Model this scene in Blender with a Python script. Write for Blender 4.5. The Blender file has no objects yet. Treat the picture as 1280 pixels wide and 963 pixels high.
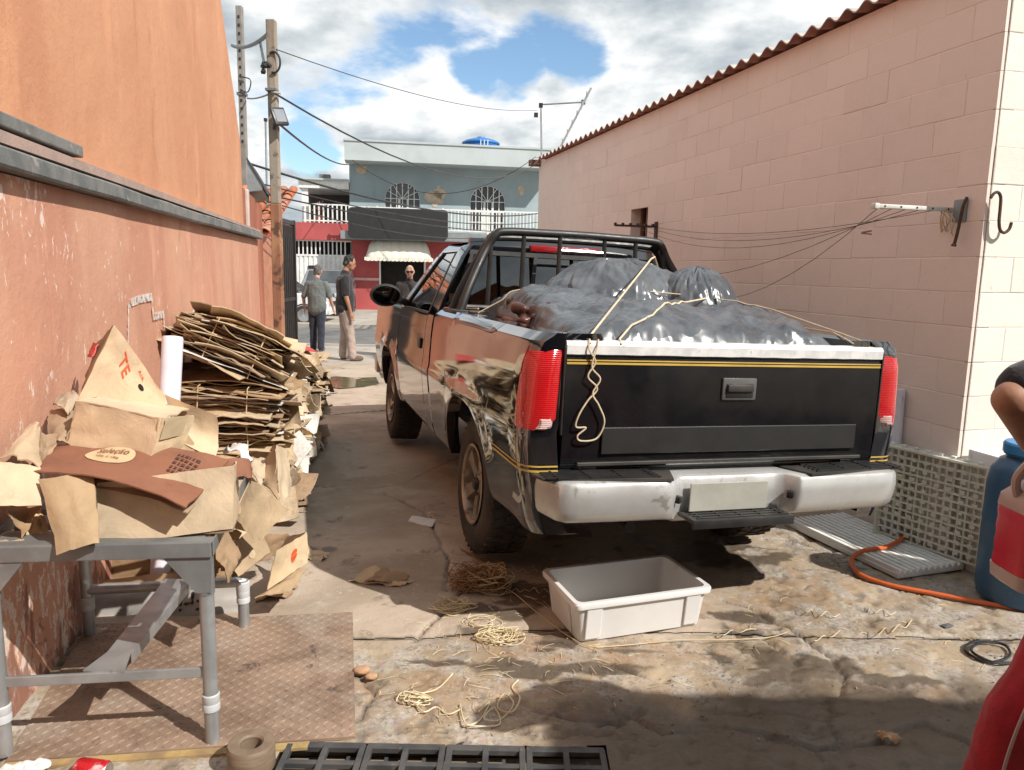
import bpy, bmesh, math, random
import numpy as np
from mathutils import Vector, Matrix, Euler
random.seed(7)
rng = np.random.default_rng(11)
SC = bpy.context.scene
COL = SC.collection
R = math.radians
# ------------------------------------------------------------------ camera
FPX, PITCH, ROLL, CAMH = 940.0, .151, .02, 1.6
_c, _s, _cr, _sr = math.cos(PITCH), math.sin(PITCH), math.cos(ROLL), math.sin(ROLL)
_r, _u, _f = Vector((1, 0, 0)), Vector((0, _s, _c)), Vector((0, _c, -_s))
CR, CU = _cr * _r + _sr * _u, _cr * _u - _sr * _r
CO = Vector((0, 0, CAMH))
cam = bpy.data.cameras.new('camera')
cam.sensor_width = 36; cam.lens = FPX / 1280 * 36
cam.clip_start = .05; cam.clip_end = 2000
camo = bpy.data.objects.new('camera', cam); COL.objects.link(camo)
camo.matrix_world = Matrix(((CR.x, CU.x, -_f.x, 0), (CR.y, CU.y, -_f.y, 0), (CR.z, CU.z, -_f.z, CAMH), (0, 0, 0, 1)))
SC.camera = camo

def ray(px, py):
    return _f * FPX + CR * (px - 640) + CU * (481.5 - py)
def G(px, py, z=0.0):
    d = ray(px, py); return CO + d * ((z - CAMH) / d.z)
def A(px, py, Y):
    d = ray(px, py); return CO + d * (Y / d.y)
def onplane(px, py, p0, n):
    d = ray(px, py); return CO + d * ((Vector(p0) - CO).dot(n) / d.dot(n))

# ------------------------------------------------------------------ light
SUN_EL, SUN_H = R(43), Vector((.82, -.57, 0)).normalized()
SUNV = Vector((SUN_H.x * math.cos(SUN_EL), SUN_H.y * math.cos(SUN_EL), math.sin(SUN_EL)))
sl = bpy.data.lights.new('sun', 'SUN'); sl.energy = 3.75; sl.angle = R(.6); sl.color = (1, .945, .865)
so = bpy.data.objects.new('sun', sl); COL.objects.link(so)
so.rotation_euler = SUNV.to_track_quat('Z', 'Y').to_euler()
SC.view_settings.view_transform = 'Standard'; SC.view_settings.look = 'None'
SC.view_settings.exposure = 0.6; SC.view_settings.gamma = 1.0

W = bpy.data.worlds.new('World'); SC.world = W; W.use_nodes = True
def build_sky():
    nt = W.node_tree; nt.nodes.clear(); N = nt.nodes.new; L = nt.links.new
    out = N('ShaderNodeOutputWorld'); bg = N('ShaderNodeBackground'); bg.inputs[1].default_value = .1
    sky = N('ShaderNodeTexSky'); sky.sky_type = 'NISHITA'; sky.sun_disc = False
    sky.sun_elevation = SUN_EL; sky.sun_rotation = math.atan2(SUN_H.x, SUN_H.y)
    sky.air_density = 1.0; sky.dust_density = .6; sky.ozone_density = 1.5
    tc = N('ShaderNodeTexCoord')
    def math_(op, a, b=None, clamp=False):
        m = N('ShaderNodeMath'); m.operation = op; m.use_clamp = clamp
        for i, v in enumerate((a, b)):
            if v is None: continue
            if isinstance(v, (int, float)): m.inputs[i].default_value = v
            else: L(v, m.inputs[i])
        return m.outputs[0]
    sep = N('ShaderNodeSeparateXYZ'); L(tc.outputs['Generated'], sep.inputs[0])
    den = math_('ADD', math_('MAXIMUM', sep.outputs[2], 0.0), .32)
    comb = N('ShaderNodeCombineXYZ')
    L(math_('DIVIDE', sep.outputs[0], den), comb.inputs[0]); L(math_('DIVIDE', sep.outputs[1], den), comb.inputs[1])
    comb.inputs[2].default_value = 3.3
    def noise(scale, detail, rough, dist, off):
        mp = N('ShaderNodeMapping'); mp.inputs['Location'].default_value = off
        L(comb.outputs[0], mp.inputs[0])
        n = N('ShaderNodeTexNoise'); n.inputs['Scale'].default_value = scale; n.inputs['Detail'].default_value = detail
        n.inputs['Roughness'].default_value = rough; n.inputs['Distortion'].default_value = dist
        L(mp.outputs[0], n.inputs['Vector']); return n.outputs['Fac']
    n1 = noise(1.7, 10, .56, .15, (1.3, .4, 0))
    nd = math_('SUBTRACT', n1, .5)
    dens = math_('ADD', n1, .22)
    # openings in the cloud cover
    for (px, py, rad, k) in ((690, 70, .055, .20), (628, 108, .045, .20), (755, 98, .06, .18), (585, 100, .03, .15), (388, 203, .045, .32), (840, 72, .05, .16), (960, 25, .05, .14)):
        d = ray(px, py).normalized()
        vm = N('ShaderNodeVectorMath'); vm.operation = 'DISTANCE'; L(tc.outputs['Generated'], vm.inputs[0]); vm.inputs[1].default_value = d
        g = math_('SUBTRACT', 1.0, math_('DIVIDE', vm.outputs['Value'], rad * 1.25), True)
        dens = math_('SUBTRACT', dens, math_('MULTIPLY', math_('SMOOTH_MIN', g, .8), k * 1.15))
    mr = N('ShaderNodeMapRange'); mr.interpolation_type = 'SMOOTHSTEP'
    L(dens, mr.inputs[0]); mr.inputs[1].default_value = .50; mr.inputs[2].default_value = .595
    # cloud tone: bright tops, blue-grey undersides
    n2 = noise(1.7, 10, .56, .15, (1.22, .52, 0)); n3 = noise(1.3, 3, .5, 0, (4.0, 2.0, 1.0))
    t = math_('ADD', math_('MULTIPLY', math_('SUBTRACT', n2, n1), 5.0), math_('MULTIPLY', math_('SUBTRACT', n3, .5), 3.0))
    t = math_('ADD', t, .50, True)
    ramp = N('ShaderNodeValToRGB'); L(t, ramp.inputs[0])
    e = ramp.color_ramp.elements
    e[0].position = 0.0; e[0].color = (2.5, 2.95, 3.3, 1); e[1].position = 1.0; e[1].color = (7.3, 7.35, 7.3, 1)
    m = e.new(.5); m.color = (4.5, 4.85, 5.05, 1)
    sk = N('ShaderNodeMix'); sk.data_type = 'RGBA'; sk.blend_type = 'MULTIPLY'; sk.inputs[0].default_value = 1
    L(sky.outputs[0], sk.inputs[6]); sk.inputs[7].default_value = (1.0, 1.1, 1.12, 1)
    mx = N('ShaderNodeMix'); mx.data_type = 'RGBA'
    L(mr.outputs[0], mx.inputs[0]); L(sk.outputs[2], mx.inputs[6]); L(ramp.outputs[0], mx.inputs[7])
    L(mx.outputs[2], bg.inputs[0]); L(bg.outputs[0], out.inputs[0])
build_sky()

# ------------------------------------------------------------------ noise for geometry
def _hash(ix, iy, seed):
    h = (ix.astype(np.int64) * 374761393 + iy.astype(np.int64) * 668265263 + seed * 982451653) & 0x7fffffff
    h = ((h ^ (h >> 13)) * 1274126177) & 0x7fffffff
    return ((h ^ (h >> 16)) & 0xffff) / 65535.0
def vnoise(x, y, seed=0):
    x = np.asarray(x, float); y = np.asarray(y, float)
    ix, iy = np.floor(x), np.floor(y); fx, fy = x - ix, y - iy
    fx = fx * fx * (3 - 2 * fx); fy = fy * fy * (3 - 2 * fy)
    a, b = _hash(ix, iy, seed), _hash(ix + 1, iy, seed); c, d = _hash(ix, iy + 1, seed), _hash(ix + 1, iy + 1, seed)
    return (a * (1 - fx) + b * fx) * (1 - fy) + (c * (1 - fx) + d * fx) * fy
def fbm(x, y, oct=4, seed=0, gain=.5):
    s = 0; a = 1; t = 0
    x = np.asarray(x, float); y = np.asarray(y, float)
    for i in range(oct):
        s = s + a * vnoise(x * 2 ** i + 17 * i, y * 2 ** i - 9 * i, seed + i); t += a; a *= gain
    return s / t
def sstep(a, b, x):
    t = np.clip((np.asarray(x, float) - a) / (b - a), 0, 1); return t * t * (3 - 2 * t)
def polydist(X, Y, pts):
    d = np.full(np.shape(X), 1e9)
    for (x0, y0), (x1, y1) in zip(pts[:-1], pts[1:]):
        dx, dy = x1 - x0, y1 - y0; t = np.clip(((X - x0) * dx + (Y - y0) * dy) / (dx * dx + dy * dy + 1e-12), 0, 1)
        d = np.minimum(d, np.hypot(X - x0 - t * dx, Y - y0 - t * dy))
    return d

# ------------------------------------------------------------------ materials
MATS = {}
def nodes_of(name):
    m = bpy.data.materials.new(name); m.use_nodes = True
    nt = m.node_tree; p = nt.nodes['Principled BSDF']; return m, nt, p, nt.nodes.new, nt.links.new
def mixrgb(nt, a, b, fac, mode='MIX'):
    n = nt.nodes.new('ShaderNodeMix'); n.data_type = 'RGBA'; n.blend_type = mode
    for i, v in ((0, fac), (6, a), (7, b)):
        if isinstance(v, (int, float)): n.inputs[i].default_value = v
        elif isinstance(v, tuple): n.inputs[i].default_value = v if len(v) == 4 else (*v, 1)
        else: nt.links.new(v, n.inputs[i])
    return n.outputs[2]
def nmath(nt, op, a, b=None, clamp=False):
    m = nt.nodes.new('ShaderNodeMath'); m.operation = op; m.use_clamp = clamp
    for i, v in enumerate((a, b)):
        if v is None: continue
        if isinstance(v, (int, float)): m.inputs[i].default_value = v
        else: nt.links.new(v, m.inputs[i])
    return m.outputs[0]
def ntex(nt, scale, detail=5, rough=.55, dist=0, coord='Object', stretch=None, off=None):
    tc = nt.nodes.new('ShaderNodeTexCoord'); v = tc.outputs[coord]
    if stretch or off:
        mp = nt.nodes.new('ShaderNodeMapping'); mp.inputs['Scale'].default_value = stretch or (1, 1, 1); mp.inputs['Location'].default_value = off or (0, 0, 0)
        nt.links.new(v, mp.inputs[0]); v = mp.outputs[0]
    n = nt.nodes.new('ShaderNodeTexNoise'); n.inputs['Scale'].default_value = scale; n.inputs['Detail'].default_value = detail
    n.inputs['Roughness'].default_value = rough; n.inputs['Distortion'].default_value = dist
    nt.links.new(v, n.inputs['Vector']); return n.outputs['Fac']
def nramp(nt, fac, lo, hi):
    m = nt.nodes.new('ShaderNodeMapRange'); m.interpolation_type = 'SMOOTHSTEP'
    nt.links.new(fac, m.inputs[0]); m.inputs[1].default_value = lo; m.inputs[2].default_value = hi; return m.outputs[0]
def bump(nt, p, h, strength, dist):
    b = nt.nodes.new('ShaderNodeBump'); b.inputs['Strength'].default_value = strength; b.inputs['Distance'].default_value = dist
    nt.links.new(h, b.inputs['Height'])
    if p.inputs['Normal'].is_linked: nt.links.new(p.inputs['Normal'].links[0].from_socket, b.inputs['Normal'])
    nt.links.new(b.outputs[0], p.inputs['Normal'])

def M(name, c1, c2=None, scale=6, rough=.6, metal=0, bmp=0, bsc=60, lo=.35, hi=.65, coat=0, ior=1.5, rvar=.1, stretch=None, objvar=0, trans=0, sss=0, spots=None, alpha=1, sheen=0):
    """general worn material: two tones through noise, roughness that varies, fine relief, optional spots of dirt"""
    if name in MATS: return MATS[name]
    m, nt, p, N, L = nodes_of(name)
    if c2 is None: c2 = tuple(v * .82 for v in c1)
    col = mixrgb(nt, c1, c2, nramp(nt, ntex(nt, scale, 6, .6, .3, stretch=stretch), lo, hi))
    if spots:
        col = mixrgb(nt, col, spots[0], nmath(nt, 'MULTIPLY', nramp(nt, ntex(nt, spots[1], 8, .65, .4, off=(3, 1, 2)), spots[2], spots[2] + .08), spots[3] if len(spots) > 3 else .8))
    if objvar:
        oi = N('ShaderNodeObjectInfo'); hv = N('ShaderNodeHueSaturation'); L(col, hv.inputs['Color'])
        L(nmath(nt, 'ADD', nmath(nt, 'MULTIPLY', oi.outputs['Random'], 2 * objvar), 1 - objvar), hv.inputs['Value'])
        L(nmath(nt, 'ADD', nmath(nt, 'MULTIPLY', nmath(nt, 'FRACT', nmath(nt, 'MULTIPLY', oi.outputs['Random'], 7.3)), objvar * 1.2), 1 - objvar * .6), hv.inputs['Saturation'])
        col = hv.outputs[0]
    L(col, p.inputs['Base Color'])
    L(nmath(nt, 'ADD', nmath(nt, 'MULTIPLY', nmath(nt, 'SUBTRACT', ntex(nt, scale * 2.3, 4), .5), rvar * 4), rough, True), p.inputs['Roughness'])
    p.inputs['Metallic'].default_value = metal; p.inputs['IOR'].default_value = ior
    p.inputs['Coat Weight'].default_value = coat; p.inputs['Coat Roughness'].default_value = .03
    p.inputs['Transmission Weight'].default_value = trans
    p.inputs['Alpha'].default_value = alpha
    p.inputs['Sheen Weight'].default_value = sheen
    if sss: p.inputs['Subsurface Weight'].default_value = sss; p.inputs['Subsurface Radius'].default_value = (.03, .015, .01); p.inputs['Subsurface Scale'].default_value = .5
    if bmp: bump(nt, p, ntex(nt, bsc, 5, .6), .6, bmp)
    MATS[name] = m; return m

def translucent(m, fac, col):
    nt = m.node_tree; out = nt.nodes['Material Output']; p = nt.nodes['Principled BSDF']
    t = nt.nodes.new('ShaderNodeBsdfTranslucent'); t.inputs[0].default_value = (*col, 1); x = nt.nodes.new('ShaderNodeMixShader'); x.inputs[0].default_value = fac
    nt.links.new(p.outputs[0], x.inputs[1]); nt.links.new(t.outputs[0], x.inputs[2]); nt.links.new(x.outputs[0], out.inputs[0]); return m

# ------------------------------------------------------------------ geometry helpers
class MB:
    """collects shapes, builds ONE mesh object"""
    def __init__(s): s.v = []; s.f = []; s.mi = []; s.cur = 0
    def add(s, v, f):
        b = len(s.v); s.v += [tuple(q) for q in v]; s.f += [tuple(i + b for i in q) for q in f]; s.mi += [s.cur] * len(f); return s
    def box(s, c, d, rot=None, ch=0):
        x, y, z = d[0] / 2, d[1] / 2, d[2] / 2
        rm = rot if isinstance(rot, Matrix) else (Euler(rot).to_matrix() if rot else Matrix.Identity(3))
        c = Vector(c)
        if ch:
            bm = bmesh.new(); bmesh.ops.create_cube(bm, size=1)
            for v in bm.verts: v.co = Vector((v.co.x * d[0], v.co.y * d[1], v.co.z * d[2]))
            bmesh.ops.bevel(bm, geom=bm.edges[:], offset=ch, segments=2, affect='EDGES', profile=.5)
            s.bm(bm, rm, c); return s
        v = [c + rm @ Vector(q) for q in ((-x, -y, -z), (x, -y, -z), (x, y, -z), (-x, y, -z), (-x, -y, z), (x, -y, z), (x, y, z), (-x, y, z))]
        return s.add(v, [(0, 3, 2, 1), (4, 5, 6, 7), (0, 1, 5, 4), (1, 2, 6, 5), (2, 3, 7, 6), (3, 0, 4, 7)])
    def bm(s, bm, rm=None, c=None):
        bm.verts.ensure_lookup_table(); bm.verts.index_update()
        v = [(rm @ q.co if rm else q.co) + (c or Vector()) for q in bm.verts]
        s.add(v, [[q.index for q in f.verts] for f in bm.faces]); bm.free(); return s
    def tube(s, pts, r, n=8, closed=False, cap=True):
        pts = [Vector(p) for p in pts]; k = len(pts); rr = r if isinstance(r, (list, tuple)) else [r] * k
        vs = []; up = None
        for i, p in enumerate(pts):
            a = pts[(i - 1) % k] if (closed or i) else p; b = pts[(i + 1) % k] if (closed or i < k - 1) else p
            t = (b - a).normalized() if (b - a).length > 1e-9 else Vector((0, 0, 1))
            if up is None: up = Vector((0, 0, 1)) if abs(t.z) < .9 else Vector((1, 0, 0))
            x = t.cross(up).normalized() if t.cross(up).length > 1e-6 else t.orthogonal().normalized(); y = x.cross(t).normalized(); up = y
            vs += [p + (x * math.cos(2 * math.pi * j / n) + y * math.sin(2 * math.pi * j / n)) * rr[i] for j in range(n)]
        fs = []
        for i in range(k if closed else k - 1):
            for j in range(n):
                a = i * n + j; b = i * n + (j + 1) % n; i2 = (i + 1) % k
                fs.append((a, b, i2 * n + (j + 1) % n, i2 * n + j))
        if cap and not closed: fs += [tuple(range(n))[::-1], tuple(range((k - 1) * n, k * n))]
        return s.add(vs, fs)
    def lathe(s, prof, n=24, mtx=None, closed=False):
        vs = [Vector((r * math.cos(2 * math.pi * j / n), r * math.sin(2 * math.pi * j / n), z)) for r, z in prof for j in range(n)]
        if mtx: vs = [mtx @ v for v in vs]
        fs = []; k = len(prof)
        for i in range(k if closed else k - 1):
            for j in range(n):
                i2 = (i + 1) % k; fs.append((i * n + j, i * n + (j + 1) % n, i2 * n + (j + 1) % n, i2 * n + j))
        return s.add(vs, fs)
    def grid(s, fn, nu, nv, closed_u=False):
        vs = [fn(i / (nu - 1), j / (nv - 1)) for i in range(nu) for j in range(nv)]
        return s.add(vs, [(i * nv + j, (i + 1) * nv + j, (i + 1) * nv + j + 1, i * nv + j + 1) for i in range(nu - 1) for j in range(nv - 1)])
    def prism(s, poly, ext):
        """poly: list of 3-D points, ext: extrusion vector"""
        n = len(poly); e = Vector(ext); p = [Vector(q) for q in poly]
        return s.add(p + [q + e for q in p], [tuple(range(n))[::-1], tuple(range(n, 2 * n))] + [(i, (i + 1) % n, n + (i + 1) % n, n + i) for i in range(n)])
    def mesh(s, name, mats, smooth=35):
        me = bpy.data.meshes.new(name); me.from_pydata([tuple(v) for v in s.v], [], s.f); me.validate()
        for m in (mats if isinstance(mats, (list, tuple)) else [mats]): me.materials.append(m)
        if any(s.mi) and len(me.polygons) == len(s.mi): me.polygons.foreach_set('material_index', s.mi)
        bm = bmesh.new(); bm.from_mesh(me); bmesh.ops.recalc_face_normals(bm, faces=bm.faces[:]); bm.to_mesh(me); bm.free()
        if smooth:
            me.polygons.foreach_set('use_smooth', [True] * len(me.polygons)); me.set_sharp_from_angle(angle=R(smooth))
        me.update(); return me
    def build(s, name, mats, parent=None, local=False, smooth=35, bev=0):
        return link(name, s.mesh(name, mats, smooth), parent, local, bev)
def wm(o):
    m = o.matrix_basis
    if o.parent: m = wm(o.parent) @ o.matrix_parent_inverse @ m
    return m
def link(name, me, parent=None, local=False, bev=0):
    o = bpy.data.objects.new(name, me); COL.objects.link(o)
    if parent:
        o.parent = parent
        if not local: o.matrix_parent_inverse = wm(parent).inverted()
    if bev:
        b = o.modifiers.new('bevel', 'BEVEL'); b.width = bev; b.segments = 2; b.limit_method = 'ANGLE'; b.angle_limit = R(40)
    return o
def tag(o, label=None, cat=None, group=None, kind=None):
    if label: o['label'] = label
    if cat: o['category'] = cat
    if group: o['group'] = group
    if kind: o['kind'] = kind
    return o
def thing(name, label, cat, loc=(0, 0, 0), rot=(0, 0, 0), group=None):
    o = bpy.data.objects.new(name, None); COL.objects.link(o); o.empty_display_size = .1
    o.location = loc; o.rotation_euler = rot
    return tag(o, label, cat, group)
def kids(o): return [c for c in bpy.data.objects if c.parent == o]
def copy_tree(o, parent=None, children=None):
    c = o.copy(); COL.objects.link(c)
    if parent: c.parent = parent; c.matrix_parent_inverse = o.matrix_parent_inverse.copy()
    for ch in kids(o): copy_tree(ch, c)
    return c
def shade_var(o): return o
# text as mesh data: 2-D verts (normalised to width 1, centred) and faces
def text2d(s, shear=0.0, sub=0, space=1.0, bold=0.0):
    cu = bpy.data.curves.new('lettering', 'FONT'); cu.body = s; cu.shear = shear; cu.resolution_u = 3; cu.space_character = space; cu.offset = bold
    o = bpy.data.objects.new('lettering', cu); COL.objects.link(o)
    dg = bpy.context.evaluated_depsgraph_get(); dg.update(); me = bpy.data.meshes.new_from_object(o.evaluated_get(dg))
    v = np.array([q.co[:2] for q in me.vertices]); f = [tuple(p.vertices) for p in me.polygons]
    bpy.data.objects.remove(o); bpy.data.curves.remove(cu); bpy.data.meshes.remove(me)
    w = v[:, 0].max() - v[:, 0].min(); v = (v - (v.max(0) + v.min(0)) / 2) / w
    return v, f
def bez(pts, n=8, closed=False):
    """Catmull-Rom through points"""
    P = [Vector(p) for p in pts]; k = len(P); out = []
    for i in range(k if closed else k - 1):
        a = P[(i - 1) % k] if (closed or i) else P[0]; b = P[i]; c = P[(i + 1) % k]; d = P[(i + 2) % k] if (closed or i < k - 2) else P[-1]
        for j in range(n):
            t = j / n
            out.append(.5 * ((2 * b) + (c - a) * t + (2 * a - 5 * b + 4 * c - d) * t * t + (-a + 3 * b - 3 * c + d) * t ** 3))
    if not closed: out.append(P[-1])
    return out
def remesh(prims, voxel, smooth=3):
    """tapered capsules and ellipsoids fused into one continuous surface; returns (verts, faces)"""
    mb = MB()
    for p in prims:
        if p[0] == 'c':
            a, b, ra, rb = Vector(p[1]), Vector(p[2]), p[3], p[4]; ax = (b - a); ln = ax.length; q = ax.to_track_quat('Z', 'Y').to_matrix()
            prof = [(ra * math.cos(t), ra * math.sin(t)) for t in np.linspace(-math.pi / 2 + .05, 0, 5)] + [(rb * math.cos(t), ln + rb * math.sin(t)) for t in np.linspace(0, math.pi / 2 - .05, 5)]
            n = 14; sx, sy = (p[5] if len(p) > 5 else (1, 1))
            vs = [a + q @ Vector((r * math.cos(2 * math.pi * j / n) * sx, r * math.sin(2 * math.pi * j / n) * sy, z)) for r, z in prof for j in range(n)]
            fs = [(i * n + j, i * n + (j + 1) % n, (i + 1) * n + (j + 1) % n, (i + 1) * n + j) for i in range(len(prof) - 1) for j in range(n)]
            fs += [tuple(range(n))[::-1], tuple(range((len(prof) - 1) * n, len(prof) * n))]
            mb.add(vs, fs)
        else:
            c, rad = Vector(p[1]), p[2]; rot = Euler(p[3]).to_matrix() if len(p) > 3 else Matrix.Identity(3)
            bm = bmesh.new(); bmesh.ops.create_uvsphere(bm, u_segments=18, v_segments=12, radius=1)
            for v in bm.verts: v.co = Vector((v.co.x * rad[0], v.co.y * rad[1], v.co.z * rad[2]))
            mb.bm(bm, rot, c)
    me = bpy.data.meshes.new('fused'); me.from_pydata([tuple(v) for v in mb.v], [], mb.f)
    o = bpy.data.objects.new('fused', me); COL.objects.link(o)
    md = o.modifiers.new('r', 'REMESH'); md.mode = 'VOXEL'; md.voxel_size = voxel
    sm = o.modifiers.new('s', 'SMOOTH'); sm.iterations = smooth; sm.factor = .5
    dg = bpy.context.evaluated_depsgraph_get(); dg.update(); m2 = bpy.data.meshes.new_from_object(o.evaluated_get(dg))
    v = np.empty(len(m2.vertices) * 3); m2.vertices.foreach_get('co', v); v = v.reshape(-1, 3); f = [tuple(p.vertices) for p in m2.polygons]
    bpy.data.objects.remove(o); bpy.data.meshes.remove(me); bpy.data.meshes.remove(m2)
    return v, f
# =================================================================== SETTING
def mat_ground():
    m, nt, p, N, L = nodes_of('worn concrete')
    at = N('ShaderNodeAttribute'); at.attribute_name = 'mask'; crk = at.outputs['Alpha']; sp = N('ShaderNodeSeparateColor'); L(at.outputs['Color'], sp.inputs[0])
    rough_, wet_shaded, rust = sp.outputs[0], sp.outputs[1], sp.outputs[2]
    a = mixrgb(nt, (.47, .385, .305), (.33, .265, .20), nramp(nt, ntex(nt, 1.1, 7, .65, .6), .38, .62))
    a = mixrgb(nt, a, (.48, .43, .36), nmath(nt, 'MULTIPLY', nramp(nt, ntex(nt, 5, 8, .7, .3, off=(2, 7, 0)), .5, .68), .55))
    b = mixrgb(nt, (.395, .31, .215), (.265, .20, .135), nramp(nt, ntex(nt, 2.3, 9, .7, .4), .36, .62))
    vo = N('ShaderNodeTexVoronoi'); vo.inputs['Scale'].default_value = 75; tc = N('ShaderNodeTexCoord'); L(tc.outputs['Object'], vo.inputs['Vector'])
    hs = N('ShaderNodeHueSaturation'); L(vo.outputs['Color'], hs.inputs['Color']); hs.inputs['Saturation'].default_value = .2; hs.inputs['Value'].default_value = .58
    b = mixrgb(nt, b, hs.outputs[0], nmath(nt, 'MULTIPLY', nramp(nt, ntex(nt, 6, 5, .6, .2, off=(5, 5, 0)), .4, .6), .42))
    b = mixrgb(nt, b, (.13, .10, .075), nmath(nt, 'MULTIPLY', nramp(nt, ntex(nt, 42, 6, .75, .3, off=(8, 3, 0)), .56, .66), .6)); b = mixrgb(nt, b, (.56, .48, .37), nmath(nt, 'MULTIPLY', nramp(nt, ntex(nt, 34, 6, .75, .3, off=(3, 9, 0)), .58, .66), .5))
    a = mixrgb(nt, a, (.20, .16, .12), nmath(nt, 'MULTIPLY', nramp(nt, ntex(nt, 36, 6, .75, .3, off=(6, 6, 0)), .60, .70), .4))
    col = mixrgb(nt, a, b, rough_)
    col = mixrgb(nt, col, (.33, .19, .085), nmath(nt, 'MULTIPLY', nmath(nt, 'MULTIPLY', rust, .6), nramp(nt, ntex(nt, 9, 6, .65, .4), .3, .62)))
    # pale scuffs, dark oil specks
    col = mixrgb(nt, col, (.11, .085, .065), nmath(nt, 'MULTIPLY', nramp(nt, ntex(nt, 3.2, 9, .72, .5, off=(9, 2, 0)), .57, .66), .6))
    col = mixrgb(nt, col, (.62, .57, .48), nmath(nt, 'MULTIPLY', nramp(nt, ntex(nt, 14, 8, .7, .2, off=(1, 12, 0)), .6, .68), .45))
    col = mixrgb(nt, col, (.085, .064, .045), nmath(nt, 'MULTIPLY', wet_shaded, .92))
    col = mixrgb(nt, col, (.05, .038, .028), nmath(nt, 'MULTIPLY', crk, .8))
    L(col, p.inputs['Base Color'])
    r = nmath(nt, 'SUBTRACT', .88, nmath(nt, 'MULTIPLY', wet_shaded, .50))
    L(r, p.inputs['Roughness'])
    bump(nt, p, ntex(nt, 55, 8, .7), .7, .006); bump(nt, p, ntex(nt, 210, 4, .6), .6, .002)
    return m
GM = mat_ground()
asphalt = M('asphalt', (.17, .165, .16), (.12, .118, .115), 2, .85, bmp=.01, bsc=40)
pave = M('pale pavement', (.42, .38, .33), (.33, .30, .26), 1.2, .85, bmp=.006, bsc=30, spots=((.2, .17, .14), 2, .58))

def flat(name, x0, x1, y0, y1, z, mat, thick=.1):
    o = MB().box(((x0 + x1) / 2, (y0 + y1) / 2, z - thick / 2), (x1 - x0, y1 - y0, thick)).build(name, mat, smooth=0); return tag(o, kind='structure')
earth = M('bare earth', (.30, .24, .17), (.2, .16, .11), .6, .95)
flat('ground', -300, 300, -40, 600, -.30, earth)
flat('road', -120, 120, 15.55, 21.2, -.10, asphalt)
flat('pavement', -120, 120, 21.2, 60, 0.0, pave, .2)
flat('pavement', -120, 120, 12.6, 15.4, -.004, pave, .2)
k = MB()
for i in range(60): k.box((-30 + i * 1.0, 15.475, -.05), (.985, .15, .16))
tag(k.build('kerb', pave, smooth=0), kind='structure')
flat('yard', -14, 14, -12, 12.6, -.055, earth)

# --- alley floor: concrete slabs split by their joints, cracked and broken towards the drain
def P2(*pts): return [tuple(G(x, y)[:2]) for x, y in pts]
JT = [P2((380, 797), (440, 798), (540, 795), (640, 789), (700, 786)) , P2((385, 607), (450, 612), (505, 606), (540, 588), (575, 572)), P2((380, 520), (430, 517), (475, 514), (520, 510)), P2((395, 490), (430, 489), (470, 487))]
def jy(i, X):
    p = JT[i]; return np.interp(X, [q[0] for q in p], [q[1] for q in p])
CRACKS = [P2((905, 750), (945, 765), (1000, 790), (1040, 822), (1052, 842), (1050, 866)), P2((745, 905), (790, 893), (830, 915), (880, 908), (950, 912), (1020, 935), (1080, 930), (1160, 905), (1215, 930)),
          P2((470, 868), (540, 852), (600, 868), (655, 880), (700, 893), (775, 903)), P2((985, 672), (1040, 690), (1090, 690), (1140, 705)), P2((640, 792), (700, 800), (760, 830), (830, 850)), P2((450, 838), (470, 868), (450, 900)),
          P2((600, 720), (560, 760), (520, 800)), P2((1052, 842), (1110, 858), (1190, 880)), P2((480, 615), (530, 640), (560, 690), (555, 740)), P2((880, 800), (930, 795), (960, 800), (1000, 830))]
Ys = [1.55]
while Ys[-1] < 12.6: Ys.append(Ys[-1] + .0085 + .0032 * max(0, Ys[-1] - 2) ** 1.25)
Ys = np.array(Ys); Xs = np.concatenate([np.linspace(-4.4, -1.75, 60), np.linspace(-1.74, 3.2, 380), np.linspace(3.23, 7, 40)])
GX, GY = np.meshgrid(Xs, Ys)
wob = (fbm(GX * 6, GY * 6, 4, 5) - .5) * .06
rough_m = np.clip(sstep(3.25, 2.95, GY + wob * 3 - .10 * np.clip(GX, -1, 1)) + sstep(.95, 1.35, GX + wob * 4) * sstep(5.4, 4.6, GY), 0, 1)
HZ = (fbm(GX * 1.3, GY * 1.3, 3, 2) - .5) * .02 + (fbm(GX * 9, GY * 9, 4, 8) - .5) * (.004 + .007 * rough_m) + (fbm(GX * 38, GY * 38, 3, 9) - .5) * (.0015 + .0055 * rough_m)
crack = np.zeros_like(GX)
broken = rough_m * sstep(.52, .60, fbm(GX * 2.6, GY * 3.4, 4, 21)); HZ -= .008 * broken
for c in CRACKS:
    d = polydist(GX + wob * .9, GY + (fbm(GX * 7, GY * 7, 3, 31) - .5) * .07, c); crack = np.maximum(crack, sstep(.012, .002, d) * sstep(.38, .5, fbm(GX * 5, GY * 5, 3, 71))); HZ -= .016 * sstep(.016, .002, d) + .003 * sstep(.06, 0, d)
cellw = np.abs(fbm(GX * 3.1 + wob * 4, GY * 3.6, 4, 41) - .5); cl_ = sstep(.012, .002, cellw) * rough_m * sstep(.45, .55, fbm(GX * 1.7, GY * 1.7, 2, 42)); HZ -= .008 * cl_; crack = np.maximum(crack, cl_ * .8)
pit = rough_m * sstep(.66, .74, fbm(GX * 14, GY * 14, 3, 51)); HZ -= .008 * pit; crack = np.maximum(crack, pit * .45)
wet_shaded = np.zeros_like(GX); rust = np.zeros_like(GX)
def spot(px, py, rx, ry, seed, amp=1.25):
    c = G(px, py); d = np.hypot((GX - c.x) / rx, (GY - c.y) / ry) + (fbm(GX * 7, GY * 9, 5, seed) - .5) * amp * 2
    return sstep(1.05, .75, d)
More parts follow.
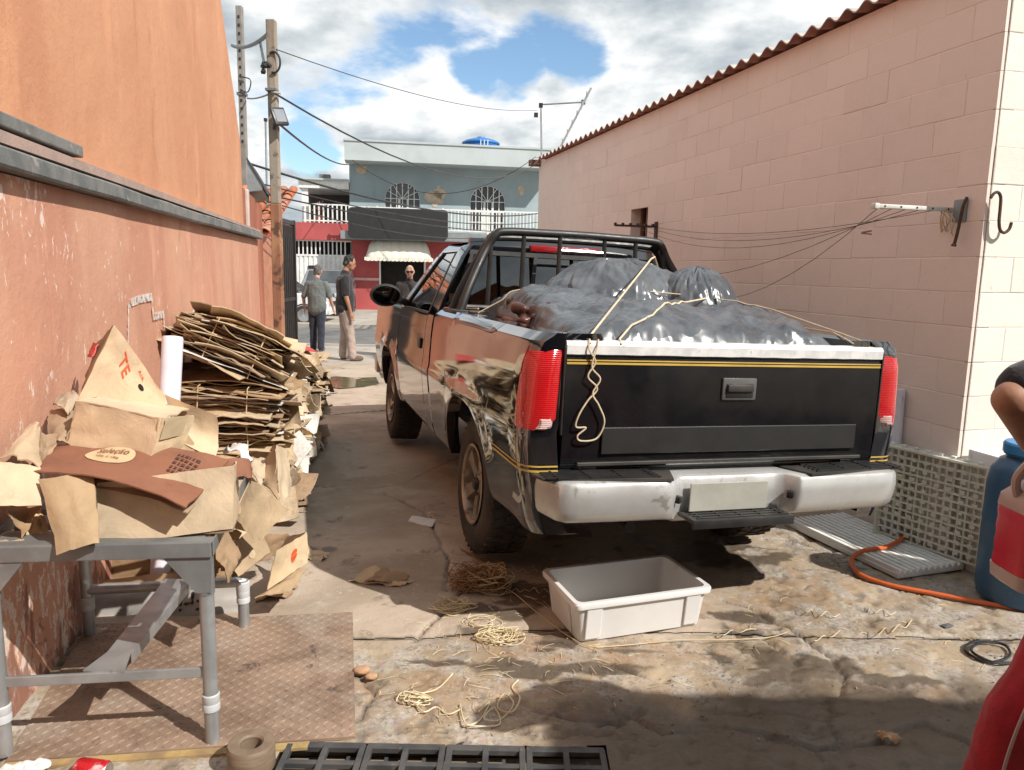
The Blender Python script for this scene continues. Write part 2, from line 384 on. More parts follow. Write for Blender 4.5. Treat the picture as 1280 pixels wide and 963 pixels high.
for a in ((975, 832, .24, .13, 1), (690, 800, .10, .08, 2), (600, 790, .12, .05, 3), (750, 765, .18, .05, 4), (430, 478, .35, .28, 5), (330, 690, .25, .1, 6), (410, 688, .06, .08, 7), (690, 640, .3, .5, 8), (880, 690, .4, .18, 19), (640, 765, .16, .09, 23), (930, 790, .16, .06, 24), (800, 815, .30, .035, 25), (660, 840, .12, .05, 26), (1010, 880, .3, .06, 27), (700, 835, .30, .05, 31), (560, 830, .16, .04, 32), (920, 770, .22, .07, 33), (1120, 850, .2, .06, 34), (670, 745, .18, .16, 35)): wet_shaded = np.maximum(wet_shaded, spot(*a) * .92)
wet_shaded = np.maximum(wet_shaded, sstep(2.85, 2.55, GY + wob * 4 - .05 * GX + (fbm(GX * 3, GY * 3, 4, 88) - .5) * .5) * sstep(-.1, .4, GX) * .95)  # near-right corner darkened out to the shadow edge: damp dirt plus painted shade
for a in ((640, 800, .22, .12, 11), (760, 830, .3, .1, 12), (920, 745, .35, .2, 13), (1010, 730, .3, .2, 14), (930, 790, .15, .1, 15), (560, 870, .4, .1, 16), (690, 890, .25, .05, 17), (1150, 870, .4, .1, 18), (840, 810, .4, .1, 20)): rust = np.maximum(rust, spot(*a) * .8)
drX0, drX1, drY0, drY1 = -.745, .345, 1.6, 2.345
inwall = GX < (-1.25 - .2 * GY)
slab_id = np.zeros(GX.shape, int)
for i in range(4): slab_id += (GY + wob * .5 > jy(i, GX)).astype(int)
nx, ny = len(Xs), len(Ys)
cid = slab_id[:-1, :-1]; cx = (Xs[:-1] + Xs[1:]) / 2; cy = (Ys[:-1] + Ys[1:]) / 2
CX, CY = np.meshgrid(cx, cy)
hole = (CX > drX0) & (CX < drX1) & (CY > drY0) & (CY < drY1 + .02 * CX)
edge = np.zeros_like(GX)
for i in range(4): edge = np.maximum(edge, sstep(.03, .004, np.abs(GY + wob * .5 - jy(i, GX)))); crack = np.maximum(crack, sstep(.014, .004, np.abs(GY + wob * .5 - jy(i, GX))) * sstep(.35, .5, fbm(GX * 4, GY, 3, 77)))
HZ -= edge * .012
HZ *= sstep(12.6, 12.0, GY) * .9 + .1
HZ[0, :] = 0
VX = np.stack([GX, GY, HZ], -1).reshape(-1, 3); colr = np.stack([rough_m, np.clip(wet_shaded, 0, 1), rust, np.clip(crack, 0, 1)], -1).reshape(-1, 4)
gr = bpy.data.objects['ground']
def np_mesh(name, v, f, mat, col=None):
    me = bpy.data.meshes.new(name); me.vertices.add(len(v)); me.vertices.foreach_set('co', v.astype(np.float32).ravel())
    me.loops.add(f.size); me.loops.foreach_set('vertex_index', f.astype(np.int32).ravel()); me.polygons.add(len(f))
    me.polygons.foreach_set('loop_start', np.arange(0, f.size, f.shape[1], dtype=np.int32)); me.polygons.foreach_set('loop_total', np.full(len(f), f.shape[1], np.int32))
    me.update(calc_edges=True); me.polygons.foreach_set('use_smooth', [True] * len(f)); me.materials.append(mat)
    if col is not None:
        ca = me.color_attributes.new('mask', 'FLOAT_COLOR', 'POINT'); ca.data.foreach_set('color', col.astype(np.float32).ravel())
    return me
for s in range(5):
    jj, ii = np.nonzero((cid == s) & ~hole)
    f = np.stack([jj * nx + ii, jj * nx + ii + 1, (jj + 1) * nx + ii + 1, (jj + 1) * nx + ii], -1)
    u, inv = np.unique(f, return_inverse=True)
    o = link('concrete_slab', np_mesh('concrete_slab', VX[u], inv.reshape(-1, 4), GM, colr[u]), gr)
    # each slab heaved a little
    o.location.z += (0, .004, -.003, .002, -.002)[s]

pd_ = [Vector((G(x, y).x, G(x, y).y, .006)) for x, y in ((398, 474), (420, 471), (445, 473), (470, 472), (474, 480), (455, 484), (425, 486), (402, 483))]
tag(MB().prism(pd_, (0, 0, -.004)).build('puddle', M('murky water', (.10, .085, .045), (.14, .13, .07), 3, .06), smooth=0), kind='structure')
# --- left wall
def wx(Y): return -1.244 - .2 * Y
LD = Vector((-.2, 1, 0)).normalized(); LN = Vector((LD.y, -LD.x, 0))      # along, outwards (to the alley)
def LW(Y, z, off=0): return Vector((wx(Y), Y, z)) + LN * off
def mat_wall(name, base, base2, peel, peelamt, streak):
    m, nt, p, N, L = nodes_of(name)
    c = mixrgb(nt, base, base2, nramp(nt, ntex(nt, .9, 7, .6, .5, stretch=(1, 1, .45)), .36, .64))
    c = mixrgb(nt, c, tuple(min(1, v * 1.22) for v in base), nmath(nt, 'MULTIPLY', nramp(nt, ntex(nt, 3.5, 6, .6, .3, stretch=(1, 1, .3), off=(3, 3, 3)), .5, .7), .5))
    c = mixrgb(nt, c, streak, nmath(nt, 'MULTIPLY', nramp(nt, ntex(nt, 5, 7, .68, .5, stretch=(1, 1, .10), off=(1, 5, 2)), .56, .72), .4))
    c = mixrgb(nt, c, tuple(v * .72 for v in base2), nmath(nt, 'MULTIPLY', nramp(nt, ntex(nt, 3.2, 9, .72, .6, stretch=(1, 1, .6), off=(8, 1, 4)), .58, .70), .45))
    if peelamt:
        pn = ntex(nt, 20, 8, .70, .5, stretch=(1, 1, .5)); big = ntex(nt, 1.1, 3, .5, .2, off=(0, .9, .2))
        geo = N('ShaderNodeNewGeometry'); sz = N('ShaderNodeSeparateXYZ'); L(geo.outputs['Position'], sz.inputs[0])
        low = nmath(nt, 'MULTIPLY', nmath(nt, 'SUBTRACT', 1.0, sz.outputs[2]), .03); near = nmath(nt, 'MULTIPLY', nmath(nt, 'SUBTRACT', 4.4, sz.outputs[1]), .030)
        q = nmath(nt, 'ADD', nmath(nt, 'ADD', pn, nmath(nt, 'MULTIPLY', nmath(nt, 'SUBTRACT', big, .5), .48)), nmath(nt, 'ADD', low, near))
        k = nramp(nt, q, .695 - peelamt * .1, .72 - peelamt * .1)
        c = mixrgb(nt, c, peel, k)
        k2 = nramp(nt, nmath(nt, 'ADD', ntex(nt, 30, 4, .6, .6, stretch=(1, 1, .45), off=(7, 2, 1)), nmath(nt, 'MULTIPLY', nmath(nt, 'SUBTRACT', big, .5), .2)), .68, .71)
        c = mixrgb(nt, c, peel, nmath(nt, 'MULTIPLY', k2, .8))
        # dark red-brown patches, more of them towards the ground
        dk = nramp(nt, nmath(nt, 'ADD', ntex(nt, 7, 8, .7, .4, stretch=(1, 1, .5), off=(2, 2, 9)), nmath(nt, 'MULTIPLY', nmath(nt, 'SUBTRACT', .42, sz.outputs[2]), .45)), .60, .66)
        c = mixrgb(nt, c, (.19, .075, .05), nmath(nt, 'MULTIPLY', dk, .75))
        bump(nt, p, k, -.5, .003)
    L(c, p.inputs['Base Color']); p.inputs['Roughness'].default_value = .85
    bump(nt, p, ntex(nt, 5, 6, .6), .5, .02); bump(nt, p, ntex(nt, 60, 5, .65), .5, .004)
    return m
m_up = mat_wall('orange plaster', (.575, .285, .16), (.52, .24, .13), (.7, .6, .5), 0, (.42, .13, .065))
m_lo = mat_wall('peeling salmon plaster', (.585, .32, .215), (.50, .235, .16), (.72, .58, .50), .82, (.40, .135, .09))
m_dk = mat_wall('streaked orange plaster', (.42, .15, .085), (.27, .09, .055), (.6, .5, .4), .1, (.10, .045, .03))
m_cop = M('grey coping', (.115, .125, .125), (.20, .195, .185), 5, .7, bmp=.004, bsc=40, spots=((.34, .32, .30), 9, .60))
m_mortar = M('pink mortar', (.42, .30, .25), (.34, .25, .22), 6, .9, bmp=.005)
wallL = thing('plastered_wall', 'long orange plastered wall with grey coping and peeling salmon lower part', 'wall', (wx(5), 5, 0))
def _ws(): pass
def wall_strip(name, prof, mat, off0, off1, bev=0):
    """prof: (Y, z) outline; between two offsets from the wall line"""
    p = [LW(y, z, off1) for y, z in prof]; return MB().prism(p, LN * (off0 - off1)).build(name, mat, wallL, smooth=0, bev=bev)
def wavy_wall(name, y0, y1, z0, z1, mat, off, amp, seed, n=90, mz=26, zt=None):
    mb = MB()
    def fn(u, v):
        Y = y0 + (y1 - y0) * u; zz = z0 + (((zt(Y) if zt else z1)) - z0) * v
        return LW(Y, zz, off + amp * (float(fbm(Y * 1.1, zz * 1.4, 4, seed)) - .5))
    mb.grid(fn, n, mz); return mb
lo = wavy_wall('lower_wall', -.5, 9.14, -.05, 1.90, m_lo, 0, .02, 3)
lo.prism([LW(-.5, -.05, -.22), LW(9.14, -.05, -.22), LW(9.14, 1.90, -.22), LW(-.5, 1.90, -.22)], LN * .20)
lo.build('lower_wall', m_lo, wallL)
ztop = lambda Y: float(np.interp(Y, [-1, 6.55, 7.36, 8.27], [5.0, 5.0, 4.0, 2.86]))
up = wavy_wall('upper_wall', 3.32, 8.27, 1.93, 5, m_up, -.03, .015, 5, zt=ztop)
up.prism([LW(3.32, 1.93, -.05), LW(8.27, 1.93, -.05), LW(8.27, 2.86, -.05), LW(7.36, 4.0, -.05), LW(6.55, 5.0, -.05), LW(3.32, 5.0, -.05)], LN * -.2)
up.build('upper_wall', m_up, wallL)
up2 = wavy_wall('wall_pier', -.5, 3.32, 2.0, 5, m_up, -.016, .012, 8, n=50)
up2.prism([LW(-.5, 1.95, -.03), LW(3.32, 1.95, -.03), LW(3.32, 5, -.03), LW(-.5, 5, -.03)], LN * -.2)
up2.build('wall_pier', m_up, wallL)
cp = MB(); sec = [(-.06, 1.905), (.056, 1.905), (.062, 1.915), (.060, 1.968), (.05, 1.977), (-.06, 2.0)]
ysx = np.linspace(-.5, 9.12, 60)
vs = []; fs = []
for i, Y in enumerate(ysx):
    w = (float(fbm(Y * 3, 0, 3, 4)) - .5) * .008
    vs += [LW(Y, z + w + .004 * math.sin(Y), o + w) for o, z in sec]
n = len(sec)
for i in range(len(ysx) - 1): fs += [(i * n + j, i * n + (j + 1) % n, (i + 1) * n + (j + 1) % n, (i + 1) * n + j) for j in range(n)]
fs += [tuple(range(n)), tuple(range((len(ysx) - 1) * n, len(ysx) * n))[::-1]]
MB().add(vs, fs).build('coping', m_cop, wallL, smooth=25)
wall_strip('coping_fillet', [(-.5, 1.99), (9.1, 1.99), (9.1, 2.012), (3.3, 2.03), (-.5, 2.04)], m_mortar, -.03, .04)
wall_strip('upper_coping', [(-.5, 2.05), (3.36, 2.045), (3.36, 2.095), (-.5, 2.1)], m_cop, -.03, .04, .006)
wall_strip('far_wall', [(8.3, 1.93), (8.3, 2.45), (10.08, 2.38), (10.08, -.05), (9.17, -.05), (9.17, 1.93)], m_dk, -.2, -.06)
wall_strip('drain_pipe', [(8.62, 1.93), (8.70, 1.93), (8.70, 2.44), (8.62, 2.44)], M('white pipe paint', (.62, .52, .47), None, 5, .5), -.06, -.02, .01)
gbl = M('grey sheet metal', (.30, .33, .34), (.22, .24, .25), 3, .5)
ro = thing('sheet_roof', 'small grey sheet metal roof end above the far orange wall', 'roof', A(318, 225, 9.4))
MB().prism([A(309, 200, 9.4), A(328, 232, 9.4), A(328, 238, 9.4), A(309, 240, 9.4)], (-.4, 1.5, 0)).build('gable_panel', gbl, ro, smooth=0)
MB().prism([A(308, 196, 9.39), A(330, 233, 9.39), A(330, 236, 9.39), A(308, 200, 9.39)], (-.4, 1.6, 0)).build('roof_edge', M('dark flashing', (.05, .055, .06)), ro, smooth=0)

def mat_chalk():
    m, nt, p, N, L = nodes_of('faded chalk'); p.inputs['Base Color'].default_value = (.72, .66, .62, 1); p.inputs['Roughness'].default_value = .9
    L(nramp(nt, ntex(nt, 22, 6, .7, .3), .36, .62), p.inputs['Alpha']); return m
mb = MB(); nw_ = LN; w0 = LW(4, 1, .012)
cp2 = [onplane(px, py, w0, nw_) for px, py in ((160, 442), (161, 380), (175, 374), (190, 371), (192, 396), (205, 393), (207, 440))]
for a, b in zip(cp2[:-1], cp2[1:]):
    d = (b - a).normalized(); s_ = d.cross(nw_).normalized() * (.010 if abs(d.z) > .7 else .022); mb.prism([a - s_, b - s_, b + s_, a + s_], nw_ * -.001)
mb.build('chalk_outline', mat_chalk(), wallL, smooth=0)

# --- house with clay tiles beyond the wall
m_tile = M('clay tile', (.46, .17, .09), (.32, .11, .06), 7, .8, objvar=.25, bmp=.005)
def tile_mesh(n=8, L=.42, r=.085):
    mb = MB(); mb.grid(lambda u, v: Vector((r * math.cos(math.pi * u) * (1 - .12 * v), L * v, r * .75 * math.sin(math.pi * u) * (1 - .1 * v))), n, 2)
    mb.grid(lambda u, v: Vector(((r - .012) * math.cos(math.pi * u) * (1 - .12 * v), L * v, (r - .012) * .75 * math.sin(math.pi * u) * (1 - .1 * v))), n, 2); return mb.mesh('roof_tile', m_tile, 60)
tm = tile_mesh()
hs = thing('tiled_house', 'low house with red clay tile roof beyond the end of the orange wall', 'house', (-5.0, 14, 0))
MB().box((-5.15, 13.6, 1.05), (1.7, 1.6, 2.1)).build('wall', M('dull orange wall', (.45, .2, .12)), hs, smooth=0)
MB().prism([(-6.0, 12.75, 2.14), (-4.1, 12.75, 2.14), (-4.1, 14.5, 3.04), (-6.0, 14.5, 3.04)], (0, 0, -.04)).build('roof', m_tile, hs, smooth=0)
sl_ = math.atan2(.9, 1.75)
for i in range(11):
    for j in range(5):
        o = link('roof_tile', tm, hs, True); o.location = (-5.95 + i * .178 + 5.0, 12.72 + j * .385 * math.cos(sl_) - 14, 2.155 + j * .385 * math.sin(sl_)); o.rotation_euler = (sl_ - .05, 0, random.uniform(-.03, .03))

# --- gate leaf
m_gate = M('dark brown gate paint', (.022, .014, .012), (.014, .010, .009), 6, .45, bmp=.002)
m_blk = M('black steel', (.016, .016, .018), (.03, .03, .03), 9, .4)
gt = thing('metal_gate', 'dark brown steel gate leaf standing open at the end of the orange wall', 'gate', (-3.2, 10.6, 0))
ga, gb = Vector((-3.215, 10.42, 0)), Vector((-3.25, 11.22, 0)); gd = (gb - ga).normalized(); gn = Vector((gd.y, -gd.x, 0))
for nme, z0, z1, u0, u1, t, m_ in (('gate_panel', .1, 2.18, .03, .77, .02, m_gate), ('frame_post', .04, 2.26, 0, .04, .05, m_blk), ('frame_post', .04, 2.26, .77, .83, .06, m_gate), ('frame_rail', .04, .1, .04, .77, .045, m_blk), ('frame_rail', 2.19, 2.25, .04, .77, .045, m_blk), ('frame_rail', 1.1, 1.15, .04, .77, .045, m_blk)):
    c = ga + gd * (u0 + u1) / 2 + Vector((0, 0, (z0 + z1) / 2))
    MB().box(c, (u1 - u0, t, z1 - z0), Matrix((gd, Vector((-gd.y, gd.x, 0)), Vector((0, 0, 1)))).transposed()).build(nme, m_, gt, smooth=0, bev=.004)
for k in range(7):
    c = ga + gd * (.09 + k * .105) + gn * .016 + Vector((0, 0, 1.14)); MB().box(c, (.010, .006, 2.04), Matrix((gd, Vector((-gd.y, gd.x, 0)), Vector((0, 0, 1)))).transposed()).build('gate_bar', m_blk, gt, smooth=0)

# --- poles
m_pole = M('weathered pole', (.20, .15, .11), (.31, .26, .21), 3, .9, stretch=(1, 1, .1), bmp=.01, bsc=25, spots=((.1, .07, .05), 5, .55))
m_pole2 = M('concrete pole', (.27, .25, .23), (.19, .175, .16), 4, .9, bmp=.005)
m_tan = M('tan painted pole foot', (.40, .22, .12), (.26, .12, .07), 4, .8, stretch=(1, 1, .3), spots=((.06, .03, .02), 4, .5))
po = thing('utility_pole', 'weathered wooden utility pole with tan foot standing beside the dark gate', 'utility pole', (-3.23, 10.32, 0))
x0 = A(345, 250, 10.32).x
MB().prism([(x0 - .058, 10.26, 2.42), (x0 + .058, 10.26, 2.42), (x0 + .058, 10.38, 2.42), (x0 - .058, 10.38, 2.42)], (0, 0, 2.32)).build('shaft', m_pole, po, smooth=0, bev=.012)
MB().box((x0, 10.32, 1.21), (.125, .128, 2.42)).build('foot', m_tan, po, smooth=0, bev=.012)
fl = thing('floodlight', 'black floodlight clamped to the wooden pole', 'floodlight', A(350, 147, 10.2))
c = A(349, 146, 10.16); rm = Euler((.15, -.35, -.75)).to_matrix()
MB().box(c, (.05, .2, .24), rm, ch=.012).build('housing', m_blk, fl)
MB().box(c + rm @ Vector((.029, 0, 0)), (.008, .15, .17), rm).build('lens', M('lamp glass', (.25, .27, .3), None, 3, .1), fl)
MB().tube([c, A(343, 155, 10.24), A(342, 162, 10.24)], .016).build('bracket', m_blk, fl)
c = A(333, 85, 10.2)
cl = MB()
for k in range(7): cl.box(c + Vector((random.uniform(-.05, .05), random.uniform(-.03, .03), random.uniform(-.06, .06))), (.05, .05, .04), (random.random(), random.random(), 0))
cl.build('cable_clamp', m_blk, po, smooth=0)
cc = A(342, 78, 10.24); MB().tube([cc + Vector((.085 * math.cos(t), 0, .13 * math.sin(t))) for t in np.linspace(-1.9, 2.2, 14)], .014).build('cable_loop', m_blk, po)
MB().tube([A(340, 115, 10.25), A(352, 117, 10.1)], .014).build('insulator', M('porcelain', (.75, .74, .7), None, 3, .2), po)
MB().box(A(340, 113, 10.26), (.14, .14, .03)).build('band', m_cop, po, smooth=0)
pb = thing('utility_pole', 'tall concrete pole with step holes rising behind the orange wall top', 'utility pole', (-5.25, 15, 0))
MB().box((-5.256, 15, 3.2), (.115, .115, 6.4)).build('shaft', m_pole2, pb, smooth=0, bev=.012)
for k in range(16): MB().box((-5.256, 14.94, 6.2 - k * .15), (.035, .012, .05)).build('step_hole', m_blk, pb, smooth=0)
MB().box((-5.256, 15, 4.82), (.16, .16, .05)).build('band', m_cop, pb, smooth=0)
an = thing('mast', 'thin grey mast behind the wooden pole', 'mast', A(332, 235, 13.2))
MB().tube([A(334, 260, 13.2), A(332, 152, 13.2)], .018).build('rod', gbl, an); MB().box(A(332, 150, 13.2), (.05, .05, .05)).build('cap', m_blk, an, smooth=0)
def wire(pts, r=.012, sag=0, label='', n=18, grp='overhead cables crossing the street'):
    a, b = Vector(pts[0]), Vector(pts[-1])
    P = [a.lerp(b, t) - Vector((0, 0, sag * 4 * t * (1 - t))) for t in np.linspace(0, 1, n)] if len(pts) == 2 else bez(pts, 8)
    o = MB().tube(P, r, 5).build('cable', m_blk); return tag(o, label, 'cable', grp)
wire([A(345, 118, 10.2), A(668, 207, 26)], .014, .7, 'upper dark cable from the wooden pole across the blue house parapet')
wire([A(350, 156, 10.2), A(445, 203, 28)], .017, .25, 'dark cable from the floodlight down to the left corner of the blue house')
wire([A(345, 62, 10.3), A(672, 138, 24)], .007, .25, 'faintest high cable crossing the clouds left of the aerial')
wire([A(309, 123, 15), A(338, 117, 10.3)], .013, .03, 'short dark cable between the two poles below the loop')
wire([A(290, 57, 15), A(338, 40, 10.3)], .03, .1, 'thick twisted cable near the top between the two poles')
wire([A(325, 50, 12), A(331, 82, 10.2)], .02, .02, 'dark drop cable hanging from the twisted cable to the pole clamp')
wire([A(299, 96, 14.9), A(313, 100, 14.9), A(310, 115, 14.9), A(300, 112, 14.9)], .012, 0, 'loose cable loop on the concrete pole')
for (a, b, sg, rr, lb) in (((312, 205, 12), (672, 267, 26), .35, .02, 'thick cable crossing just above the shop sign and windows'), ((312, 226, 12), (672, 278, 26), .3, .012, 'thin cable below the thick one passing the arched windows'),
                       ((318, 240, 12), (668, 290, 27), .2, .014, 'cable running in front of the blue balcony railing'), ((318, 247, 12), (668, 285, 28), .5, .01, 'lowest thin cable in front of the blue balcony railing'), ((440, 200, 28), (670, 196, 26), 1.2, .011, 'slack cable hanging in an arc under the blue parapet')):
    wire([A(*a), A(*b)], rr, sg, lb)

# --- right building: painted concrete blocks, one by one
RC = Vector((2.5, 4.1, 0)); RD = Vector((-.27, 1, 0)).normalized(); RN = Vector((-RD.y, RD.x, 0)); RE = -RN    # along the alley, out to the alley, along the end face
def RW(u, z, off=0): return RC + RD * u + RN * off + Vector((0, 0, z))
def mat_block(name, c1, c2, stain):
    m, nt, p, N, L = nodes_of(name)
    c = mixrgb(nt, c1, c2, nramp(nt, ntex(nt, .8, 6, .6, .3, coord='Object'), .35, .65))
    oi = N('ShaderNodeObjectInfo'); hv = N('ShaderNodeHueSaturation'); L(c, hv.inputs['Color']); L(nmath(nt, 'ADD', nmath(nt, 'MULTIPLY', oi.outputs['Random'], .07), .965), hv.inputs['Value'])
    geo = N('ShaderNodeNewGeometry'); tcv = geo.outputs['Position']
    n1 = N('ShaderNodeTexNoise'); n1.inputs['Scale'].default_value = 1.3; n1.inputs['Detail'].default_value = 7; n1.inputs['Roughness'].default_value = .62; L(tcv, n1.inputs['Vector'])
    c = mixrgb(nt, hv.outputs[0], stain, nmath(nt, 'MULTIPLY', nramp(nt, n1.outputs['Fac'], .48, .70), .45))
    n2 = N('ShaderNodeTexNoise'); n2.inputs['Scale'].default_value = 11; n2.inputs['Detail'].default_value = 8; n2.inputs['Roughness'].default_value = .7; L(tcv, n2.inputs['Vector'])
    c = mixrgb(nt, c, tuple(v * .55 for v in stain), nmath(nt, 'MULTIPLY', nramp(nt, n2.outputs['Fac'], .66, .74), .5))
    L(c, p.inputs['Base Color']); p.inputs['Roughness'].default_value = .8
    for sc_, st, ds in ((14, .5, .004), (90, .6, .0022)):
        nn = N('ShaderNodeTexNoise'); nn.inputs['Scale'].default_value = sc_; nn.inputs['Detail'].default_value = 5; L(tcv, nn.inputs['Vector']); bump(nt, p, nn.outputs['Fac'], st, ds)
    return m
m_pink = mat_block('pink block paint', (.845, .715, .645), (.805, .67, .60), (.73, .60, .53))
m_white = mat_block('cream block paint', (.82, .79, .72), (.78, .74, .66), (.66, .60, .52))
RB = thing('block_building', 'single storey pink painted concrete block building with corrugated roof', 'building', tuple(RC))
LEN, HT = 8.2, 3.26
def frame_mat(d, n): return Matrix((d, n, Vector((0, 0, 1)))).transposed()
bk = MB()
U0, U1, Z0, Z1 = 4.18, 4.62, 1.93, 2.32
fmA = frame_mat(RD, RN)
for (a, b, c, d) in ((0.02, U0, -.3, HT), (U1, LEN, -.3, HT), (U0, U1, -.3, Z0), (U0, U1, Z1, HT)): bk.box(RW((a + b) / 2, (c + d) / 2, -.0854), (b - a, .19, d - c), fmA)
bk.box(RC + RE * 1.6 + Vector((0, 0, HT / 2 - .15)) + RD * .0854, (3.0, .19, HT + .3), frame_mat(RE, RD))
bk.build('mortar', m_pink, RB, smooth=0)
wn = MB().box(RW((U0 + U1) / 2, (Z0 + Z1) / 2, -.17), (U1 - U0, .03, Z1 - Z0), fmA).build('window', M('dark opening', (.03, .022, .02)), RB, smooth=0)
for k in range(3):
    MB().box(RW((U0 + U1) / 2 + (-.12, .06, .2)[k], (Z0 + Z1) / 2, -.12), (.03, .03, (Z1 - Z0) * 1.02), fmA @ Euler((0, (.35, 0, 0)[k], 0)).to_matrix()).build('window_frame', M('rusty window frame', (.22, .12, .08)), wn, smooth=0)
def block_mesh(w, h, mat, seed):
    r = random.Random(seed); mb = MB(); c = .004
    j = lambda a: r.uniform(-a, a)
    f = [(-w / 2 + c + j(.002), .012 + j(.0008), -h / 2 + c + j(.002)), (w / 2 - c + j(.002), .012 + j(.0008), -h / 2 + c + j(.002)), (w / 2 - c + j(.002), .012 + j(.0008), h / 2 - c + j(.002)), (-w / 2 + c + j(.002), .012 + j(.0008), h / 2 - c + j(.002))]
    m_ = [(-w / 2, .0104, -h / 2), (w / 2, .0104, -h / 2), (w / 2, .0104, h / 2), (-w / 2, .0104, h / 2)]; b = [(x, -.01, z) for x, _, z in m_]
    mb.add(f + m_ + b, [(0, 1, 2, 3)] + [(4 + i, 4 + (i + 1) % 4, (i + 1) % 4, i) for i in range(4)] + [(8 + i, 8 + (i + 1) % 4, 4 + (i + 1) % 4, 4 + i) for i in range(4)])
    return mb.mesh('block', mat, 0)
BW, BH = .40, .19
meshes = {}
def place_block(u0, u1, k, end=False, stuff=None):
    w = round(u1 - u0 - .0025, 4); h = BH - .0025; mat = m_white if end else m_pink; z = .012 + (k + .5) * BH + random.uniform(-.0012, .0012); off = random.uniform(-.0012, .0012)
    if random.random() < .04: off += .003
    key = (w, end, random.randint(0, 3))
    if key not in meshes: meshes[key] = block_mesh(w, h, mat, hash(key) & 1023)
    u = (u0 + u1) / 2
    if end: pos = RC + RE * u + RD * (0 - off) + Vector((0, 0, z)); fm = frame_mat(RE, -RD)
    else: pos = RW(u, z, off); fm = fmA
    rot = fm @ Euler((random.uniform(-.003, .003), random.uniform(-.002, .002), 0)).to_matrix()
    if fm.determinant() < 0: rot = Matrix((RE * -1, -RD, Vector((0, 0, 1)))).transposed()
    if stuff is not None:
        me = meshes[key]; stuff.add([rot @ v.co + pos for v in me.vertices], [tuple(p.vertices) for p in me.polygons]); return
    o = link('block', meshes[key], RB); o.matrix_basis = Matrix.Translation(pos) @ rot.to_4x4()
stf = MB(); nb = 0
rows = int(HT / BH)
for k in range(rows):
    u = 0.0 - .006
    first = BW if k % 2 == 0 else BW / 2
    while u < LEN - .01:
        e = min(LEN, u + (first if u < .01 else BW)); a = u; u = e
        z = (k + .5) * BH
        segs = [(a, e)]
        if Z0 - .09 < z < Z1 + .05 and e > U0 and a < U1: segs = [s for s in ((a, min(e, U0)), (max(a, U1), e)) if s[1] - s[0] > .03]
        for s_ in segs:
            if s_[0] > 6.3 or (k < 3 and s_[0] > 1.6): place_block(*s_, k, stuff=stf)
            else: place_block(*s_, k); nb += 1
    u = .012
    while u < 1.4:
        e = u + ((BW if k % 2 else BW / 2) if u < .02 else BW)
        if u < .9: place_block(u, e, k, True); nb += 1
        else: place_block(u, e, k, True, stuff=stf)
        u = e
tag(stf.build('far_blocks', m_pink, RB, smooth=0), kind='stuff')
# roof
m_corr = M('terracotta fibre cement', (.42, .20, .145), (.30, .13, .10), 4, .8, bmp=.004, spots=((.5, .42, .38), 6, .62))
m_corrtop = M('weathered fibre cement', (.52, .47, .43), (.40, .35, .32), 4, .85, bmp=.004)
cr_ = MB(); nw = 46; WV = .177; nu = nw * 8; amp_ = .032
def roof_pt(i, v, t):
    u = -.12 + i * WV / 8; off = .11 - 1.9 * v; return RW(u, HT + .018 + .23 * v + .023 * math.cos(i * math.pi / 4) + t, off)
for t in (0, .009):
    cr_.cur = 1 if t else 0
    vs = [roof_pt(i, v, t) for i in range(nu + 1) for v in (0, 1)]
    cr_.add(vs, [(2 * i, 2 * i + 1, 2 * i + 3, 2 * i + 2) for i in range(nu)])
vs = [roof_pt(i, 0, t) for i in range(nu + 1) for t in (0, .009)]; cr_.add(vs, [(2 * i, 2 * i + 1, 2 * i + 3, 2 * i + 2) for i in range(nu)])
cr_.build('roof', [m_corr, m_corrtop], RB, smooth=50)
MB().box(RW(LEN / 2, HT - .05, -.4), (LEN - .1, .06, .1), fmA).build('rafter', m_tan, RB, smooth=0)
MB().box(RW(LEN - .04, HT - .02, .03), (.1, .3, .09), fmA).build('rafter_end', M('dark timber', (.13, .06, .04)), RB, smooth=0)

# aerial on that roof
m_alu = M('aluminium', (.62, .62, .62), (.5, .5, .5), 8, .35, 1)
ae = thing('tv_aerial', 'thin television aerial on the corrugated roof with a slanting boom', 'aerial', A(677, 196, 11.9))
MB().tube([A(677, 200, 11.9), A(676, 131, 11.9)], .014).build('mast', m_alu, ae); MB().tube([A(676, 131, 11.9), A(729, 128, 11.5)], .012).build('crossbar', m_alu, ae)
MB().tube([A(700, 185, 11.4), A(739, 110, 11.4)], .016).build('boom', m_alu, ae)
for k in range(6):
    q = A(703 + k * 6, 178 - k * 11.6, 11.4); MB().tube([q - Vector((.02, .28, 0)), q + Vector((.02, .28, 0))], .007, 5).build('element', m_alu, ae)
for px, py in ((676, 132), (729, 128), (670, 144)): MB().box(A(px, py, 11.7), (.06, .06, .06)).build('clamp', m_blk, ae, smooth=0)

# clothes line
m_wpl = M('white enamel', (.74, .73, .70), None, 9, .4); m_rust = M('rusted iron', (.10, .045, .028), (.055, .03, .022), 14, .8, bmp=.004, bsc=60)
b1 = RW(.22, 1.985, .012); t1 = b1 + RN * .50
br = thing('clothesline_bracket', 'white perforated clothesline arm sticking out near the wall corner', 'bracket', tuple(b1))
MB().box((b1 + t1) / 2, (.03, .50, .022), fmA, ch=.003).build('arm', m_wpl, br)
MB().box(t1, (.036, .03, .03), fmA, ch=.004).build('end_cap', m_wpl, br)
for k in range(5): MB().tube([b1.lerp(t1, .06 + .21 * k) + Vector((0, 0, .0)) - RD * .0165, b1.lerp(t1, .06 + .21 * k) - RD * .014], .006, 8).build('hole', m_blk, br)
MB().box(b1 + Vector((0, 0, -.01)) + RD * -.07, (.09, .02, .12), fmA, ch=.004).build('wall_plate', gbl, br)
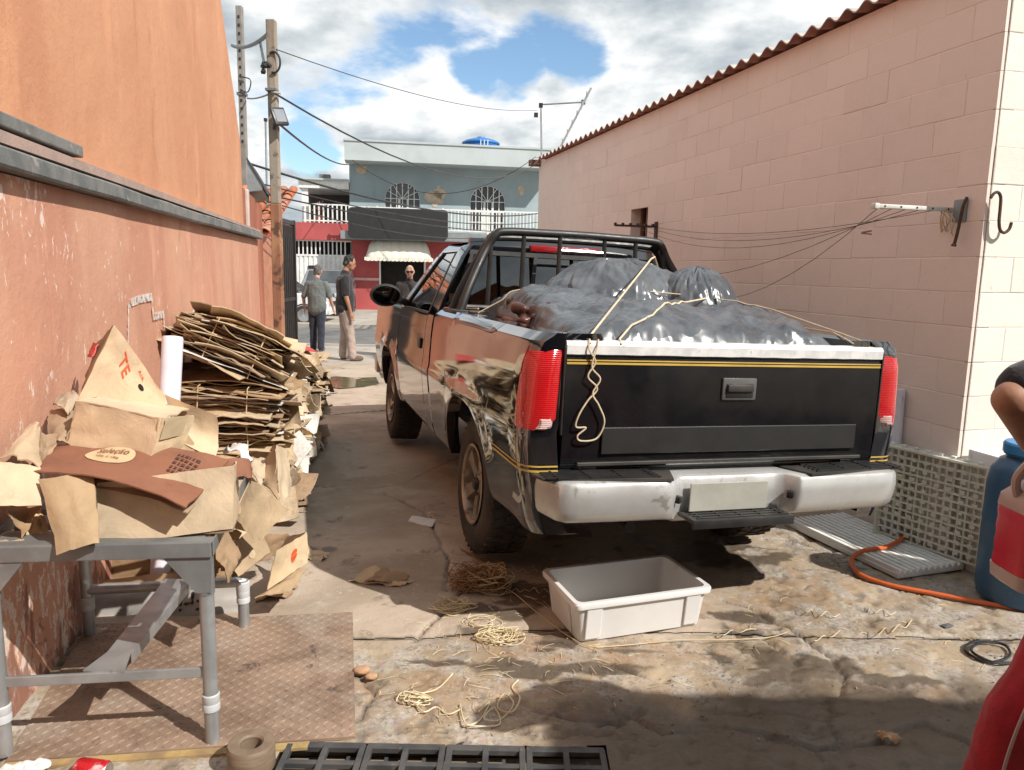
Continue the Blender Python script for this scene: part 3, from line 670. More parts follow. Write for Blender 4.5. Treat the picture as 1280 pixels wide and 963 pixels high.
b2 = RW(3.95, 2.075, .012); t2 = b2 + RN * .46
br2 = thing('clothesline_bracket', 'dark clothesline arm beside the small window opening', 'bracket', tuple(b2))
MB().box((b2 + t2) / 2, (.025, .46, .02), fmA).build('arm', m_rust, br2, smooth=0); MB().box(b2 - Vector((0, 0, .1)), (.06, .03, .3), fmA).build('wall_plate', m_rust, br2, smooth=0)
for k in range(6): MB().box(b2.lerp(t2, .1 + .18 * k) + Vector((0, 0, .012)), (.03, .02, .03), fmA).build('peg', m_blk, br2, smooth=0)
for k, (sg, zz) in enumerate(((.10, 0), (.16, 0), (.22, 0), (.30, 0), (.42, 0))):
    a = b1.lerp(t1, .14 + .2 * k); b = b2.lerp(t2, .1 + .2 * k)
    if k >= 3: b = b2.lerp(t2, .3) + RD * (1.0 if k == 3 else 0) - Vector((0, 0, .30 + .12 * (k - 3)))
    wire([a, b], .0019, sg, ('washing line fixed nearest the pink wall on both brackets', 'washing line second from the pink wall', 'middle washing line of the five on the white arm', 'washing line second from the arm tip running down to the wall below the window', 'lowest washing line sagging from the tip of the white arm')[k], grp='washing lines on the pink wall', n=14)
pg = b1.lerp(t1, .5) - Vector((0, 0, .12)) + RD * .35; pgt = thing('clothes_peg', 'single brown clothes peg clipped on a washing line near the white arm', 'peg', tuple(pg))
for s_ in (-1, 1): MB().box(pg + Vector((0, 0, .006 * s_)), (.075, .012, .008), fmA @ Euler((0, .1 * s_, 0)).to_matrix()).build('jaw', M('peg wood', (.3, .18, .1)), pgt, smooth=0)
h1 = RW(.10, 1.94, .03)
hk = tag(MB().tube(bez([h1 + Vector((0, 0, .10)), h1 + RN * .02 + Vector((0, 0, .05)), h1 + RN * .035 - Vector((0, 0, .06)), h1 + RN * .045 - Vector((0, 0, .12)), h1 + RN * .055 - Vector((0, 0, .16))]), [.009] * 30 + [.014] * 3, 8).build('iron_bar', m_rust), 'straight rusty iron bar hanging left of the hook at the wall corner', 'iron bar')
h2 = RW(-.03, 1.95, .03) - RD * .02
S = [(0, .075), (.02, .10), (.045, .105), (.065, .08), (.07, .02), (.072, -.04), (.085, -.085), (.115, -.10), (.145, -.08), (.155, -.045)]
tag(MB().tube(bez([h2 + RE * x + Vector((0, 0, z)) for x, z in S]), .008, 8).build('meat_hook', m_rust), 'rusty s-shaped hook hanging at the corner of the pink wall', 'hook')
m_straw = M('straw twine', (.60, .49, .29), (.47, .35, .19), 8, .6, sss=.0)
tw = MB()
for k in range(7): tw.tube(bez([b1 + RN * .05 + RD * random.uniform(-.03, .03), b1 + RN * random.uniform(0, .05) + RD * random.uniform(-.06, .05) + Vector((0, 0, -.06)), b1 + RN * random.uniform(0, .03) + RD * random.uniform(-.05, .05) + Vector((0, 0, random.uniform(-.11, -.15)))], 5), .003, 4)
tag(tw.build('twine_hank', m_straw), 'hank of yellow twine tied round the clothesline wall plate', 'twine')
# =================================================================== PICKUP TRUCK (local: x right, y forward, z up, origin under the rear axle)
def mat_paint():
    m, nt, p, N, L = nodes_of('black lacquer')
    c = mixrgb(nt, (.0035, .004, .007), (.008, .008, .011), ntex(nt, 3))
    d = nmath(nt, 'MULTIPLY', nramp(nt, ntex(nt, 5, 8, .7, .3), .60, .75), .12)
    c = mixrgb(nt, c, (.20, .16, .12), nmath(nt, 'MULTIPLY', d, .35)); L(c, p.inputs['Base Color'])
    p.inputs['IOR'].default_value = 2.15; L(nmath(nt, 'ADD', .06, d), p.inputs['Roughness'])
    p.inputs['Coat Weight'].default_value = .8; p.inputs['Coat IOR'].default_value = 1.6; p.inputs['Coat Roughness'].default_value = .05
    bump(nt, p, ntex(nt, 2.2, 2, .5), .12, .010)
    return m
m_car = mat_paint()
m_tgp = M('faded black tailgate paint', (.006, .006, .008), (.012, .011, .012), 5, .16, ior=1.42, spots=((.05, .045, .04), 4, .66, .35))
m_trim = M('black plastic trim', (.014, .014, .015), (.024, .023, .022), 8, .45, bmp=.001, bsc=120)
m_dusty = M('dusty black plastic', (.03, .028, .026), (.06, .053, .045), 4, .55)
m_rub = M('tyre rubber', (.022, .02, .018), (.06, .045, .034), 5, .8, bmp=.002, bsc=50)
m_rim = M('cast alloy', (.42, .36, .30), (.30, .24, .19), 6, .35, .75, spots=((.12, .08, .05), 6, .55))
m_bump = M('silver bumper paint', (.60, .605, .60), (.53, .53, .52), 3, .33, .45, coat=.3, bmp=.002, bsc=9, spots=((.27, .25, .22), 8, .60, .7))
m_gold = M('gold stripe', (.60, .40, .09), None, 5, .4)
m_capw = M('white tailgate cap', (.78, .78, .77), (.62, .62, .62), 14, .35, spots=((.35, .36, .38), 16, .6))
m_mask = M('charcoal sign face', (.019, .0185, .019), None, 3, .5)
m_plate = M('grey plate', (.40, .395, .35), None, 5, .5)
def mat_glass(name, tint, a):
    m, nt, p, N, L = nodes_of(name); nt.nodes.remove(p)
    g = N('ShaderNodeBsdfGlossy'); g.inputs['Roughness'].default_value = .02; g.inputs['Color'].default_value = (1, 1, 1, 1)
    t = N('ShaderNodeBsdfTransparent'); t.inputs[0].default_value = (*tint, 1)
    fr = N('ShaderNodeFresnel'); fr.inputs[0].default_value = 1.6
    mx = N('ShaderNodeMixShader'); L(nmath(nt, 'ADD', nmath(nt, 'MULTIPLY', fr.outputs[0], 1.3), a, True), mx.inputs[0]); L(t.outputs[0], mx.inputs[1]); L(g.outputs[0], mx.inputs[2])
    L(mx.outputs[0], nt.nodes['Material Output'].inputs[0]); return m
m_glass = mat_glass('tinted green glass', (.085, .15, .125), .06)
def mat_lens(name, c, e=0):
    m, nt, p, N, L = nodes_of(name)
    w = N('ShaderNodeTexWave'); w.inputs['Scale'].default_value = 38; w.bands_direction = 'Z'; tc = N('ShaderNodeTexCoord'); L(tc.outputs['Object'], w.inputs['Vector'])
    L(mixrgb(nt, tuple(v * .75 for v in c), c, w.outputs['Fac']), p.inputs['Base Color']); p.inputs['Roughness'].default_value = .12
    p.inputs['Coat Weight'].default_value = 1; p.inputs['Coat Roughness'].default_value = .02
    p.inputs['Subsurface Weight'].default_value = .35; p.inputs['Subsurface Radius'].default_value = (.02, .004, .004); p.inputs['Subsurface Scale'].default_value = .6
    bump(nt, p, w.outputs['Fac'], .4, .003); return m
m_red = mat_lens('red lens', (.62, .012, .016)); m_reddk = mat_lens('dark red lens', (.38, .008, .012)); m_clear = mat_lens('clear lens', (.72, .50, .48))
TR = thing('pickup_truck', 'black pickup truck with grey tarpaulin load, roll bar and silver rear bumper', 'pickup truck', (.639, 4.279, .038), (-.0062, .030, .2999))
def tp(x, y, z): return TM @ Vector((x, y, z))
TM = Matrix.Translation((.639, 4.279, .038)) @ Euler((-.0062, .030, .2999)).to_matrix().to_4x4()
PZ = [.40, .46, .52, .62, .80, .865, .885, .90, 1.10, 1.22, 1.255, 1.275, 1.283]; PX = [.885, .915, .928, .945, .966, .972, .970, .962, .952, .940, .928, .905, .885]
def prof(z): return float(np.interp(z, PZ, PX))
WB = 2.985
def arch_bottom(y, base=.43):
    b = base
    for yc, ra in ((0, .475), (WB, .475)):
        d = abs(y - yc) / ra
        if d < 1: b = max(b, .37 + ra * (1 - d ** 2.5) ** (1 / 2.5))
    return b
def flare(y, z):
    o = 0
    for yc in (0, WB):
        q = ((abs(y - yc) / .475) ** 2.5 + (max(0, z - .37) / .475) ** 2.5) ** (1 / 2.5) * .475
        t_ = min(1, max(0, q - .475) / .14); o = max(o, .014 * (1 - t_ * t_ * (3 - 2 * t_)))
    return o
def side_panel(name, ys, ztop, sgn, tail=(), base=.43, dxs=None, nz=26, lip=.06, mat=None):
    """a pressed side panel: columns along the truck, arch cut out, optional rail cross-section at the top"""
    mb = MB(); cols = []
    for i, y in enumerate(ys):
        dx = dxs[i] if dxs else 0; zb = arch_bottom(y, base); zt = ztop(y) if callable(ztop) else ztop
        zs = [zb + (zt - zb) * (k / (nz - 1)) for k in range(nz)]
        col = [(prof(zb) - lip + dx, y, zb - .004)]
        col += [(prof(z) + flare(y, z) + dx, y, z) for z in zs] + [(x + dx, y, z) for x, z in tail]
        cols.append(col)
    n = len(cols[0]); vs = [(sgn * x, y, z) for c in cols for x, y, z in c]
    mb.add(vs, [(i * n + j, (i + 1) * n + j, (i + 1) * n + j + 1, i * n + j + 1) for i in range(len(ys) - 1) for j in range(n - 1)])
    return mb.build(name, mat or m_car, TR, True, smooth=28)
def dense(a, b, centers=(0, WB)):
    ys = set(np.round(np.linspace(a, b, 18), 4))
    for c in centers:
        for t in np.linspace(-1, 1, 41):
            y = c + .475 * math.sin(t * math.pi / 2)
            if a < y < b: ys.add(round(y, 4))
    return sorted(ys)
BEDF, BEDR = 1.00, -1.02
for sg in (-1, 1):
    ys = dense(BEDR + .08, BEDF); dxs = [0] * len(ys)
    corner = [(-.965, -.003), (-.99, -.010), (-1.012, -.022), (-1.028, -.042), (-1.036, -.07), (-1.038, -.155)]
    ys = [c[0] for c in corner][::-1] + ys; dxs = [c[1] for c in corner][::-1] + dxs
    bs = side_panel('bed_side', ys, 1.283, sg, ((.80, 1.285), (.79, 1.27), (.785, .70)), dxs=None if False else dxs)
    # gold pinstripe on the rear quarter
    st = MB()
    for z0, h in ((.700, .010), (.722, .007)):
        yy = [y for y in np.linspace(-.95, -.50, 14)]; pts = [(y, 0) for y in yy]; pts = [(c[0], c[1]) for c in corner[::-1]] + pts[1:]
        v = []
        for y, dx in pts:
            for z in (z0, z0 + h): v.append((sg * (prof(z) + dx + .0025), y - (.0025 if dx < -.05 else 0), z + .03 * sstep(-.95, -.5, y) * 0))
        st.add(v, [(2 * i, 2 * i + 1, 2 * i + 3, 2 * i + 2) for i in range(len(pts) - 1)])
    st.build('gold_stripe', m_gold, bs, True, smooth=60)
    # tail lamp: three stacked lenses that wrap the corner
    for nm, z0, z1, mt in (('tail_light', .868, 1.225, m_red), ('reverse_light', .880, .935, m_clear)):
        mb = MB(); path = [(-.915, 0), (-.935, 0), (-.965, -.003), (-.99, -.010), (-1.012, -.022), (-1.028, -.042), (-1.036, -.07), (-1.038, -.10), (-1.038, -.146)]
        if nm == 'reverse_light': path = [(-1.033, -.055), (-1.036, -.07), (-1.038, -.10), (-1.038, -.128)]
        v = []; o = .012 if nm != 'reverse_light' else .016
        zz = np.linspace(z0, z1, 7)
        for k, (y, dx) in enumerate(path):
            ey = (1 if dx < -.05 else .5 if dx < -.015 else 0)
            for q, z in enumerate(zz):
                oo = o if (0 < q < len(zz) - 1 and 0 < k < len(path) - 1) else -.004
                sh = -.06 * sstep(.87, 1.22, z) if k == 0 else (-.035 * sstep(.87, 1.22, z) if k == 1 else 0)      # forward edge leans with the lamp
                v.append((sg * (prof(z) + dx + oo * (1 - ey)), max(y - oo * ey + sh, -1.06), z))
        n = len(zz); mb.add(v, [(i * n + j, (i + 1) * n + j, (i + 1) * n + j + 1, i * n + j + 1) for i in range(len(path) - 1) for j in range(n - 1)])
        mb.build(nm, mt, TR, True, smooth=40)
    mb = MB(); mb.box((sg * .802, -1.044, 1.045), (.008, .02, .37)); mb.build('tail_light_bezel', m_trim, TR, True, bev=.002)
# bed floor, front wall, inner parts
bb = MB(); bb.box((0, 0, .70), (1.6, 2.02, .05)); bb.box((0, .985, .97), (1.72, .05, .55)); bb.box((0, 1.0, 1.262), (1.72, .07, .035)); bb.build('bed', m_dusty, TR, True, smooth=0, bev=.006)
# tailgate
tg = MB()
TZ = [.70, .715, .74, .80, .95, 1.10, 1.17, 1.195, 1.205]; TY = [-1.015, -1.035, -1.042, -1.046, -1.050, -1.049, -1.046, -1.043, -1.035]
zz = np.concatenate([np.linspace(.70, .74, 5), np.linspace(.76, 1.16, 12), np.linspace(1.17, 1.205, 5)])
tg.grid(lambda u, v: Vector(((-1 + 2 * u) * .795, float(np.interp(zz[int(round(v * (len(zz) - 1)))], TZ, TY)) - .006 * (1 - (2 * u - 1) ** 2), zz[int(round(v * (len(zz) - 1)))])), 24, len(zz))
tg.box((0, -1.0, .955), (1.585, .06, .50)); tgo = tg.build('tailgate', m_tgp, TR, True, smooth=35)
cpz = MB(); sec = [(-1.044, 1.196), (-1.053, 1.20), (-1.055, 1.238), (-1.047, 1.252), (-1.03, 1.257), (-.97, 1.255), (-.965, 1.2)]
vs = []
for k, u in enumerate(np.linspace(-1, 1, 30)):
    w = (random.random() - .5) * .002
    vs += [(u * .797, y - .006 * (1 - u * u) + w, z + w) for y, z in sec]
n = len(sec); cpz.add(vs, [(i * n + j, i * n + j + 1, (i + 1) * n + j + 1, (i + 1) * n + j) for i in range(29) for j in range(n - 1)] + [tuple(range(n)), tuple(range(29 * n, 30 * n))])
cpz.build('tailgate_cap', m_capw, TR, True, smooth=30)
for z0, h in ((1.158, .009), (1.172, .006)):
    mb = MB(); mb.grid(lambda u, v: Vector(((-1 + 2 * u) * .793, -1.0505 - .006 * (1 - (2 * u - 1) ** 2), z0 + h * v)), 24, 2); mb.build('gold_stripe', m_gold, tgo, True, smooth=0)
mb = MB(); mb.box((.025, -1.0595, 1.058), (.172, .014, .098), ch=.005); hb = mb.build('handle_bezel', M('grey bezel', (.11, .11, .11), None, 6, .4), TR, True)
MB().box((.025, -1.066, 1.052), (.138, .008, .062), ch=.003).build('handle_recess', m_trim, hb, True)
MB().box((.025, -1.073, 1.064), (.132, .016, .032), ch=.005).build('handle', m_dusty, hb, True)
MB().box((.03, -1.0585, .835), (1.30, .006, .115)).build('tailgate_panel', m_mask, TR, True, smooth=0, bev=.008)
mb = MB(); mb.box((.0, -1.052, .735), (1.45, .014, .016)); mb.build('tailgate_trim', m_dusty, TR, True, smooth=0, bev=.003)
MB().box((0, -.99, .66), (1.56, .05, .09)).build('rear_sill', m_trim, TR, True, smooth=0)
# step bumper: sections swept from one end to the other
def bsec(x):
    a = abs(x); wrap = .20 * sstep(.84, .965, a) + .03 * (a / .96) ** 2
    rec = sstep(.33, .25, abs(x + .03))
    yf = -1.205 + wrap + .075 * rec; zt = .690; zb = .512 + .03 * sstep(.8, .96, a) - .005 * rec
    if rec > 0: zb = zb - .03 * rec
    return [(yf + .16 if a < .9 else yf + .10, zt), (yf + .03, zt + .002), (yf + .008, zt - .006), (yf, zt - .022), (yf - .004, (zt + zb) / 2 + .02), (yf + .006, zb + .05), (yf + .018, zb + .015), (yf + .04, zb), (yf + .12, zb + .005)]
xs = sorted(set(list(np.linspace(-.965, .965, 41)) + [s_ * a for s_ in (-1, 1) for a in (.25, .265, .28, .295, .31, .86, .9, .93, .95)]))
mb = MB(); vs = []
for x in xs: vs += [(x * .975 + .004, y, z) for y, z in bsec(x)]
n = 9; mb.add(vs, [(i * n + j, i * n + j + 1, (i + 1) * n + j + 1, (i + 1) * n + j) for i in range(len(xs) - 1) for j in range(n - 1)] + [tuple(range(n)), tuple(range((len(xs) - 1) * n, len(xs) * n))[::-1]])
bo = mb.build('rear_bumper', m_bump, TR, True, smooth=38)
for sg in (-1, 1):                                      # ribbed black step pads
    mb = MB(); x0, x1 = .345, .90
    mb.prism([(sg * x0, -1.20, .690), (sg * x1, -1.135, .690), (sg * (x1 + .02), -1.04, .690), (sg * (x0 - .06), -1.05, .690)], (0, 0, .010)); pd = mb.build('step_pad', m_dusty, bo, True, smooth=0)
    rb = MB()
    for k in range(5):
        y = -1.175 + k * .028; rb.box((sg * .64, y + .02, .704), (.50, .010, .007), (0, 0, sg * .06))
    for k in range(4): rb.box((sg * (.42 + .14 * k), -1.10, .7045), (.007, .12, .008))
    rb.build('pad_rib', m_trim, pd, True, smooth=0)
mb = MB(); mb.box((-.02, -1.185, .523), (.50, .13, .020), ch=.006); sp_ = mb.build('center_step', m_dusty, bo, True)
rb = MB()
for k in range(4): rb.box((-.02, -1.238 + k * .030, .535), (.45, .011, .006))
for k in range(5): rb.box((-.22 + .1 * k, -1.188, .5355), (.008, .11, .006))
rb.build('step_rib', m_trim, sp_, True, smooth=0)
MB().box((-.02, -1.248, .512), (.50, .012, .040), ch=.004).build('step_lip', m_trim, sp_, True)
MB().box((-.045, -1.157, .602), (.385, .008, .125)).build('licence_plate', m_plate, bo, True, smooth=0, bev=.003)
for sg in (-1, 1):
    MB().box((sg * .285 - .03, -1.178, .605), (.045, .03, .032), (0, 0, sg * .9), ch=.006).build('plate_lamp', m_trim, bo, True)
# exhaust, axle, spare, chassis rails
MB().tube([(-.42, -.2, .40), (-.42, -.8, .42), (-.42, -.98, .42)], .028, 12).build('exhaust_pipe', m_trim, TR, True)
ch = MB()
for sg in (-1, 1): ch.box((sg * .42, 1.1, .50), (.08, 3.6, .14))
ch.build('chassis_rail', m_trim, TR, True, smooth=0)
MB().tube([(-.78, 0, .37), (.78, 0, .37)], .05, 10).lathe([(.02, -.12), (.12, -.09), (.16, 0), (.12, .09), (.02, .12)], 14, Matrix.Translation((0, 0, .37)) @ Euler((R(90), 0, 0)).to_matrix().to_4x4()).build('rear_axle', m_rust, TR, True)
MB().lathe([(.22, -.09), (.33, -.09), (.36, -.04), (.36, .04), (.33, .09), (.22, .09)], 24, Matrix.Translation((.05, -.62, .52))).build('spare_wheel', m_rub, TR, True)
MB().box((0, .85, .58), (1.5, 3.2, .05)).build('underbody', m_trim, TR, True, smooth=0)
# wheels
def wheel_meshes():
    RT = .372; hw = .125
    prof_t = [(.215, -.105), (.235, -.122), (.30, -.130), (.345, -.122), (.365, -.105), (.372, -.08), (.372, .08), (.365, .105), (.345, .122), (.30, .130), (.235, .122), (.215, .105)]
    mb = MB(); mx = Euler((0, R(90), 0)).to_matrix().to_4x4(); mb.lathe(prof_t, 48, mx)
    tyre = mb.mesh('tyre', m_rub, 40)
    tr = MB()
    for k in range(40):
        a = 2 * math.pi * k / 40
        for s_ in (-1, 1):
            q = Euler((a, 0, 0)).to_matrix(); tr.box(q @ Vector((s_ * .075, 0, .372)), (.07, .034, .016), q @ Euler((0, 0, .35 * s_)).to_matrix())
        q = Euler((a + .07, 0, 0)).to_matrix(); tr.box(q @ Vector((0, 0, .373)), (.05, .034, .014), q @ Euler((0, 0, .3)).to_matrix())
    tread = tr.mesh('tread', m_rub, 0)
    mb = MB(); mb.lathe([(.216, .118), (.222, .128), (.212, .132), (.200, .122), (.192, .09), (.185, .0), (.19, -.10), (.215, -.11)], 40, mx)
    mb.lathe([(.0, .098), (.030, .098), (.042, .090), (.075, .085), (.085, .06), (.085, .02)], 24, mx)
    for k in range(5):
        a = 2 * math.pi * k / 5 + .3; q = Euler((a, 0, 0)).to_matrix()
        v = []
        for rr, w, x in ((.06, .034, .092), (.11, .030, .102), (.16, .036, .106), (.198, .052, .112)):
            for s_ in (-1, 1): v += [q @ Vector((x, s_ * w, rr)), q @ Vector((x - .045, s_ * w * 1.1, rr))]
        f = []
        for i in range(3):
            b = i * 4; f += [(b, b + 2, b + 6, b + 4), (b, b + 4, b + 5, b + 1), (b + 2, b + 3, b + 7, b + 6), (b + 1, b + 5, b + 7, b + 3)]
        mb.add(v, f)
    for k in range(6):
        a = 2 * math.pi * k / 6; mb.lathe([(.0, .012), (.009, .011), (.010, 0)], 8, Matrix.Translation((.086, .058 * math.cos(a), .058 * math.sin(a))) @ mx)
    rim = mb.mesh('rim', m_rim, 35)
    dm = MB().lathe([(.0, .03), (.15, .03), (.15, -.03)], 20, mx).mesh('brake_drum', m_rust, 35)
    hub = MB().lathe([(.0, .118), (.028, .116), (.036, .10), (.036, .09)], 16, mx).mesh('hub_cap', m_trim, 35)
    return tyre, tread, rim, dm, hub
WM = wheel_meshes()
for y, xo in ((0, .775), (WB, .80)):
    for sg in (-1, 1):
        w = link('wheel', WM[0], TR, True); w.location = (sg * xo, y, .365 if sg < 0 else .375); w.rotation_euler = (random.random() * 6, 0 if sg > 0 else math.pi, 0)
        if sg < 0: w.rotation_euler = (.5, -.03, math.pi)
        for nm, me in zip(('tread', 'rim', 'brake_drum', 'hub_cap'), WM[1:]): link(nm, me, w, True)
    wl = MB()
    for sg in (-1, 1): wl.lathe([(.50, -.35), (.50, .0)], 24, Matrix.Translation((sg * .78, y, .40)) @ Euler((0, R(90), 0)).to_matrix().to_4x4() if False else Matrix.Translation((sg * .90 if sg < 0 else .90, y, .40)) @ Euler((0, R(90 * sg), 0)).to_matrix().to_4x4()) if False else wl.box((sg * .62, y, .88), (.45, .92, .02)).box((sg * .50, y, .66), (.02, .92, .44))
    wl.build('wheel_well', m_trim, TR, True, smooth=0)
# cab -----------------------------------------------------------------
CABR, DF = 1.05, 2.42            # cab rear, door front edge
def gx(z): return float(np.interp(z, [1.20, 1.24, 1.40, 1.60, 1.70, 1.75], [.925, .915, .85, .765, .715, .66]))
for sg in (-1, 1):
    side_panel('cab_side', [CABR, CABR + .04, CABR + .10, CABR + .20], 1.235, sg, (), nz=16)
    d = side_panel('door', dense(CABR + .212, DF, ()), lambda y: 1.235, sg, ((.90, 1.24),), nz=20)
    MB().box((sg * (prof(.98) + .004), CABR + .36, 1.02), (.014, .10, .075), ch=.006).build('door_handle', m_trim, d, True)
    side_panel('fender', dense(DF + .012, 3.93), lambda y: 1.215 - .05 * sstep(3.0, 3.95, y), sg, ((.90, 1.235), (.86, 1.24)), nz=20)
    # upper cab: pillars and roof rail around the side window
    def q4(nm, pts, mat, th=.03, par=TR, out=0, sub=6):
        mb = MB(); p = pts
        def f(u, v, t):
            y = (p[0][0] * (1 - u) + p[1][0] * u) * (1 - v) + (p[3][0] * (1 - u) + p[2][0] * u) * v; z = (p[0][1] * (1 - u) + p[1][1] * u) * (1 - v) + (p[3][1] * (1 - u) + p[2][1] * u) * v
            return Vector((sg * (gx(z) + out - t), y, z))
        for t in (0, th): mb.grid(lambda u, v: f(u, v, t), 3, sub)
        for (ua, ub, va, vb) in ((0, 0, 0, 1), (1, 1, 0, 1), (0, 1, 0, 0), (0, 1, 1, 1)):
            mb.grid(lambda u, v: f(ua + (ub - ua) * u, va + (vb - va) * u, th * v), sub, 2)
        return mb.build(nm, mat, par, True, smooth=30)
    RZ = 1.735
    q4('rear_pillar', [(CABR, 1.23), (CABR + .26, 1.23), (CABR + .27, RZ - .06), (CABR + .08, RZ)], m_car)
    q4('roof_rail', [(CABR + .26, RZ - .06), (1.88, RZ - .06), (1.80, RZ + .005), (CABR + .08, RZ + .005)], m_car)
    q4('front_pillar', [(2.44, 1.23), (2.60, 1.23), (1.84, RZ), (1.80, RZ - .055)], m_car)
    q4('window_frame', [(CABR + .262, 1.232), (CABR + .30, 1.232), (CABR + .31, RZ - .065), (CABR + .272, RZ - .06)], m_trim, out=.003)
    q4('window_frame', [(2.395, 1.232), (2.44, 1.232), (1.80, RZ - .055), (1.775, RZ - .065)], m_trim, out=.003)
    q4('belt_seal', [(CABR + .27, 1.222), (2.44, 1.222), (2.43, 1.246), (CABR + .27, 1.246)], m_trim, out=.006, sub=2)
    q4('side_window', [(CABR + .29, 1.235), (2.42, 1.235), (1.80, RZ - .06), (CABR + .30, RZ - .06)], m_glass, .004, out=-.012)
    # mirror
    mz = MB(); mz.v = []
    v, f = remesh([('e', (0, 0, 0), (.135, .055, .095)), ('c', (sg * -.09, .02, -.02), (sg * -.19, .05, -.06), .04, .03)], .012, 4)
    for q in v: pass
    mo = MB().add([(sg * 1.085 + x, 2.33 + max(y, -.035), 1.325 + z) for x, y, z in v], f).build('mirror', m_trim, TR, True, smooth=50)
    MB().lathe([(.0, 0), (1, 0), (1, .05)], 28, Matrix.Translation((sg * 1.085, 2.292, 1.325)) @ Matrix.Diagonal((.112, .08, .076, 1)) @ Euler((R(90), 0, 0)).to_matrix().to_4x4()).build('mirror_glass', mat_glass('mirror glass %d' % sg, (.02, .02, .02), .25), mo, True)
# roof skin
rf = MB(); rf.grid(lambda u, v: Vector(((-1 + 2 * u) * (.70 - .02 * abs(2 * v - 1)), CABR + .07 + (1.84 - CABR - .07) * v + .02 * (1 - (2 * u - 1) ** 2) * (1 if v > .5 else -.6) * abs(2 * v - 1), 1.737 + .045 * (1 - abs(2 * u - 1) ** 3.2) - .012 * (2 * v - 1) ** 2 * (1 - abs(2 * u - 1) ** 3))), 22, 14)
rf.grid(lambda u, v: Vector(((-1 + 2 * u) * .69, CABR + .08 + (1.83 - CABR - .08) * v, 1.715)), 6, 3); rf.build('roof', m_car, TR, True, smooth=50)
# rear wall of the cab, back window with three panes
rw = MB(); rw.box((0, CABR + .025, 1.05), (1.80, .05, .42)); rw.build('cab_back', m_car, TR, True, smooth=0, bev=.008)
def yr(z): return CABR + .005 + .075 * (z - 1.24) / .5
def rear_quad(nm, x0, x1, z0, z1, mat, th, off=0, par=TR, taper=0):
    mb = MB(); t = lambda z: 1 - taper * (z - 1.24) / .5
    P = [(x0 * t(z0), z0), (x1 * t(z0), z0), (x1 * t(z1), z1), (x0 * t(z1), z1)]
    mb.prism([(x, yr(z) - off, z) for x, z in P], (0, th, 0)); return mb.build(nm, mat, par, True, smooth=0)
rear_quad('rear_header', -.70, .70, 1.675, 1.765, m_car, .05, 0, TR, .02)
MB().box((0, yr(1.715) - .012, 1.718), (.52, .03, .045), ch=.008).build('brake_light', m_reddk, TR, True)
rwf = rear_quad('rear_window_frame', -.84, .84, 1.235, 1.275, m_trim, .02, .012, TR, .21)
rear_quad('frame_bar', -.84, .84, 1.655, 1.685, m_trim, .02, .0115, rwf, .21)
for x in (-.83, -.28, .25, .80): rear_quad('frame_bar', x, x + .03, 1.27, 1.66, m_trim, .02, .0125, rwf, .21)
for a, b in ((-.80, -.28), (-.25, .25), (.28, .80)): rear_quad('rear_window', a, b, 1.272, 1.658, m_glass, .004, -.002, TR, .21)
# hood, windscreen, nose
hd = MB(); hd.grid(lambda u, v: Vector(((-1 + 2 * u) * (.87 - .02 * v), 2.55 + 1.36 * v, 1.225 + .045 * (1 - (2 * u - 1) ** 2) - .075 * v ** 2)), 14, 14); hd.build('hood', m_car, TR, True, smooth=50)
ws = MB(); ws.grid(lambda u, v: Vector(((-1 + 2 * u) * (.83 * (1 - v) + .66 * v), 2.58 - .76 * v + .05 * (1 - (2 * u - 1) ** 2), 1.235 + .50 * v)), 12, 8); ws.build('windscreen', m_glass, TR, True, smooth=60)
MB().box((0, 3.93, .88), (1.82, .06, .42)).build('grille', m_trim, TR, True, smooth=0, bev=.01)
for sg in (-1, 1): MB().box((sg * .68, 3.97, .93), (.36, .03, .16), ch=.01).build('headlight', M('headlamp glass', (.6, .6, .6), None, 4, .1), TR, True)
MB().box((0, 4.0, .58), (1.9, .16, .20), ch=.02).build('front_bumper', m_bump, TR, True)
# inside the cab
m_seat = M('dark seat cloth', (.035, .035, .038), (.05, .05, .05), 9, .9)
MB().box((0, 1.30, .95), (1.35, .5, .25), ch=.04).box((0, 1.18, 1.18), (1.36, .13, .5), (-.1, 0, 0), ch=.04).build('bench_seat', m_seat, TR, True)
for x in (-.38, .42): MB().box((x, 1.165, 1.50), (.28, .09, .16), ch=.035).build('headrest', m_seat, TR, True)
MB().box((0, 2.35, 1.13), (1.55, .3, .2), ch=.04).build('dashboard', m_trim, TR, True)
MB().tube([(-.38 + .19 * math.cos(t), 2.06 + .07 * math.sin(t), 1.27 + .17 * math.sin(t)) for t in np.linspace(0, 2 * math.pi, 24, False)], .016, 8, True).build('steering_wheel', m_trim, TR, True)
# roll bar
def rbpath(xt, xb, y0, y1, zt, zb=1.27):
    return bez([(-xb, y0, zb), (-xb * .93, y0 + (y1 - y0) * .25, zb + (zt - zb) * .30), (-xt * 1.12, y1, zt - .13), (-xt * 1.01, y1, zt - .025), (-xt * .88, y1, zt), (-xt * .4, y1, zt + .006), (0, y1, zt + .008), (xt * .4, y1, zt + .006), (xt * .88, y1, zt), (xt * 1.01, y1, zt - .025), (xt * 1.12, y1, zt - .13), (xb * .93, y0 + (y1 - y0) * .25, zb + (zt - zb) * .30), (xb, y0, zb)], 6)
rl = MB().tube(rbpath(.585, .84, .70, .83, 1.80), .027, 12).build('roll_bar', m_trim, TR, True)
MB().tube(rbpath(.60, .86, .86, .93, 1.765), .022, 10).build('roll_bar', m_trim, TR, True)
for sg in (-1, 1):
    MB().box((sg * .85, .78, 1.285), (.1, .3, .02), ch=.004).build('bar_foot', m_trim, rl, True)
    MB().tube([(sg * .58, .83, 1.79), (sg * .60, .93, 1.755)], .03, 10).build('bar_clamp', m_trim, rl, True)
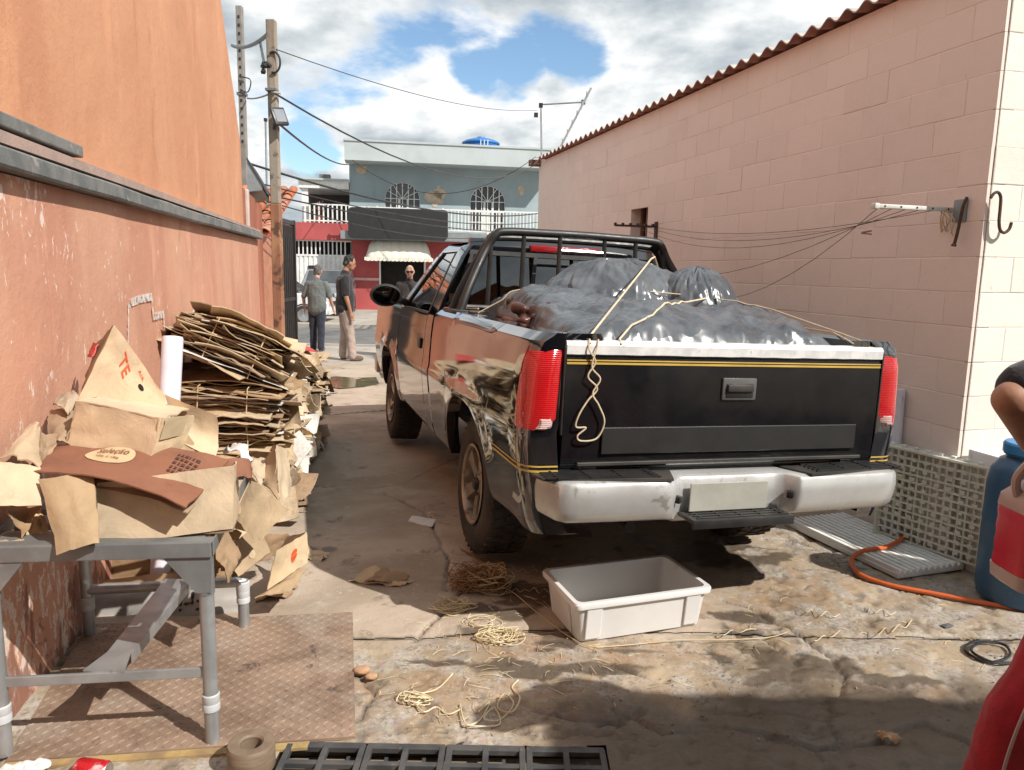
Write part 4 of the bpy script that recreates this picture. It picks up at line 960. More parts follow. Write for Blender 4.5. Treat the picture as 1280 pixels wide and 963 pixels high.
for x in (-.62, -.40, -.15, .17, .40, .62): MB().tube([(x, .83, 1.795 if abs(x) < .5 else 1.73), (x * 1.02, .82, 1.28)], .0155, 8).build('upright', m_trim, rl, True)
MB().tube([(-.80, .80, 1.31), (.80, .80, 1.31)], .017, 8).build('cross_bar', m_trim, rl, True)
MB().tube([(-.16, .83, 1.70), (.18, .83, 1.70)], .013, 8).build('cross_bar', m_alu, rl, True)

# =================================================================== LOAD
def mat_tarp():
    m, nt, p, N, L = nodes_of('grey plastic sheeting')
    L(mixrgb(nt, (.066, .074, .086), (.12, .133, .15), nramp(nt, ntex(nt, 5, 5, .6, .5), .35, .65)), p.inputs['Base Color'])
    p.inputs['Roughness'].default_value = .25; p.inputs['IOR'].default_value = 1.5
    tc = N('ShaderNodeTexCoord'); dn = N('ShaderNodeTexNoise'); dn.inputs['Scale'].default_value = 5; L(tc.outputs['Object'], dn.inputs['Vector'])
    vv = N('ShaderNodeVectorMath'); vv.operation = 'MULTIPLY_ADD'; L(dn.outputs['Color'], vv.inputs[0]); vv.inputs[1].default_value = (.35, .35, .35); L(tc.outputs['Object'], vv.inputs[2])
    for sc_, st in ((7, .6), (19, .55), (40, .3)):
        vo = N('ShaderNodeTexVoronoi'); vo.inputs['Scale'].default_value = sc_; vo.inputs['Randomness'].default_value = 1; L(vv.outputs[0], vo.inputs['Vector']); bump(nt, p, vo.outputs['Distance'], st, .10 / sc_); return m
m_tarp = mat_tarp()
def ridge(x, y, sc, seed): return 1 - np.abs(fbm(x * sc, y * sc, 3, seed) * 2 - 1) * 2.2
def crumple(x, y, amp, seed):
    r_ = random.Random(seed); h = 0
    for i in range(13):
        a = r_.uniform(0, math.pi); fq = 1.5 * 1.24 ** i; ph = r_.uniform(0, 9)
        w = (fbm(np.asarray(x) * 1.8 + i, np.asarray(y) * 1.8 - i, 2, seed + i) - .5) * 2.2
        t = (np.asarray(x) * math.cos(a) + np.asarray(y) * math.sin(a)) * fq + ph + w * 1.3
        m_ = sstep(.42, .62, fbm(np.asarray(x) * 2.4 + 3 * i, np.asarray(y) * 2.4 + 5, 2, seed + 40 + i))
        h = h + (np.abs(t - np.floor(t) - .5) - .25) * .062 / fq ** .82 * m_
    return h * amp
def tarp_h(x, y):
    b = 1.245 + .075 * sstep(-1.0, -.3, y) + .03 * np.cos(x * 2.2)
    b = b + .11 * np.exp(-(((x + .45) / .38) ** 2 + ((y - .15) / .42) ** 2)) + .06 * np.exp(-(((x - .55) / .3) ** 2 + ((y + .35) / .35) ** 2)) + .05 * np.exp(-(((x + .1) / .3) ** 2 + ((y + .5) / .25) ** 2))
    b = b - .07 * np.exp(-((y + .12 - .25 * x) / .06) ** 2) * sstep(-.6, -.1, x)
    wx_ = x + .10 * (fbm(x * 3, y * 3, 3, 61) - .5); wy_ = y + .10 * (fbm(x * 3 + 9, y * 3, 3, 62) - .5)
    for sc_, am, an, sd in ((3.2, .034, .7, 3), (4.6, .024, -.5, 8), (7.5, .015, 1.9, 13), (12, .008, .2, 17)):
        p_ = wx_ * math.cos(an) + wy_ * math.sin(an); q_ = -wx_ * math.sin(an) + wy_ * math.cos(an); nz_ = np.abs(fbm(p_ * sc_, q_ * sc_ * .35, 2, sd) - .5) * 2
        b = b + .6 * am * (1 - np.clip(nz_ * 2.6, 0, 1)) ** 1.2
    b = b + crumple(x, y, 1.0, 5)
    e = np.maximum(sstep(.62, .80, np.abs(x)), np.maximum(sstep(-.78, -.955, y), sstep(.66, .80, y)))
    return b * (1 - e) + (1.18 - .12 * e) * e
def tl(mb, fn, nu, nv):
    U, V = np.meshgrid(np.linspace(0, 1, nu), np.linspace(0, 1, nv), indexing='ij'); x, y, z = fn(U, V)
    vs = np.stack([x, y, z], -1).reshape(-1, 3); mb.add([TM @ Vector(v) for v in vs], [(i * nv + j, (i + 1) * nv + j, (i + 1) * nv + j + 1, i * nv + j + 1) for i in range(nu - 1) for j in range(nv - 1)]); return mb
def fn(U, V):
    x = -.785 + 1.57 * U; y = -.955 + 1.74 * V; return x, y, tarp_h(x, y)
tag(tl(MB(), fn, 240, 260).build('tarpaulin', m_tarp, smooth=180), 'wide crumpled grey plastic sheet covering the load behind the tailgate', 'tarpaulin')
def sack(cx, cy, rx, ry, z0, h, seed, label):
    def fn(U, V):
        th = U * 2 * math.pi; ph = V * math.pi * .62; rr = np.sin(np.minimum(ph, math.pi / 2)) + .10 * sstep(math.pi / 2, math.pi * .62, ph)
        cr = np.cos(th); sr = np.sin(th); w = 1 + .16 * (fbm(cr * 2 + 5, sr * 2 + V * 2, 3, seed) - .5) + .075 * ridge(cr * 1.5 + seed, sr * 1.5, 4, seed + 3) * sstep(.35, .85, V)
        x = cx + cr * rr * rx * w; y = cy + sr * rr * ry * w; z = z0 + h * np.cos(ph) * (1 + .10 * (fbm(x * 6, y * 6, 3, seed + 9) - .5)) + .012 * ridge(cr * 2, sr * 2 + V, 5, seed + 2) + crumple(x * 1.4, y * 1.4, 1.0, seed) * sstep(0, .15, V)
        k_ = 1 + 1.3 * crumple(cr * .9 * np.ones_like(V), sr * .9 + V * 1.6, 1.0, seed + 7) * sstep(.15, .6, V); x = cx + (x - cx) * k_; y = cy + (y - cy) * k_
        return x, y, z
    return tag(tl(MB(), fn, 200, 70).build('wrapped_sack', m_tarp, smooth=180), label, 'sack', 'plastic wrapped sacks on the load')
sack(.06, .30, .50, .33, 1.32, .325, 4, 'larger grey plastic wrapped sack heaped on the load by the roll bar')
sack(.46, .10, .27, .25, 1.30, .315, 9, 'smaller rounded plastic wrapped sack at the right of the larger one')
# dark folded plastic beside the sacks and the reddish lumps under clear film
v, f = remesh([('c', tp(-.42, .45, 1.375), tp(.02, .52, 1.445), .035, .05), ('c', tp(-.30, .40, 1.40), tp(-.05, .42, 1.46), .03, .045), ('c', tp(-.5, .5, 1.34), tp(-.2, .5, 1.42), .03, .04)], .012, 2)
tag(MB().add(v, f).build('plastic_roll', M('dark plastic film', (.05, .055, .062), (.08, .085, .095), 8, .25, coat=.5, bmp=.01, bsc=30)), 'dark folded plastic roll lying against the big sack', 'plastic roll')
pr = [('c', TM @ Vector((-.67, -.2, 1.27)), TM @ Vector((-.67, .3, 1.28)), .05, .05)]
for k in range(16):
    a = Vector((-.70 + random.uniform(-.05, .11), .02 + random.uniform(-.28, .30), 1.30 + random.uniform(-.03, .055))); d = Vector((random.uniform(-1, 1), random.uniform(-1, 1), random.uniform(-.3, .5))).normalized() * random.uniform(.03, .09)
    pr.append(('c', TM @ a, TM @ (a + d), random.uniform(.02, .035), random.uniform(.014, .028)))
v, f = remesh(pr, .010, 2)
tag(MB().add(v, f).build('leathery_bundle', M('reddish brown hide', (.105, .035, .024), (.05, .018, .014), 14, .4, bmp=.006, coat=.3)), 'reddish brown leathery lumps tucked under the sheet at the left bed rail', 'hides')
def twine_local(pts, r=.007, lift=.008, nm='twine', label=''):
    P = bez(pts, 10); Q = []
    for p in P:
        z = p.z if p.z > 0 else float(tarp_h(np.array(p.x), np.array(p.y))) + lift - p.z
        Q.append(TM @ Vector((p.x, p.y, z)))
    return tag(MB().tube(Q, r, 6).build(nm, m_rope), label, 'twine', 'cords tied over the tarpaulin')
m_rope = M('cream cord', (.66, .56, .40), (.55, .44, .30), 20, .75)
def cord(pts, r, label):
    Q = []
    for a, b in zip(pts[:-1], pts[1:]):
        for t in np.linspace(0, 1, 12, False):
            p = Vector(a).lerp(Vector(b), t); Q.append(Vector((p.x, p.y, max(p.z, float(tarp_h(np.array(p.x), np.array(p.y))) + r) if abs(p.x) < .78 and -.93 < p.y < .75 else p.z)))
    Q.append(Vector(pts[-1])); return tag(MB().tube([TM @ p for p in Q], r, 6).build('twine', m_rope), label, 'twine', 'cords tied over the tarpaulin')
cord([(-.70, -1.06, 1.245), (-.69, -1.02, 1.268), (.20, .20, 1.655), (.27, .29, 1.672), (.36, .40, 1.60), (.45, .6, 1.42), (.6, .75, 1.28)], .0052, 'thick cream cord rising diagonally from the tailgate over the big sack')
cord([(-.56, -1.06, 1.245), (-.55, -1.02, 1.264), (-.42, -.86, 1.315), (.02, -.48, 1.41), (.40, -.12, 1.44), (.44, -.06, 1.45), (.76, .12, 1.40), (.80, .16, 1.29)], .0048, 'cream cord crossing the sheet low towards the smaller sack')
cord([(-.80, .40, 1.29), (-.60, .32, 1.42), (-.28, .16, 1.462), (.05, .02, 1.465), (.42, -.10, 1.448), (.62, -.42, 1.40), (.74, -.85, 1.30), (.76, -1.02, 1.264)], .004, 'thin cord from the left bed rail across to the right tailgate corner')
cord([(.80, .3, 1.29), (.81, -.2, 1.315), (.80, -.7, 1.30), (.66, -1.02, 1.265)], .004, 'thin cord along the right bed rail')
cord([(-.76, .55, 1.31), (-.79, .75, 1.30), (-.70, .95, 1.30)], .005, 'short cord lying on the bed front by the roll bar foot')
# loose twine hanging over the tailgate
hp = [(-.70, -1.05, 1.262), (-.705, -1.067, 1.22), (-.675, -1.069, 1.17), (-.705, -1.07, 1.11), (-.66, -1.07, 1.06), (-.70, -1.072, 1.01), (-.735, -1.071, .95), (-.745, -1.07, .90), (-.70, -1.07, .895), (-.735, -1.069, .862), (-.72, -1.07, .84), (-.65, -1.073, .85), (-.62, -1.074, .92), (-.65, -1.074, .99), (-.68, -1.072, 1.04), (-.65, -1.072, 1.10), (-.69, -1.07, 1.15), (-.67, -1.067, 1.23), (-.66, -1.05, 1.262)]
tag(MB().tube([tp(*p) for p in bez(hp, 7)], .0037, 6).build('twine', m_rope), 'tangled loop of cream cord dangling over the left end of the tailgate', 'twine', 'cords tied over the tarpaulin')
# =================================================================== BLUE HOUSE ACROSS THE STREET
B0 = Vector((-6.25, 29.0, 0)); BEa = .17
BE = Vector((math.cos(BEa), math.sin(BEa), 0)); BN = Vector((math.sin(BEa), -math.cos(BEa), 0)); fmB = frame_mat(BE, -BN)
def UZ(px, py, d=0):
    p = onplane(px, py, B0 + BN * d, BN); q = p - B0; return q.dot(BE), p.z
def bbx(mb, u0, u1, d0, d1, z0, z1, ch=0): return mb.box(B0 + BE * (u0 + u1) / 2 + BN * (d0 + d1) / 2 + Vector((0, 0, (z0 + z1) / 2)), (abs(u1 - u0), abs(d1 - d0), abs(z1 - z0)), fmB, ch)
def BP(u, z, d): return B0 + BE * u + BN * d + Vector((0, 0, z))
m_blue = M('pale blue plaster', (.34, .415, .44), (.29, .36, .385), .8, .9, bmp=.006, spots=((.23, .31, .32), 1.2, .58, .6))
m_bluel = M('pale blue parapet', (.46, .51, .52), (.40, .45, .46), .9, .9)
m_redw = M('rose red plaster', (.42, .085, .085), (.36, .07, .07), 1.2, .85, spots=((.3, .06, .06), 3, .6))
m_bare = M('bare mortar', (.62, .50, .36), (.5, .4, .3), 5, .95, bmp=.01)
m_wt = M('white paint', (.78, .78, .76), None, 6, .5)
m_dark = M('dark interior', (.012, .011, .010), None, 3, .9)
bh = thing('blue_house', 'pale blue two storey house with arched windows and a red shop front below', 'house', tuple(B0))
zt = UZ(440, 182)[1]; zs = UZ(440, 205)[1]; zb = UZ(440, 288)[1]; ur = UZ(662, 250)[0] + .7
w = MB()
(wa0, wz1), (wa1, wz0) = UZ(481, 227), UZ(525, 262); (wb0, wz3), (wb1, wz2) = UZ(588, 232), UZ(631, 267)
wz1 = wz3 = (wz1 + wz3) / 2; wz0 = wz2 = zb + .05
lowr = .72
# upper storey wall with two openings
for a, b, c, d in ((0, wa0, zb, zt), (wa1, wb0, zb, zt), (wb1, ur, zb, zt), (wa0, wa1, wz1, zt), (wb0, wb1, wz1, zt), (wa0, wa1, zb - .3, wz0), (wb0, wb1, zb - .3, wz0)): bbx(w, a, b, 0, -.25, c, d)
bbx(w, 0, .25, -.25, -7, 0, zt)
w.build('wall', m_blue, bh, smooth=0)
bbx(MB(), .25, ur, -.25, -7, zt - .2, zt - .1).build('roof', m_cop, bh, smooth=0)
bbx(MB(), -.12, ur + .2, 1.05, 0, zs, zt).build('parapet', m_bluel, bh, smooth=0)
bbx(MB(), -.15, ur + .23, 1.09, .0, zt, zt + .07).build('parapet_cap', m_bluel, bh, smooth=0)
for (a, b, zlo, zhi) in ((wa0, wa1, wz0, wz1), (wb0, wb1, wz0, wz1)):
    fr = MB(); nb_ = 8; hh = zhi - zlo; um = (a + b) / 2; ra = (b - a) / 2; sp0 = zlo + hh * .66
    bbx(MB(), a - .02, b + .02, -.16, -.2, zlo, zhi).build('pane', M('dark window glass', (.05, .055, .06), (.09, .10, .11), 1, .08), bh, smooth=0)
    # arched head: wall fillets
    ar = MB()
    for s_ in (-1, 1):
        pl = [BP(um + s_ * ra, zhi, .0)] + [BP(um + s_ * ra * math.cos(t), sp0 + (zhi - sp0) * math.sin(t), .0) for t in np.linspace(0, math.pi / 2, 8)]
        ar.prism(pl, BN * -.2)
    ar.build('arch', m_blue, bh, smooth=0)
    for k in range(7):
        u = a + (b - a) * (k / 6); bbx(fr, u - .018, u + .018, -.04, -.08, zlo, sp0 + (zhi - sp0) * math.sqrt(max(0, 1 - ((u - um) / ra) ** 2)))
    for k in range(4): bbx(fr, a, b, -.045, -.075, zlo + (sp0 - zlo) * k / 3 - .015, zlo + (sp0 - zlo) * k / 3 + .015)
    fr.tube([BP(um + ra * math.cos(t), sp0 + (zhi - sp0) * math.sin(t), -.06) for t in np.linspace(0, math.pi, 16)], .025, 6)
    for t in (.5, 1.0, 1.57, 2.14, 2.64): fr.tube([BP(um, sp0, -.06), BP(um + ra * math.cos(t), sp0 + (zhi - sp0) * math.sin(t), -.06)], .016, 5)
    bbx(fr, um - .16, um - .08, -.03, -.1, zlo, sp0); bbx(fr, um + .16, um + .24, -.03, -.1, zlo, sp0)
    fr.build('window', m_wt, bh, smooth=0)
def patch(px, py, rx, rz, seed):
    u0, z0 = UZ(px, py); pts = []
    for k in range(22):
        t = 2 * math.pi * k / 22; r_ = .65 + .6 * random.Random(seed * 100 + k).random(); pts.append(BP(u0 + rx * math.cos(t) * r_, z0 + rz * math.sin(t) * r_, .012))
    MB().prism(pts, BN * -.03).build('bare_patch', m_bare, bh, smooth=0)
patch(543, 247, .42, .30, 2); patch(550, 242, .25, .26, 6); patch(452, 212, .20, .22, 3); patch(651, 238, .12, .18, 5)
fls = zb - .06
bbx(MB(), -.3, ur + .4, 1.0, 0, fls - .30, fls).build('balcony_slab', M('grey balcony edge', (.23, .25, .26), None, 3, .8), bh, smooth=0)
ztop_r = UZ(600, 263, .95)[1]
for i, (a, b) in enumerate(((.0, 1.0), (1.0, 3.4), (3.4, 5.1), (5.1, ur + .3))):
    r_ = MB(); bbx(r_, a, b, .93, .97, ztop_r - .05, ztop_r); bbx(r_, a, b, .93, .97, fls + .08, fls + .12); bbx(r_, a, a + .06, .92, .98, fls, ztop_r + .03)
    n_ = int((b - a) / .13)
    for k in range(n_): bbx(r_, a + .08 + k * .13, a + .115 + k * .13, .94, .965, fls + .1, ztop_r - .03)
    r_.build('railing', m_wt, bh, smooth=0)
# shop front
do0, do1, dz = UZ(474, 340)[0], UZ(532, 340)[0], UZ(474, 318)[1]; gl0, gl1 = UZ(374, 330, .0)[0], UZ(440, 330)[0]
rw_ = MB()
bbx(rw_, gl1, do0, .02, -.25, 0, fls - .3); bbx(rw_, do1, ur + .4, .02, -.25, 0, fls - .3); bbx(rw_, do0, do1, .02, -.25, dz, fls - .3)
rw_.build('shop_wall', m_redw, bh, smooth=0)
bbx(MB(), do0 - .1, do1 + .1, -.4, -3, 0, dz).build('shop_doorway', m_dark, bh, smooth=0)
for u in (do0, do1 - .06): bbx(MB(), u, u + .06, .04, -.2, 0, dz).build('door_frame', m_wt, bh, smooth=0)
cz = UZ(450, 349)[1]; bbx(MB(), gl1, do0, .06, .02, cz - .05, cz + .05).build('wall_band', M('pale pink band', (.62, .40, .38), None, 4, .8), bh, smooth=0)
# blank charcoal sign
s0, s1, sz1, sz0 = UZ(435, 262, 1.06)[0], UZ(560, 262, 1.06)[0], UZ(497, 261, 1.06)[1], UZ(497, 299, 1.06)[1]
sgn = thing('shop_sign', 'blank charcoal signboard with rounded corners above the cream awning', 'sign', tuple(BP(s0, sz0, 1.06)))
rc = .16; pl = []
for cx_, cz_, t0 in ((s1 - rc, sz1 - rc, 0), (s0 + rc, sz1 - rc, 90), (s0 + rc, sz0 + rc, 180), (s1 - rc, sz0 + rc, 270)):
    for t in range(0, 91, 15): pl.append(BP(cx_ + rc * math.cos(R(t0 + t)), cz_ + rc * math.sin(R(t0 + t)), 1.12))
MB().prism(pl, BN * -.1).build('sign_face', m_mask, sgn, smooth=0)
for u in (s0 + .5, s1 - .5): bbx(MB(), u, u + .06, 1.02, .9, sz0 + .1, sz1 - .1).build('sign_bracket', m_cop, sgn, smooth=0)
# awning
a0, az0 = UZ(456, 322, .8); a1, az1 = UZ(541, 300, .5); a1 = UZ(541, 322, .8)[0]
aw = thing('awning', 'cream ribbed barrel awning over the dark shop doorway', 'awning', tuple(BP((a0 + a1) / 2, az0, 0)))
m_awn = M('cream canvas', (.78, .74, .65), (.72, .68, .58), 2, .8, spots=((.5, .45, .36), 2, .6, .5))
def awn(u0, u1, nu=9, nv=14):
    mb = MB()
    def fn(a, v):
        uu = u0 + (u1 - u0) * a; t = v * math.pi / 2; c = (2 * (uu - a0) / (a1 - a0) - 1); e = (1 - abs(c) ** 6) ** .45
        bulge = .02 * math.sin(math.pi * a)
        return BP((a0 + a1) / 2 + (uu - (a0 + a1) / 2) * (1 - .09 * math.sin(t)), az0 + (az1 - az0) * math.sin(t) * (.35 + .65 * e) + bulge * math.sin(t), .05 + (.75 + bulge) * math.cos(t) ** .8 * (.55 + .45 * e))
    mb.grid(fn, nu, nv); return mb
for k in range(8): awn(a0 + (a1 - a0) * k / 8, a0 + (a1 - a0) * (k + 1) / 8).build('awning_panel', m_awn, aw, smooth=60)
fr = MB()
for k in range(33):
    u = a0 + (a1 - a0) * (k + .5) / 33; bbx(fr, u - .05, u + .05, .80, .815, az0 - .10 - .02 * (k % 2), az0 + .02)
fr.build('valance', m_awn, aw, smooth=0)
# garage door and grille, red band
gz = UZ(400, 319)[1]; gz2 = UZ(400, 301)[1]
gd_ = thing('garage_door', 'white slatted garage door with a dark barred grille above', 'garage door', tuple(BP((gl0 + gl1) / 2, 0, 0)))
g0 = gl0 - 2.2
bbx(MB(), g0, gl1, -.08, -.12, 0.03, gz).build('door_panel', m_wt, gd_, smooth=0)
rb = MB()
for k in range(int((gl1 - g0) / .17)): bbx(rb, g0 + k * .17, g0 + k * .17 + .10, -.05, -.085, .05, gz - .03)
rb.build('door_rib', m_wt, gd_, smooth=0)
bbx(MB(), g0, gl1, -.35, -.4, gz, gz2).build('grille_opening', m_dark, gd_, smooth=0)
rb = MB()
for k in range(int((gl1 - g0) / .155)): bbx(rb, g0 + k * .155, g0 + k * .155 + .045, -.05, -.085, gz, gz2)
bbx(rb, g0, gl1, -.04, -.09, gz - .05, gz + .02); bbx(rb, g0, gl1, -.04, -.09, gz2 - .03, gz2 + .03); rb.build('grille', m_wt, gd_, smooth=0)
lb = UZ(402, 362)
bbx(MB(), UZ(385, 333)[0], UZ(394, 333)[0], -.03, -.06, UZ(390, 339)[1], UZ(390, 332)[1]).build('letter_plate', m_mask, gd_, smooth=0)
# small white house on the left, red band below its balcony
wh = thing('white_house', 'small white house with a deep balcony beside the blue house', 'house', tuple(BP(-2, 0, 0)))
l0, l1 = UZ(379, 250)[0], -.02; z1 = UZ(405, 226)[1]; z0 = UZ(405, 236)[1]; zf = UZ(405, 279)[1]
bbx(MB(), l0 - .15, l1, .1, -4, z0, z1).build('roof_fascia', m_wt, wh, smooth=0); bbx(MB(), l0 - .2, l1, .25, -.1, z1, z1 + .06).build('roof_edge', m_bluel, wh, smooth=0)
bbx(MB(), l0 - .05, l0 + .18, 0, -.2, zf, z0).build('pillar', m_wt, wh, smooth=0)
bbx(MB(), l0 - .1, l1, -2.5, -2.6, zf, z0).build('back_wall', M('dim brown wall', (.12, .10, .085), None, 3, .9), wh, smooth=0)
bbx(MB(), l0 - 2.5, gl1, .15, -.25, gz2 + .02, zf).build('red_band', m_redw, wh, smooth=0)
bbx(MB(), l0 - 2.5, gl1 , -.25, -2.5, zf - .2, zf - .02).build('balcony_floor', m_cop, wh, smooth=0)
r_ = MB(); zr = UZ(405, 255, .1)[1]; bbx(r_, l0, l1, .08, .12, zr - .05, zr); bbx(r_, l0, l1, .08, .12, zf + .05, zf + .1)
for k in range(int((l1 - l0) / .165)): bbx(r_, l0 + .05 + k * .165, l0 + .105 + k * .165, .085, .115, zf, zr)
r_.build('railing', m_wt, wh, smooth=0)
pf = MB(); c = BP(l0 + .55, zf + .45, -.05)
for k in range(46):
    q = c + Vector((random.gauss(0, .16), random.gauss(0, .08), random.gauss(0, .16))); a = Euler((random.random() * 3, random.random() * 3, random.random() * 6)).to_matrix(); pf.add([q + a @ Vector(v) for v in ((-.05, 0, 0), (0, .02, .03), (.06, 0, 0), (0, -.02, -.03))], [(0, 1, 2, 3)])
pt = thing('potted_plant', 'small pink flowering plant behind the white balcony railing', 'plant', tuple(c - Vector((0, 0, .4))))
pf.build('foliage', M('pink and green leaves', (.12, .18, .06), (.42, .12, .18), 9, .8, lo=.45, hi=.55), pt, smooth=0); MB().lathe([(.0, 0), (.12, 0), (.15, .25), (.12, .25)], 12, Matrix.Translation(c - Vector((0, 0, .42)))).build('pot', m_tile, pt)
bbx(MB(), l0 + .55, l0 + .95, -.6, -1, z1 + .05, z1 + .3).build('chimney', m_cop, wh, smooth=0)
# water tank
tc_ = B0 + BE * UZ(609, 188)[0] - BN * 2.0; tz = A(609, 182, tc_.y).z
tk = thing('water_tank', 'bright blue round water tank on the flat roof of the blue house', 'water tank', (tc_.x, tc_.y, tz - .8))
m_tank = M('blue polyethylene', (.02, .17, .50), (.015, .13, .42), 3, .45)
MB().lathe([(.0, -.8), (.62, -.8), (.74, -.05), (.74, 0)], 28, Matrix.Translation((tc_.x, tc_.y, tz))).build('tank_body', m_tank, tk)
MB().lathe([(.76, -.05), (.78, 0), (.76, .04), (.60, .12), (.30, .20), (.16, .22), (.15, .26), (.0, .265)], 28, Matrix.Translation((tc_.x, tc_.y, tz + .06))).build('tank_lid', m_tank, tk)
ld = MB()
for s_ in (-.14, .0, .14): bbx(ld, UZ(609, 188)[0] + s_ - .0, UZ(609, 188)[0] + s_ + .03, -1.0, -1.03, tz - .7, tz + .06)
ld.build('ladder', m_wt, tk, smooth=0)
tag(bbx(MB(), ur + .35, ur + .6, .6, .3, fls + .05, ztop_r).build('brick_pier', m_tile, smooth=0), 'small orange brick pier at the right end of the blue balcony', 'brick pier')

# =================================================================== CARS ON THE STREET (length along local x)
def car(label, cat, loc, rz, L=3.9, H=1.48, Wd=1.66, hb=.92, paint=None, van=False, name='parked_car'):
    t = thing(name, label, cat, loc, (0, 0, rz)); h = L / 2
    prof_ = [(-h, .30), (-h + .02, .62), (-h + .08, .86), (-h + .16, hb), (-h * .62, H - .06), (-h * .45, H), (h * .12, H - .01), (h * .22, H - .05), (h * .52, hb + .02), (h * .9, hb - .12), (h, hb - .25), (h, .32)]
    if van: prof_ = [(-h, .35), (-h, .95), (-h + .10, H - .1), (-h + .25, H), (h * .25, H), (h * .36, H - .06), (h * .62, hb + .08), (h * .93, hb - .02), (h, hb - .2), (h, .36)]
    mb = MB(); lay = [(-Wd / 2, .93), (-Wd / 2 + .05, 1), (Wd / 2 - .05, 1), (Wd / 2, .93)]
    vs = []
    for y, k in lay:
        for x, z in prof_:
            tum = .13 * sstep(hb, H, z) if abs(y) > 0 else 0; vs.append((x * (1 - .02 * (k < 1)), y - math.copysign(tum, y), z if z < H - .02 else z - .02 * (k < 1)))
    n = len(prof_); mb.add(vs, [(i * n + j, i * n + (j + 1) % n, (i + 1) * n + (j + 1) % n, (i + 1) * n + j) for i in range(3) for j in range(n)] + [tuple(range(n)), tuple(range(3 * n, 4 * n))])
    mb.build('body', paint, t, True, smooth=30, bev=.03)
    gm = MATS['dark window glass']
    for s_ in (-1, 1):
        y0 = s_ * (Wd / 2 + .004); tq = .125
        for a, b in (((-.58, -.08), (-.03, .36)) if not van else ((-.9, -.25), (-.2, .42))):
            za, zb_ = hb + .03, H - .10
            MB().prism([(a * h, y0, za), (b * h, y0, za), (b * h - (.09 * h if b > .3 else 0), y0 - s_ * tq, zb_), (a * h + (.06 * h if a < -.5 else 0), y0 - s_ * tq, zb_)], (0, -s_ * .02, 0)).build('side_window', gm, t, True, smooth=0)
        for x in (-h * .62, h * .64):
            w_ = MB(); mx = Matrix.Translation((x, s_ * (Wd / 2 - .08), .30)) @ Euler((R(90 * s_), 0, 0)).to_matrix().to_4x4()
            w_.lathe([(.19, -.1), (.28, -.1), (.30, -.06), (.30, .06), (.28, .10), (.19, .10)], 24, mx); w_ = w_.build('wheel', m_rub, t, True)
            MB().lathe([(.0, -.06), (.05, -.085), (.19, -.085), (.19, .05)], 18, mx).build('rim', m_alu, w_, True)
            MB().lathe([(.0, -.105), (.33, -.105)] if False else [(.305, -.09), (.34, -.09), (.34, .09), (.305, .09)], 24, mx).build('wheel_arch', m_trim, t, True)
        MB().box((h - .04, s_ * Wd * .36, hb - .26), (.10, .32, .14), ch=.03).build('headlight', m_clear if not van else M('headlamp glass', (.6, .6, .6)), t, True)
        MB().box((-h + .07, s_ * Wd * .42, hb - .10), (.10, .2, .22), ch=.02).build('tail_light', m_red, t, True)
    wsx = (.53, .22) if not van else (.60, .37)
    MB().prism([(wsx[0] * h + .04, -Wd * .41, hb + .05), (wsx[0] * h + .04, Wd * .41, hb + .05), (wsx[1] * h + .03, Wd * .36, H - .06), (wsx[1] * h + .03, -Wd * .36, H - .06)], (.012, 0, .012)).build('windscreen', gm, t, True, smooth=0)
    MB().box((h + .01, 0, .42), (.10, Wd * .98, .2), ch=.03).build('bumper', paint, t, True); MB().box((-h - .0, 0, .42), (.10, Wd * .98, .2), ch=.03).build('bumper', paint, t, True)
    MB().box((h + .065, 0, .46), (.01, .5, .12)).build('licence_plate', m_wt, t, True, smooth=0); MB().box((h + .02, 0, hb - .28), (.05, Wd * .5, .10)).build('grille', m_trim, t, True, smooth=0)
    return t
p_white = M('white car paint', (.72, .74, .76), None, 2, .2, coat=.6); p_silver = M('silver car paint', (.30, .32, .33), None, 2, .28, .4, coat=.6)
car('white hatchback on the street, half hidden by the dark gate edge', 'car', (-7.35, 22.6, -.1), 0.04, paint=p_white)
car('silver van parked before the garage door behind the grey-shirted man', 'van', (-6.5, 26.6, 0), -1.45, L=3.9, H=1.52, Wd=1.55, hb=.95, paint=p_silver, van=True, name='parked_van')

